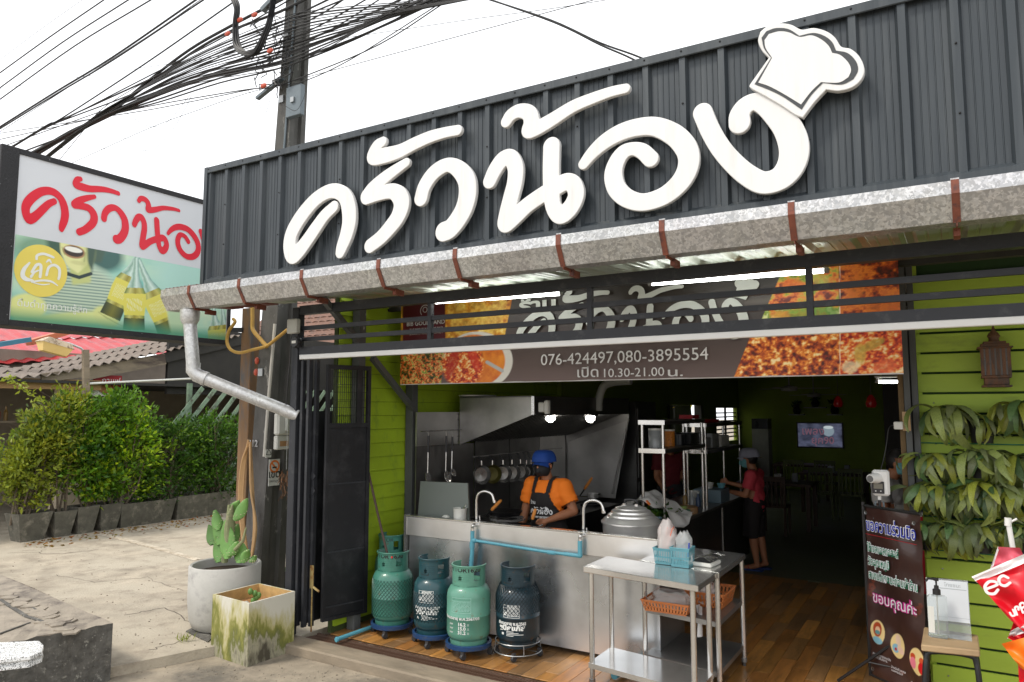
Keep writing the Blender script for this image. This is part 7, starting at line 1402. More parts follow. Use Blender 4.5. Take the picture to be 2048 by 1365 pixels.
def fleaf(Ln,w,droop,mat,twist=0.):
 def f(u,v):
  t = v; s = (u - .5) * w * (math.sin(math.pi * min(1,t * .92 + .06)) ** .7); a = droop * t; x = Ln * (math.sin(a) / max(droop,.01)) if droop > .01 else Ln * t; z = -Ln * (1 - math.cos(a)) / max(droop,.01)
  return Vector((s * math.cos(twist * t),x + s * math.sin(twist * t) * .3,z - abs(u - .5) * w * .35 + .0))
 return MB().grid(f,4,10).mesh('leaf',mat,smooth=80)
LV = [fleaf(L_ * .82,w_ * .92,d_ * 1.05,lfm_[k % 5],tw) for k,(L_,w_,d_,tw) in enumerate([(.34,.052,2.2,.3),(.30,.058,1.9,-.2),(.40,.060,2.5,.1),(.26,.050,1.6,.4),(.36,.055,2.3,-.4),(.30,.066,2.0,0),(.22,.048,1.2,.2),(.42,.06,2.6,-.1),(.33,.052,2.1,.5),(.28,.06,1.8,-.5)])]
pbm = pm('black_pot',(.018,.018,.018),.5,bump=.05)
def fern(px,py,n,sc,lab,pot=False,Yp=6.10,spread=1.):
 c = aY(px,py,Yp); t = thing('wall_plant',lab,'potted plant',tuple(c),0,'strap leaved plants on the slatted wall'); g = np.random.default_rng(int(px * 7 + py))
 MB().lathe([(0,-.17),(.065,-.17),(.085,-.01),(.09,0),(.08,-.02),(0,-.03)],tuple(c + Vector((0,.02,0))),18).build('pot',pbm,t,smooth=50)
 for i in range(int(n * 2.3)):
  a = g.random() * 2 * math.pi; a = a if math.sin(a) < .3 else -a; d = R(-90) + a; s = sc * (.62 + .6 * g.random()); put(LV[int(g.integers(len(LV)))],'leaf',t,(.05 * g.normal(),.02 * math.sin(a) - .01,.03 * g.random()),(R(-40 + 80 * g.random() ** 1.2),R(18 * g.normal()),d * spread),s)
FERN = [(1893,822,26,1.05,'big drooping plant at the top left of the plant wall'),(1962,838,12,.62,'sparse plant in a dark pot between the two top plants'),(2040,812,24,1.0,'large plant at the top right corner of the plant wall'),(2100,830,16,1,'top plant cut by the right frame edge'),
  (1868,915,22,.85,'plant in a black pot, left end of the second row, leaves reaching over the doorway'),(1965,908,26,.85,'plant with speckled leaves in a black pot in the middle of the second row'),(2035,918,24,1.05,'broad speckled plant at the right of the second row'),
  (1858,975,20,.85,'left plant of the third row'),(1915,985,22,.95,'yellowing long leaved plant in the third row'),(1975,975,26,1.0,'dense speckled plant right of centre in the third row'),(2045,985,20,1.0,'right plant of the third row, by the white pipe'),
  (1852,1050,18,.85,'lowest plant at the left, beside the brown banner'),(1905,1052,22,.9,'bright green plant in the middle of the lowest row'),(1962,1056,20,.85,'lowest row plant in a black pot above the bare slats'),(2040,1060,18,.8,'lowest plant behind the white pipe')]
for f_ in FERN: fern(*f_)
twg = thing('mounting_wire','thin green support wires strung behind the wall plants','wires',(.2,6.2,1.3))
for z in (1.75,1.45,1.22,.98): MB().tube([(-.2,6.20,z),(1.2,6.20,z)],.004,5).build('wire',MATS['green_basket'],twg)
# socket and charger on the door post
sk = thing('wall_socket','cream socket board with a white plug at the right door post','socket',(-.25,6.08,1.85)); p0,p1 = aY(1806,862,6.06),aY(1820,824,6.06); MB().box((p0.x,6.05,p0.z),(p1.x,6.08,p1.z)).build('board',pm('tan_board',(.42,.28,.15),.6,bump=0),sk); q0_,q1_ = aY(1788,859,6.03),aY(1806,844,6.03); MB().box((q0_.x,6.01,q0_.z),(q1_.x,6.06,q1_.z)).build('plug',wm,sk,bevel=.005)
cdw = single(MB().tube(spline([tuple(aY(a,b,yy)) for a,b,yy in [(1789,850,6.03),(1778,856,6.0),(1774,880,6.0),(1768,915,5.97),(1761,941,5.95)]],5),.003,5),'charger_cord',bkp,'thin cord from the socket to the thermometer','cord')
# brown notice banner on its tripod
BL = Vector((-.575,6.0,0)); dB = Vector((.73,-.68,0)).normalized(); wB = .50; zb0,zb1 = .10,1.285
bs = thing('notice_banner_stand','tall brown roll up notice with blue, green and pink Thai lettering on a black tripod','banner stand',tuple(BL + dB * wB / 2)); exB = dB; nB = exB.cross(Vector((0,0,1)))
Wd,Hd = wB,zb1 - zb0; nu,nv = 120,280; oB = BL + Vector((0,0,zb0)); x,y = sheet_xy(oB,exB,(0,0,1),Wd,Hd,nu,nv); U,V_ = np.meshgrid(np.linspace(0,1,nu + 1),np.linspace(0,1,nv + 1))
img = ramp(vnoise(nu,nv,5,8,31),[(0,(58,38,34)),(1,(74,50,44))])
for (cu,cv_,r_) in [(.08,.52,.05),(.10,.56,.03),(.06,.48,.04),(.34,.47,.035),(.42,.46,.03),(.90,.47,.05),(.95,.50,.03),(.86,.44,.03),(.55,.08,.025)]:
 for q in range(5): a = q * 1.256; img = blend(img,m_ell(U,V_ * Hd / Wd,cu + r_ * .7 * math.cos(a),(cv_ + 0) * Hd / Wd + r_ * .7 * math.sin(a),r_ * .5,r_ * .5,0,.4) * .55,s2l((130,62,42)))
for (cu,cv_,a_,b_) in [(.165,.262,.125,.16),(.50,.222,.125,.16),(.845,.182,.14,.17)]: img = blend(img,m_ell(U,V_ * Hd / Wd,cu,cv_ * Hd / Wd,a_,b_ * 1.02,0,.05),s2l((240,214,150)))
def el(cu,cv_,a_,b_,c,rot=0):
 global img
 img = blend(img,m_ell(U,V_ * Hd / Wd,cu,cv_ * Hd / Wd,a_,b_,rot,.15),s2l(c))
el(.16,.278,.075,.10,(176,70,30)); el(.165,.272,.045,.055,(236,196,160)); el(.165,.262,.045,.028,(96,150,150)); el(.165,.215,.09,.05,(140,196,214))
el(.50,.25,.045,.09,(236,206,180),15); el(.46,.205,.06,.06,(140,190,210)); el(.55,.205,.07,.045,(236,200,176),-30); el(.46,.20,.02,.02,(190,30,40))
el(.765,.20,.045,.045,(200,80,40)); el(.765,.165,.055,.075,(236,130,150)); el(.93,.195,.045,.045,(210,90,50)); el(.93,.155,.06,.075,(200,30,36))
crs = lambda u,v: .010 * np.sin(u * 7 + v * 5) + .005 * np.sin(u * 17 - v * 12) * (1 - v) + .004 * np.sin(v * 31 + u * 4)
paint('printed_sheet',oB,exB,(0,0,1),Wd,Hd,nu,nv,img,printmat('banner_gloss',.30,coat=.3),bs,crs)
def btext(s,u,v,size,fill,edge,wfr=None,off=.0):
 for k,(mt_,of,lf_) in enumerate(((edge,.0065,.0155),(fill,off + .0005,.0172))):
  me = text_mesh(s,size,mt_,offset=of)
  xs_ = [q.co.x for q in me.vertices]; w_ = max(xs_) - min(xs_)
  if wfr:
   for q in me.vertices: q.co.x *= wB * wfr / w_
  onplane(me,'lettering',oB + exB * (u * Wd) + Vector((0,0,v * Hd)),exB,(0,0,1),bs,lf_)
cblue = pm('print_blue',(.01,.03,.42),.4,bump=0); cgr = pm('print_green',(.02,.30,.16),.4,bump=0); cpk = pm('print_pink',(.62,.05,.30),.4,bump=0); cwt = pm('print_pure_white',(.82,.82,.85),.4,bump=0)
btext('ขอความร่วมมือ',.05,.862,.115,cblue,cwt,.90,.001); btext('ใช้เจลแอลกอฮอล์',.06,.735,.075,cgr,cwt,.58); btext('วัดอุณหภูมิ',.06,.655,.075,cgr,cwt,.40); btext('สแกนไทยชนะก่อนเข้าร้าน',.06,.575,.075,cgr,cwt,.88); btext('ขอบคุณค่ะ',.12,.44,.10,cwt,cpk,.78)
onplane(outline_mesh([[(.02,0),(.48,0),(.48,.004),(.02,.004)]],0,rs),'underline',oB + Vector((0,0,.835 * Hd)),exB,(0,0,1),bs,.016)
for (u,v,s) in ((.07,.125,'สวมหน้ากากอนามัย'),(.07,.108,'เมื่อเข้าใช้บริการ'),(.41,.09,'ล้างมือด้วยเจล'),(.41,.073,'แอลกอฮอล์'),(.74,.05,'เว้นระยะห่าง'),(.80,.033,'1-2 เมตร')): onplane(text_mesh(s,.022,cwt),'caption',oB + exB * (u * Wd) + Vector((0,0,v * Hd)),exB,(0,0,1),bs,.016)
for (u,v) in ((.06,.965),(.93,.955),(.06,.035)): p = oB + exB * (u * Wd) + Vector((0,0,v * Hd)) + nB * .016; MB().lathe([(.006,0),(.014,.002),(.014,0)],tuple(p),12,ax=tuple(nB)).build('grommet',boltm,bs)
blw = pm('worn_black_tube',(.02,.02,.02),.45,var=.3,bump=.2,stain=(.35,.34,.32),st_scale=30,st_lo=.66,st_hi=.7)
p0 = BL - exB * .012; MB().tube([p0 + Vector((0,0,.08)),p0 + Vector((0,0,zb1 + .03))],.012,8).build('side_tube',blw,bs); MB().tube([p0 + Vector((0,0,zb1 + .005)),BL + exB * (wB + .01) + Vector((0,0,zb1 + .012))],.011,8).build('top_tube',blw,bs); MB().tube([p0 + Vector((0,0,zb0 - .01)),BL + exB * (wB + .01) + Vector((0,0,zb0 - .01))],.012,8).build('bottom_tube',blw,bs)
cb_ = BL + exB * wB * .5 - nB * .05; MB().tube([cb_ + Vector((0,0,.15)),cb_ + Vector((0,0,zb1))],.012,8).build('mast',bkp,bs)
ft = [aZ(1676,1362,.01),aZ(1872,1352,.01) + Vector((-.02,.0,0)),cb_ + Vector((.1,.32,.01))]
for f_ in ft: hub = cb_ + Vector((0,0,.42)); f_ = Vector((f_.x,f_.y,.01)); MB().tube([hub,lerp(hub,f_,.55),f_],.011,7).build('leg',bkp,bs); MB().tube([cb_ + Vector((0,0,.2)),lerp(hub,f_,.55)],.006,6).build('leg_brace',bkp,bs)
# wall thermometer on its own tripod mast
th = thing('thermometer','white forehead thermometer unit above the brown banner','thermometer',(-.45,5.95,1.3)); wpl = pm('gloss_white',(.74,.74,.73),.25,var=.03,bump=0,coat=.3); T_ = lambda a,b,yy=5.93: aY(a,b,yy)
c0,c1 = T_(1738,991),T_(1778,941); w_ = (c1.x - c0.x); h_ = c1.z - c0.z
MB().box((c0.x + .18 * w_,5.92,c0.z),(c1.x,5.98,c1.z)).build('body',wpl,th,bevel=.014); c2 = T_(1748,957); MB().tube([c2 + Vector((.03,.02,.0)),c2 + Vector((-.005,-.03,.004)),c2 + Vector((-.02,-.055,.0))],[.045,.036,.030],18).build('sensor_head',wpl,th,smooth=True); MB().tube([c2 + Vector((-.02,-.056,0)),c2 + Vector((-.0215,-.059,0))],.024,16).build('sensor_lens',pm('lens_grey',(.12,.12,.12),.3,bump=0),th)
s0,s1 = T_(1745,987,5.915),T_(1768,964,5.915); MB().box((s0.x,5.912,s0.z),(s1.x,5.921,s1.z)).build('screen',pm('screen_dark',(.03,.03,.035),.15,bump=0),th,bevel=.003); MB().box((s0.x + .01,5.909,s0.z + .035),(s1.x - .01,5.913,s1.z - .015)).build('display',pm('lcd',(.16,.15,.12),.3,bump=0),th)
for dx in (.022,.055): MB().ell((s0.x + dx,5.911,s0.z + .018),.005,8,5).build('button',wpl,th)
MB().tube([T_(1759,991,5.96),T_(1759,1000,5.96)],.012,8).build('neck',wpl,th); MB().tube([T_(1759,1000,5.96),Vector((T_(1759,1000,5.96).x,5.96,.9))],.010,8).build('mast',bkp,th)
for dx in (-.025,.0,.025): MB().tube([T_(1759,1003,5.96) + Vector((dx,.0,0)),T_(1759,1025,5.96) + Vector((dx * 1.5,0,-.05))],.007,6).build('folded_leg',MATS['grey_steel_box'],th)
# red ice box glimpsed behind the banner
ib = thing('ice_box','red cooler box with a white lid behind the brown banner','cooler',(-.35,6.9,.9)); a_ = aY(1790,1030,6.7); MB().box((a_.x,6.7,.55),(a_.x + .5,7.1,a_.z + .0)).build('body',rs,ib); MB().box((a_.x - .01,6.69,a_.z),(a_.x + .51,7.11,a_.z + .035)).build('lid',wm,ib); MB().box((a_.x + .02,6.72,0),(a_.x + .48,7.08,.55)).build('stand',s_dark,ib)
# stool, sanitiser, notice
st = thing('stool','wooden topped stool with bent black tube legs under the sanitiser bottle','stool',(-.06,4.95,0)); sw_m = pm('stool_wood',(.36,.25,.14),.6,var=.2,scale=7,stretch=(.3,2,1),bump=.15,stain=(.10,.08,.05),st_scale=9,st_lo=.58,st_hi=.66); zt2 = .70
S = [aZ(1842,1290,zt2),aZ(1960,1302,zt2),aZ(1956,1270,zt2),aZ(1848,1254,zt2)]; MB().poly([p for p in S],.035,(0,0,-1)).build('seat',sw_m,st,bevel=.006)
ctr = sum(S,Vector()) / 4; inn_ = [lerp(p,ctr,.16) - Vector((0,0,.04)) for p in S]; outl = [Vector((ctr.x + (p.x - ctr.x) * 1.22,ctr.y + (p.y - ctr.y) * 1.1,.0)) for p in S]; tbm = pm('black_tube',(.015,.016,.017),.35,bump=.03)
for (i,j) in ((0,1),(3,2)):
 A_,B_ = inn_[i],inn_[j]; MB().tube(spline([tuple(outl[i]),tuple(lerp(outl[i],A_,.6)),tuple(lerp(outl[i],A_,.93)),tuple(lerp(A_,B_,.14) + Vector((0,0,.0))),tuple(lerp(A_,B_,.86)),tuple(lerp(outl[j],B_,.93)),tuple(lerp(outl[j],B_,.6)),tuple(outl[j])],6),.0135,10).build('leg_frame',tbm,st,smooth=True)
for (i,j) in ((0,3),(1,2)): MB().tube(spline([tuple(outl[i] + Vector((.01,0,0))),tuple(lerp(outl[i],inn_[i],.6)),tuple(lerp(outl[i],inn_[i],.94)),tuple(lerp(inn_[i],inn_[j],.2)),tuple(lerp(inn_[i],inn_[j],.8)),tuple(lerp(outl[j],inn_[j],.94)),tuple(lerp(outl[j],inn_[j],.6)),tuple(outl[j] + Vector((.01,0,0)))],6),.0135,10).build('leg_frame',tbm,st,smooth=True)
bt_ = thing('sanitiser_bottle','clear pump bottle of hand sanitiser on the wooden stool','bottle',(-.1,5,zt2)); c0 = aZ(1878,1275,zt2); wB2 = aZ(1898,1275,zt2).x - c0.x; pq = lambda y_: aY(1878,y_,c0.y).z
clm = pm('clear_bottle',(.86,.90,.90),.06,trans=.92,bump=0,var=.02,ior=1.25,rvar=0)
MB().box((c0.x - wB2,c0.y - wB2 * .7,zt2 + .001),(c0.x + wB2,c0.y + wB2 * .7,pq(1192))).build('body',clm,bt_,bevel=.010); MB().box((c0.x - wB2 * .97,c0.y - wB2 * .72,zt2 + .03),(c0.x - wB2 * .35,c0.y - wB2 * .705,pq(1212))).build('label',wm,bt_); MB().lathe([(wB2 * .55,0),(wB2 * .36,.015),(wB2 * .36,.03)],(c0.x,c0.y,pq(1193)),16).build('shoulder',clm,bt_,smooth=True)
MB().lathe([(wB2 * .42,0),(wB2 * .42,.028),(wB2 * .25,.034),(wB2 * .25,.05),(wB2 * .10,.05),(wB2 * .10,.075),(wB2 * .28,.078),(wB2 * .28,.092),(0,.095)],(c0.x,c0.y,pq(1190)),14).build('pump',bkp,bt_,smooth=50); zz_ = pq(1190) + .086; MB().tube([(c0.x,c0.y,zz_),(c0.x - wB2 * .8,c0.y - .01,zz_ + .002),(c0.x - wB2 * 1.05,c0.y - .012,zz_ - .015)],.007,7).build('nozzle',bkp,bt_,smooth=True)
MB().tube([(c0.x,c0.y,zt2 + .02),(c0.x,c0.y,pq(1192))],.004,6).build('dip_tube',wm,bt_)
na = thing('acrylic_notice','white printed notice in a clear acrylic stand behind the sanitiser bottle','notice',(0,5.1,zt2)); YNt = c0.y + .10
pa = [aY(1858,1275,YNt),aY(1943,1272,YNt),aY(1936,1162,YNt + .03),aY(1851,1155,YNt + .03)]; pa[0].z = pa[1].z = zt2 + .002; MB().poly(pa,.004,(0,1,0)).build('panel',pm('acrylic',(.75,.78,.80),.08,trans=.75,bump=0,ior=1.2,var=.02,rvar=0),na)
pb = [lerp(pa[0],pa[3],.22),lerp(pa[1],pa[2],.22),lerp(pa[1],pa[2],.985),lerp(pa[0],pa[3],.985)]; pb = [lerp(p,sum(pb,Vector()) / 4,.03) - Vector((0,.003,0)) for p in pb]; MB().poly(pb).build('paper',pm('paper_white',(.62,.66,.70),.6,var=.03,bump=0),na)
exN = (pb[1] - pb[0]).normalized(); eyN = (pb[3] - pb[0]).normalized(); gtx = pm('print_grey',(.30,.34,.36),.6,bump=0); onplane(text_mesh('ไทยชนะ',.028,gtx),'lettering',lerp(pb[0],pb[3],.86) + exN * .09,exN,eyN,na,.001); onplane(outline_mesh([[(0,0),(.14,0),(.14,.003),(0,.003)]],0,gtx),'rule',lerp(pb[0],pb[3],.80) + exN * .06,exN,eyN,na,.001)
onplane(outline_mesh([[(0,0),(.20,0),(.20,.0015),(0,.0015)]],0,gtx),'rule',lerp(pb[0],pb[3],.10) + exN * .01,exN,eyN,na,.001); MB().poly([pa[0] + Vector((0,-.002,0)),pa[1] + Vector((0,-.002,0)),pa[1] + Vector((0,-.10,0)),pa[0] + Vector((0,-.10,0))]).build('foot',MATS['acrylic'],na)
# ---- folded red umbrella / promotional flag on a white pole
pp_ = thing('white_pole','white plastic pole rising behind the red promotional umbrella','pole',(.3,4.9,0)); PY = 4.9; MB().tube([aY(2028,1110,PY),aY(2016,1042,PY)],.014,10).build('pipe',wpl,pp_,smooth=True); MB().tube([aY(2016,1052,PY),aY(2016,1036,PY)],.0175,10).build('cap',wpl,pp_,smooth=True); MB().tube([aY(2018,1046,PY),aY(2034,1038,PY)],.006,6).build('arm',wpl,pp_); MB().tube([aY(2028,1110,PY),Vector((aY(2060,1300,PY).x,PY,0))],.014,10).build('pipe',wpl,pp_)
um = thing('promotional_umbrella','folded bright red promotional umbrella with a white border and an orange lower fold','umbrella',(.35,4.6,0)); UY = 4.62
redc = pm('umbrella_red',(.75,.008,.022),.38,var=.06,bump=.05,bscale=20); whc = pm('umbrella_white',(.78,.74,.74),.4,bump=.05); orc = pm('umbrella_orange',(.88,.19,.012),.4,var=.06,bump=.05,bscale=20); pkc = pm('umbrella_pink',(.72,.12,.17),.45,bump=.05)
def cloth(nm,P4,mat,amp,yo,nu_=16,nv_=16,seed=1.):
 A_,B_,C_,D_ = P4
 def f(u,v):
  x_ = (A_[0] * (1 - u) + B_[0] * u) * (1 - v) + (D_[0] * (1 - u) + C_[0] * u) * v; y_ = (A_[1] * (1 - u) + B_[1] * u) * (1 - v) + (D_[1] * (1 - u) + C_[1] * u) * v
  return aY(x_,y_,UY + yo + amp * pnoise(Vector((u * 2.6 + seed,v * 2.2,seed))) + amp * .35 * math.sin(u * 7 + v * 9 + seed))
 MB().grid(f,nu_,nv_).build(nm,mat,um,smooth=80)
cloth('pink_panel',[(1976,1166),(2060,1140),(2040,1096),(1996,1094)],pkc,.03,.08); cloth('red_panel',[(2020,1240),(2090,1300),(2100,1098),(1952,1162)],redc,.05,0,22,22,2.)
cloth('white_border',[(1954,1166),(2100,1106),(2100,1086),(1943,1154)],whc,.02,-.012,20,4,3.); cloth('pink_border',[(1974,1170),(1998,1100),(1996,1093),(1970,1168)],whc,.01,.07,8,4,3.); cloth('red_fold',[(2016,1276),(2100,1330),(2100,1200),(2030,1236)],redc,.06,.03,14,14,5.); cloth('white_fold',[(2014,1278),(2060,1262),(2052,1246),(2022,1262)],whc,.05,.0,12,8,6.)
cloth('orange_panel',[(2040,1335),(2100,1380),(2100,1262),(2003,1288)],orc,.04,-.02,16,16,7.); cloth('red_hem',[(2040,1400),(2100,1400),(2100,1345),(2036,1330)],redc,.03,.03,10,10,8.)
def ucurve(strokes,name,yo=-.055):
 lp = contour([[(*[(lambda q: (q.x,q.z))(aY(a,b,UY + yo))][0],c * .0031) for a,b,c in s] for s in strokes],res=70); onplane(outline_mesh(lp,0,whc),name,(0,UY + yo,0),(1,0,0),(0,0,1),um,0)
ucurve([[(1974,1178,4),(1994,1170,4),(1990,1164,4.4),(1978,1164,4.4),(1970,1174,4.6),(1975,1186,4.6),(1988,1188,4.4),(1996,1180,4)]],'letter_e',-.06); ucurve([[(2016,1156,4),(2006,1152,4.4),(1998,1158,4.4),(2000,1168,4.4),(2010,1172,4.4),(2020,1166,4)]],'letter_c',-.06)
ucurve([[(2020,1226,3),(2024,1232,3),(2030,1230,3),(2026,1220,3)],[(2034,1230,3),(2030,1216,3),(2036,1214,3),(2037,1220,3)],[(2046,1226,3),(2040,1210,3),(2046,1206,3),(2050,1212,3),(2045,1216,3)]],'lettering',-.06)
MB().tube([Vector((aY(2070,1200,PY - .1).x,PY - .1,1.6)),Vector((aY(2075,1300,PY - .1).x,PY - .1,0))],.016,8).build('shaft',wpl,um)
# ================================================================== DINING ROOM
tv = thing('television','wall television in the dining room showing a cup and pink Thai words','television',(-3,19.4,1.2)); YT = 19.42; a0,a1 = aY(1597,893,YT),aY(1683,848,YT); W,H = a1.x - a0.x,a1.z - a0.z
MB().box((a0.x - .03,YT + .012,a0.z - .03),(a1.x + .03,YT + .06,a1.z + .03)).build('frame',bkp,tv); nu,nv = 86,48; U,V_ = np.meshgrid(np.linspace(0,1,nu + 1),np.linspace(0,1,nv + 1)); img = ramp(vnoise(nu,nv,6,5,41),[(.2,(26,30,44)),(.8,(86,90,112))]); img = blend(img,m_ell(U,V_,.70,.68,.13,.22,0,.15),s2l((130,146,156))); img = blend(img,m_ell(U,V_,.70,.84,.11,.07,0,.2),s2l((190,200,204)))
paint('screen',(a0.x,YT,a0.z),(1,0,0),(0,0,1),W,H,nu,nv,img,printmat('tv_screen',.3,emitstr=.55),tv); em = pm('tv_pink',(.3,.12,.18),.5,bump=0,emit=(.5,.24,.32),estr=.16); onplane(text_mesh('เพลง',.26,em,offset=.003),'caption',(a0.x + .08 * W,YT,a0.z + .52 * H),(1,0,0),(0,0,1),tv,.01); onplane(text_mesh('ยุค90',.24,em,offset=.003),'caption',(a0.x + .30 * W,YT,a0.z + .14 * H),(1,0,0),(0,0,1),tv,.01)
shm = pm('shelf_pale',(.35,.35,.32),.6)
for i,(xa,xb,yy,lab) in enumerate([(1578,1608,831,'left floating shelf above the television'),(1608,1652,817,'middle and highest floating shelf above the television'),(1654,1684,831,'right floating shelf above the television')]):
 p,q_ = aY(xa,yy,19.3),aY(xb,yy,19.3); t = thing('floating_shelf',lab,'shelf',tuple(p)); MB().box((p.x,19.25,p.z),(q_.x,19.49,p.z + .03)).build('board',shm,t)
 v = thing('ornament','dark ornament on the ' + lab.split(' floating')[0].split(' and')[0] + ' floating shelf','ornament',tuple(p)); MB().lathe([(0,0),(.07,0),(.1,.1),(.05,.2),(.06,.24),(0,.24)],((p.x + q_.x) / 2,19.36,p.z + .03),12).build('vase',dkj,v)
 leaves('sprig',np.array([(p.x + q_.x) / 2,19.36,p.z + .27]) + rng.normal(size=(30,3)) * .03,rng.normal(size=(30,3)) + [0,0,.8],.12,lm3,v,np.ones((30,3)))
for (px,py,yy,lab) in ((1676,803,12,'left red glass pendant lamp in the dining room'),(1742,802,10.5,'right red glass pendant lamp in the dining room')):
 p = aY(px,py,yy); t = thing('pendant_lamp',lab,'lamp',tuple(p),0,'red pendant lamps'); MB().lathe([(0,-.09),(.05,-.085),(.068,-.04),(.05,.03),(.02,.075),(0,.08)],tuple(p),16).build('shade',pm('red_glass_' + lab[:4],(.22,.008,.008),.2,bump=0,emit=(.35,.01,.01),estr=.03),t,smooth=True); MB().tube([p + Vector((0,0,.08)),Vector((p.x,p.y,3.11))],.004,5).build('cord',bkp,t)
for (px,py,yy,lab) in ((1578,777,12,'ceiling fan at the left of the dining room'),(1627,790,15.5,'farther ceiling fan with a dim globe')):
 p = aY(px,py,yy); t = thing('ceiling_fan',lab,'ceiling fan',tuple(p)); MB().lathe([(0,-.05),(.12,-.04),(.13,.02),(0,.05)],tuple(p),16).build('motor',shm,t); MB().tube([p,Vector((p.x,p.y,3.11))],.012,6).build('rod',shm,t)
 for k in range(3): a = .4 + k * 2.09; d = Vector((math.cos(a),math.sin(a),0)); MB().beam(p + d * .1,p + d * .6,.12,.008).build('blade',shm,t)
wd_ = thing('water_dispenser','tall pale water dispenser against the far green wall','water dispenser',(-4.3,18.6,0)); p = aY(1505,900,18.8); q_ = aY(1536,850,18.8); MB().box((p.x,18.8,0),(q_.x,19.2,aY(1505,858,18.8).z)).build('cabinet',shm,wd_); MB().box((p.x,18.78,aY(1505,858,18.8).z),(q_.x,19.2,aY(1505,838,18.8).z)).build('panel',dkj,wd_)
dkwood = pm('dark_chair_wood',(.06,.028,.012),.5,var=.2)
def dtable(x,y,lab,grp='dining tables'):
 t = thing('dining_table',lab,'table',(x,y,0),0,grp); MB().box((x - .6,y - .4,.72),(x + .6,y + .4,.76)).build('top',dkwood,t)
 for a in (-1,1):
  for b in (-1,1): MB().box((x + a * .54 - .03,y + b * .34 - .03,0),(x + a * .54 + .03,y + b * .34 + .03,.72)).build('leg',dkwood,t)
def dchair(x,y,rz,lab,mat):
 t = thing('dining_chair',lab,'chair',(0,0,0),0,'dining chairs'); MB().box((-.21,-.2,.43),(.21,.2,.46)).build('seat',mat,t)
 for a in (-1,1): MB().box((a * .19 - .018,-.2,0),(a * .19 + .018,-.165,.43)).build('leg',mat,t); MB().box((a * .19 - .018,.165,0),(a * .19 + .018,.2,.92)).build('leg',mat,t)
 MB().box((-.2,.17,.84),(.2,.19,.92)).build('back_rail',mat,t)
 for k in range(5): MB().box((-.14 + .07 * k - .012,.172,.46),(-.14 + .07 * k + .012,.188,.84)).build('spindle',mat,t)
 t.location = (x,y,0); t.rotation_euler = (0,0,rz)
olv = pm('olive_chair',(.10,.12,.03),.5)
dtable(-2.6,13.2,'dark dining table left in the dim room, holding a hat and napkin boxes'); dtable(-2.0,15.6,'dark dining table in the middle of the dim dining room'); dtable(-2.9,17.6,'dining table nearest the television wall')
for (x,y,rz,l) in ((-2.5,12.4,math.pi,'brown chair back in front of the left dining table'),(-2.1,14.7,math.pi,'olive chair left of the pair facing the middle table'),(-1.6,14.7,math.pi,'olive chair right of the pair facing the middle table'),(-2.9,16.6,math.pi,'chair before the far table under the television'),(-2.3,16.7,math.pi,'second chair before the far table')): dchair(x,y,rz,l,dkwood if 'brown' in l else olv)
ht_ = thing('straw_hat','pale straw hat with a dark band resting on the left dining table','hat',(-2.9,13.1,.77)); p = Vector((-3.02,13.15,1.16)); MB().box((-3.1,13.05,.762),(-2.95,13.25,1.155)).build('stand',dkj,ht_); MB().lathe([(.19,0),(.10,.012),(.10,.06),(.085,.10),(0,.11)],tuple(p),20).build('crown',pm('straw',(.42,.32,.18),.8),ht_,smooth=60); MB().lathe([(.101,.014),(.101,.04)],tuple(p),20).build('band',bkp,ht_)
for i,(x,y,w_,h_,lab) in enumerate([(-2.62,13.0,.12,.14,'white napkin box on the left dining table'),(-2.35,13.1,.09,.16,'clear tumbler caddy on the left dining table'),(-2.1,15.4,.12,.12,'small glassware tray on the middle table'),(-1.8,15.4,.1,.16,'sparkling glass caddy on the middle table')]): bx_('table_caddy',(x,y,.761),(x + w_,y + w_,.761 + h_),wm if i == 0 else glj,lab,'caddy',bevel=.01)
# green outdoors past the side windows
bn = thing('banana_plant','sunlit banana leaves outside the side window of the dining room','plant',(-6.4,15,0)); g_ = np.random.default_rng(3)
for i in range(9):
 y = 13.6 + .75 * i; Lf = MB().grid(lambda u,v: Vector((-6.3 + .3 * math.sin(i * 2.1) + (u - .5) * .3,y + (u - .5) * .5 * math.sin(math.pi * (v * .9 + .05)),.9 + 1.9 * v - .5 * v * v)),6,10); Lf.build('leaf',leafmat('banana_%d' % i,(.20,.36,.04)) if i == 0 else MATS['banana_0'],bn,smooth=True)
n = 2600; pl_ = thing('palm_clump','yellow green palm fronds and shrubs outside the side windows','plant',(-7.2,17,0)); leaves('fronds',np.stack([-7.4 + .5 * g_.normal(size=n),12.5 + 9 * g_.random(n),.3 + 3.0 * g_.random(n)],1),g_.normal(size=(n,3)) + [0,.5,-.6],.42,lm1,pl_,.6 + 1.2 * g_.random((n,3)) * np.array([1,1,.6]),.12)
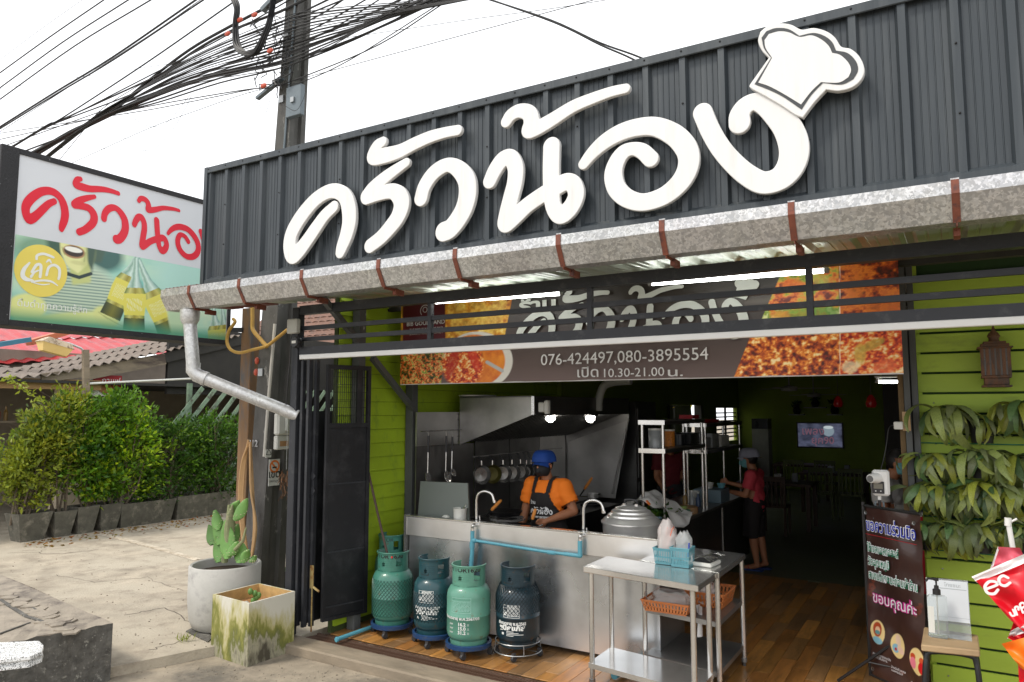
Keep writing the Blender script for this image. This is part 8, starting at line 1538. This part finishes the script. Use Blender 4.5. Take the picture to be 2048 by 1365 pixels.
# ================================================================== PEOPLE
def evalmesh(o):
 dg = bpy.context.evaluated_depsgraph_get(); me = bpy.data.meshes.new_from_object(o.evaluated_get(dg)); return me
def rcone(m,a,ra,b,rb,seg=14):
 a,b = Vector(a),Vector(b); d = (b - a); n = 5; pts = [lerp(a,b,i / n) for i in range(n + 1)]; rs = [ra + (rb - ra) * i / n for i in range(n + 1)]
 m.tube(pts,rs,seg); m.ell(a,ra,seg,8); m.ell(b,rb,seg,8)
def blend_body(prims,voxel,smooth=6,infl=0.):
 m = MB()
 for p in prims:
  if p[0] == 'c': rcone(m,p[1],p[2] + infl,p[3],p[4] + infl)
  else: m.ell(p[1],tuple(k + infl for k in p[2]),18,12,(Matrix.Rotation(p[3][1],3,p[3][0]) if len(p) > 3 else None))
 me = m.mesh('tmp',bpy.data.materials[0]); o = bpy.data.objects.new('tmp',me); COL.objects.link(o)
 r = o.modifiers.new('r','REMESH'); r.mode = 'VOXEL'; r.voxel_size = voxel; r.use_smooth_shade = True; s = o.modifiers.new('s','SMOOTH'); s.iterations = smooth; s.factor = .5
 e = evalmesh(o); bpy.data.objects.remove(o); e.materials.clear(); return e
def keep(me,f):
 bm = bmesh.new(); bm.from_mesh(me); bmesh.ops.delete(bm,geom=[q for q in bm.faces if not f(q.calc_center_median(),q.normal)],context='FACES'); bm.to_mesh(me); bm.free(); return me
def addpart(me,name,mat,par,solid=0.):
 me.name = name; me.materials.append(mat); me.polygons.foreach_set('use_smooth',[True] * len(me.polygons))
 if solid:
  o = bpy.data.objects.new('t',me); COL.objects.link(o); s = o.modifiers.new('s','SOLIDIFY'); s.thickness = solid; s.offset = 1; e = evalmesh(o); bpy.data.objects.remove(o); me = e; me.name = name
 o = bpy.data.objects.new(name,me); COL.objects.link(o); o.parent = par; return o
skin = pm('skin',(.36,.15,.075),.55,var=.08,scale=12,bump=.05,bscale=90); skin2 = pm('skin_light',(.42,.20,.11),.55,var=.08,scale=12,bump=.05)
hairm = pm('black_hair',(.012,.010,.009),.5,bump=.3,bscale=120)
def hand(prims,wr,dirv,side,curl=.5,pn=(0,0,-1)):
 """wrist, pointing direction, thumb side vector; five separate fingers"""
 wr = Vector(wr); d = Vector(dirv).normalized(); s = Vector(side); s = (s - d * s.dot(d)).normalized(); n = Vector(pn); n = (n - d * n.dot(d) - s * n.dot(s)).normalized()
 pc = wr + d * .045; prims.append(('c',wr,.024,wr + d * .03,.026))
 for k,f in enumerate((-.028,-.010,.009,.027)):
  prims.append(('c',wr + d * .03 + s * f * .7,.017,wr + d * .082 + s * f,.0125)); ln_ = (.062,.075,.07,.058)[k] if False else (.055,.070,.074,.066)[k]
  k0 = wr + d * .085 + s * f; d1 = (d * math.cos(curl) + n * math.sin(curl)); k1 = k0 + d1 * ln_ * .5; d2 = (d * math.cos(curl * 2.3) + n * math.sin(curl * 2.3)); k2 = k1 + d2 * ln_ * .5
  prims.append(('c',k0,.0105,k1,.0098)); prims.append(('c',k1,.0098,k2,.0085))
 t0 = wr + d * .025 + s * .030; t1 = wr + d * .06 + s * .055 + n * .012; t2 = wr + d * .088 + s * .050 + n * .03; prims.append(('c',t0,.015,t1,.012)); prims.append(('c',t1,.0115,t2,.0095))
def person(lab,loc,rz,J,cols,voxel=.009,heavy=1.,group=None,cap=None,mask=None,apron=False,shoes=True,headrot=(0,0),shorts=False,hair=True):
 """J: joints in the person's own space, facing -Y, x to the person's left, z up"""
 t = thing('person',lab,'person',(0,0,0),0,group); h = heavy; B = []
 neck,head = Vector(J['neck']),Vector(J['head']); hip = Vector(J['hip']); ch = Vector(J['chest'])
 torso = [('e',hip,(.155 * h,.115 * h,.12)),('e',lerp(hip,ch,.45),(.150 * h,.112 * h,.15)),('e',ch,(.17 * h,.115 * h,.17)),('c',ch + Vector((-.10 * h,.01,.10)),.075 * h,ch + Vector((.10 * h,.01,.10)),.075 * h)]
 arms = []
 for s in ('l','r'):
  sh,el,wr_ = (Vector(J[k + s]) for k in ('sh','el','wr')); arms.append((s,sh,el,wr_))
 legs = []
 for s in ('l','r'):
  kn,an = Vector(J['kn' + s]),Vector(J['an' + s]); sx = 1 if s == 'l' else -1; legs += [('c',hip + Vector((sx * .085 * h,0,-.04)),.092 * h,kn,.058 * h),('c',kn,.056,lerp(kn,an,.35),.053),('c',lerp(kn,an,.35),.053,an,.032)]
  B += [('c',an + Vector((0,.01,-.01)),.034,an + Vector((0,-.09,-.045)),.030),('c',an + Vector((0,-.09,-.045)),.030,an + Vector((0,-.16,-.052)),.022)]
 skl = [('e',head,(.076,.094,.105)),('e',head + Vector((0,-.012,-.05)),(.060,.072,.062)),('c',neck,.056,head + Vector((0,.02,-.06)),.052),('c',head + Vector((0,-.092,.0)),.010,head + Vector((0,-.108,-.022)),.014)]
 for sx in (-1,1): skl.append(('e',head + Vector((sx * .078,.005,-.01)),(.010,.018,.030)))
 ar = []
 for (s,sh,el,wr_) in arms: ar += [('e',sh,(.062 * h,.06 * h,.062 * h)),('c',sh,.052 * h,el,.041 * h),('c',el,.041 * h,lerp(el,wr_,.35),.040 * h),('c',lerp(el,wr_,.35),.040 * h,wr_,.025)]
 hp = []
 for (s,sh,el,wr_) in arms: d = J.get('hd' + s) or tuple(wr_ - el); hand(hp,wr_,d,J.get('th' + s,(0,0,1)),J.get('cu' + s,.5),J.get('pn' + s,(0,0,-1)))
 body = blend_body(torso + B + legs + skl + ar + hp,voxel,4); addpart(body,'body',cols['skin'],t)
 # shirt: torso and sleeves, slightly larger than the body
 sl = []
 for (s,sh,el,wr_) in arms: e = lerp(sh,el,.62); sl += [('e',sh,(.066 * h,.064 * h,.066 * h)),('c',sh,.060 * h,e,.064 * h)]
 shirt = blend_body(torso + sl,.011,5,.014); nz_ = neck.z + .005
 sleeves = [(sh,lerp(sh,el,.66),(el - sh).normalized()) for (s,sh,el,wr_) in arms]
 for v in shirt.vertices:
  f = .008 * pnoise(v.co * 6) + .011 * pnoise(Vector((v.co.x * 9 + v.co.z * 14,v.co.y * 9,v.co.z * 22 - v.co.x * 12))) * (1 if v.co.z < ch.z + .06 else .35); v.co += v.normal * f
 keep(shirt,lambda c,n: c.z > hip.z - .10 and not (c.z > nz_ - .02 and (c.xy - neck.xy).length < .078) and all((c - e).dot(d) < .0 or ((c - sh) - d * (c - sh).dot(d)).length > .10 for (sh,e,d) in sleeves)); addpart(shirt,'shirt',cols['shirt'],t,.004)
 tr_ = blend_body([torso[0]] + [l for i,l in enumerate(legs) if i % 3 == 0 or not shorts],.013,4,.018); kz = J['knl'][2]; keep(tr_,lambda c,n: c.z > (kz - .12 if shorts else .06) and c.z < hip.z + .10); addpart(tr_,'trousers',cols['trousers'],t,.003)
 if apron:
  ap = blend_body(torso,.010,5,.026); aw = .17 * h; zt0 = ch.z + .06
  def isap(c,n):
   if c.y > .03 and c.z > hip.z + .1: return False
   if c.z > zt0:   # straps
    k = (c.z - zt0) / (.17); return abs(abs(c.x) - (.075 + .012 * k) * h) < .020 and n.y < .75
   lim = .085 * h + (aw - .085 * h) * min(1,(zt0 - c.z) / .22); return c.y < .02 + .0 and abs(c.x) < lim + (0 if c.z > hip.z + .05 else .03)
  keep(ap,isap); addpart(ap,'apron',cols['apron'],t,.004)
  sk_ = MB().grid(lambda u,v: Vector(((u - .5) * (.36 + .03 * v) * h,hip.y - .15 * h - .02 * v + .012 * math.sin(u * 14) * v + .10 * abs(u - .5) ** 2 * 4,hip.z + .04 - .42 * v)),20,12); put(sk_.mesh('apron_skirt',cols['apron'],smooth=True),'apron_skirt',t)
  t['z'] = 0; del t['z']
 # head wear, eyes, mask
 for sx in (-1,1):
  MB().ell(head + Vector((sx * .030,-.086,.012)),(.012,.008,.006),8,6).build('eye',hairm,t); MB().tube([head + Vector((sx * .016,-.091,.030)),head + Vector((sx * .046,-.083,.030))],.004,5).build('eyebrow',hairm,t)
 MB().ell(head + Vector((0,-.086,-.055)),(.022,.008,.006),8,5).build('mouth',pm('lip_%d' % len(MATS),(.28,.08,.06),.5,bump=0),t)
 if hair:
  hr = blend_body([('e',head + Vector((0,.016,.018)),(.085,.096,.105))],.009,2); keep(hr,lambda c,n: c.z > head.z + .045 or (c.y > head.y + .0 and c.z > head.z - .075)); addpart(hr,'hair',hairm,t)
 if mask:
  mk = blend_body([('e',head + Vector((0,-.012,-.04)),(.078,.092,.078)),('c',head + Vector((0,-.09,-.01)),.016,head + Vector((0,-.10,-.06)),.020)],.007,2,.004); keep(mk,lambda c,n: c.y < head.y - .012 and head.z - .105 < c.z < head.z + .0 - .25 * abs(c.x) * 0); addpart(mk,'face_mask',mask,t,.002)
  for sx in (-1,1): MB().tube([head + Vector((sx * .068,-.03,-.01)),head + Vector((sx * .086,.0,.01))],.002,4).build('ear_loop',mask,t)
 if cap:
  cp = MB().grid(lambda u,v: head + Vector((0,.006,.05)) + Vector((math.cos(2 * math.pi * u) * .120 * math.sin(math.pi * (.52 * v + .0)) ** .5 * (1 + .05 * math.sin(u * 38) * v),math.sin(2 * math.pi * u) * .130 * math.sin(math.pi * .52 * v) ** .5 * (1 + .04 * math.sin(u * 30 + 1) * v),.092 * math.cos(math.pi * .60 * v) if v < .83 else .080 * math.cos(math.pi * .498) - .02)),40,12)
  cp.build('cap',cap[0],t,smooth=True); MB().lathe([(.084,-.03),(.112,-.002),(.115,.012)],tuple(head + Vector((0,.006,.048))),28).build('cap_band',cap[0],t,smooth=True)
  MB().grid(lambda u,v: head + Vector((math.sin((u - .5) * 2.3) * (.088 + .012 * v),-math.cos((u - .5) * 2.3) * (.092 + .060 * v) + .006,.038 - .030 * v - .03 * (abs(u - .5) * 2) ** 2 * v)),14,4).build('cap_peak',cap[0],t,smooth=True)
  if len(cap) > 1: MB().ell(head + Vector((0,.01,.118)),(.075,.085,.016),16,6).build('cap_top',cap[1],t,smooth=True)
 if shoes:
  for s in ('l','r'):
   an = Vector(J['an' + s]); MB().box((an.x - .045,an.y - .19,.0),(an.x + .045,an.y + .075,.018)).build('sandal',cols.get('shoe',bkp),t,bevel=.006); MB().tube([an + Vector((-.04,-.10,-.055)),an + Vector((0,-.105,-.018)),an + Vector((.04,-.10,-.055))],.008,6).build('sandal_strap',cols.get('strap',bkp),t)
 t.location = loc; t.rotation_euler = (0,0,rz)
 if 'tilt' in J: pass
 return t
orange = pm('orange_tee',(.86,.20,.012),.8,var=.06,bump=.2,bscale=90); blackc = pm('black_cloth',(.016,.013,.013),.8,var=.1,bump=.2,bscale=90); bluec = pm('blue_cap_cloth',(.008,.05,.26),.75,var=.08,bump=.15,bscale=90); dkt = pm('dark_trousers',(.02,.02,.022),.8)
mskm = pm('black_mask',(.012,.012,.014),.7,bump=.1); teal = pm('teal_mask',(.12,.32,.34),.7,bump=.1)
CX,CY = -3.40,6.34
J = dict(hip=(0,0,.88),chest=(0,-.01,1.14),neck=(0,-.01,1.325),head=(-.012,-.055,1.46),shl=(.185,0,1.25),shr=(-.185,0,1.25),ell=(.29,.0,1.03),elr=(-.25,-.02,1.0),wrl=(.13,-.235,.955),wrr=(-.27,-.10,.78),knl=(.10,-.02,.48),knr=(-.10,-.02,.48),anl=(.11,.02,.08),anr=(-.11,.02,.08),hdl=(-.5,-.35,-.35),thl=(-.3,-.5,.8),cul=.75,pnl=(.1,.2,-1),cur=.5)
chef = person('cook in orange shirt, black apron, blue cap and black mask behind the range',(CX,CY,0),R(-4),J,dict(skin=skin,shirt=orange,trousers=dkt,apron=blackc),voxel=.0075,heavy=1.08,cap=(bluec,wm),mask=mskm,apron=True)
# apron print projected on the apron
ap = [c for c in chef.children if c.name.startswith('apron') and 'skirt' not in c.name][0]; bmx = bmesh.new(); bmx.from_mesh(ap.data); bvh = BVHTree.FromBMesh(bmx)
def on_apron(me,name):
 bm = bmesh.new(); bm.from_mesh(me); bmesh.ops.triangulate(bm,faces=bm.faces)
 for _ in range(2): bmesh.ops.subdivide_edges(bm,edges=[e for e in bm.edges if e.calc_length() > .03],cuts=1); bmesh.ops.triangulate(bm,faces=bm.faces)
 for v in bm.verts:
  h_ = bvh.ray_cast(Vector((v.co.x,-1,v.co.z)),Vector((0,1,0))); v.co.y = (h_[0].y if h_[0] else -.17) - .004
 bm.to_mesh(me); bm.free(); o = bpy.data.objects.new(name,me); COL.objects.link(o); o.parent = chef
apw = pm('apron_white',(.75,.75,.75),.7,bump=0)
sc_l = .25 / (LX1 - LX0)
for i in range(8): on_apron(remap(outline_mesh([[((p[0] - LX0) * sc_l,(p[1] - LZ0) * sc_l * 1.3) for p in lp[::3]] for lp in LOOPS[i]],0,apw),lambda c: Vector((c.x - .125,0,c.y + .995))),'apron_letter')
on_apron(remap(outline_mesh([[((p[0] - HL[2][0][0]) * sc_l * 1.25,(p[1] - LZ0) * sc_l * 1.25) for p in HL[2]]],0,apw),lambda c: Vector((c.x + .055,0,c.y + 1.00))),'apron_hat')
on_apron(remap(text_mesh('076424497 0803895554',.030,apw,align='CENTER',offset=.0008),lambda c: Vector((c.x * .85,0,c.y + .958))),'apron_numbers'); on_apron(remap(text_mesh('ร้าน',.045,apw,offset=.001),lambda c: Vector((c.x - .11,0,c.y + 1.09))),'apron_word'); bmx.free()
lw = thing('wok_spatula','steel wok spatula held in the left hand of the cook','spatula',(CX + .05,CY - .35,.9)); a_ = Vector((CX + .10,CY - .30,.925)); MB().tube([a_,a_ + Vector((-.02,-.03,-.01)),a_ + Vector((-.16,-.16,-.05))],[.010,.009,.006],8).build('shaft',s_pol,lw,smooth=True); MB().poly([a_ + Vector((-.16,-.13,-.05)),a_ + Vector((-.13,-.18,-.05)),a_ + Vector((-.20,-.24,-.06)),a_ + Vector((-.24,-.18,-.06))],.004).build('blade',s_pol,lw)
pinkt = pm('coral_tee',(.55,.05,.07),.8,var=.08,bump=.2); capg = pm('grey_cap_cloth',(.32,.33,.40),.8,bump=.1)
Jw = dict(hip=(0,0,.80),chest=(0,-.01,1.05),neck=(0,-.02,1.235),head=(0,-.065,1.365),shl=(.165,0,1.165),shr=(-.165,0,1.165),ell=(.20,-.06,.93),elr=(-.20,-.10,.98),wrl=(.12,-.30,.96),wrr=(-.10,-.36,1.04),knl=(.08,-.02,.44),knr=(-.08,.02,.44),anl=(.08,.02,.08),anr=(-.08,.08,.08),cul=.6,cur=.5)
person('woman in a coral shirt, pale cap and teal mask at the preparation counter',(-2.16,9.55,0),R(-92),Jw,dict(skin=skin,shirt=pinkt,trousers=blackc,apron=blackc,shoe=pm('blue_sandal',(.03,.06,.2),.6),strap=pm('red_strap',(.4,.05,.05),.6)),voxel=.011,heavy=.93,cap=(capg,),mask=teal,apron=True,shorts=True)
greyt = pm('grey_tee',(.40,.39,.37),.8,var=.06,bump=.2)
Jm = dict(hip=(0,0,.92),chest=(0,-.02,1.19),neck=(0,-.04,1.40),head=(0,-.10,1.52),shl=(.17,0,1.32),shr=(-.17,0,1.32),ell=(.22,-.06,1.06),elr=(-.22,-.05,1.08),wrl=(.15,-.28,1.03),wrr=(-.10,-.32,1.05),knl=(.09,-.02,.50),knr=(-.09,0,.50),anl=(.09,.03,.08),anr=(-.09,.03,.08),cul=.6,cur=.5)
person('person in a pale grey shirt and teal mask half hidden behind the right door post',(-.51,7.5,0),R(70),Jm,dict(skin=skin,shirt=greyt,trousers=dkt,shoe=bkp),voxel=.011,mask=teal)
maroon = pm('maroon_tee',(.10,.006,.01),.8,bump=.2)
person('person in a dark red shirt standing in the gloom behind the steel racks',(-3.38,9.9,0),R(30),dict(Jm,ell=(.2,-.05,1.06),elr=(-.2,-.05,1.06),wrl=(.16,-.2,.95),wrr=(-.16,-.2,.95)),dict(skin=skin,shirt=maroon,trousers=dkt,shoe=bkp),voxel=.013)
for o in [o for o in bpy.data.objects if o.type == 'EMPTY']:
 o.empty_display_size = .05
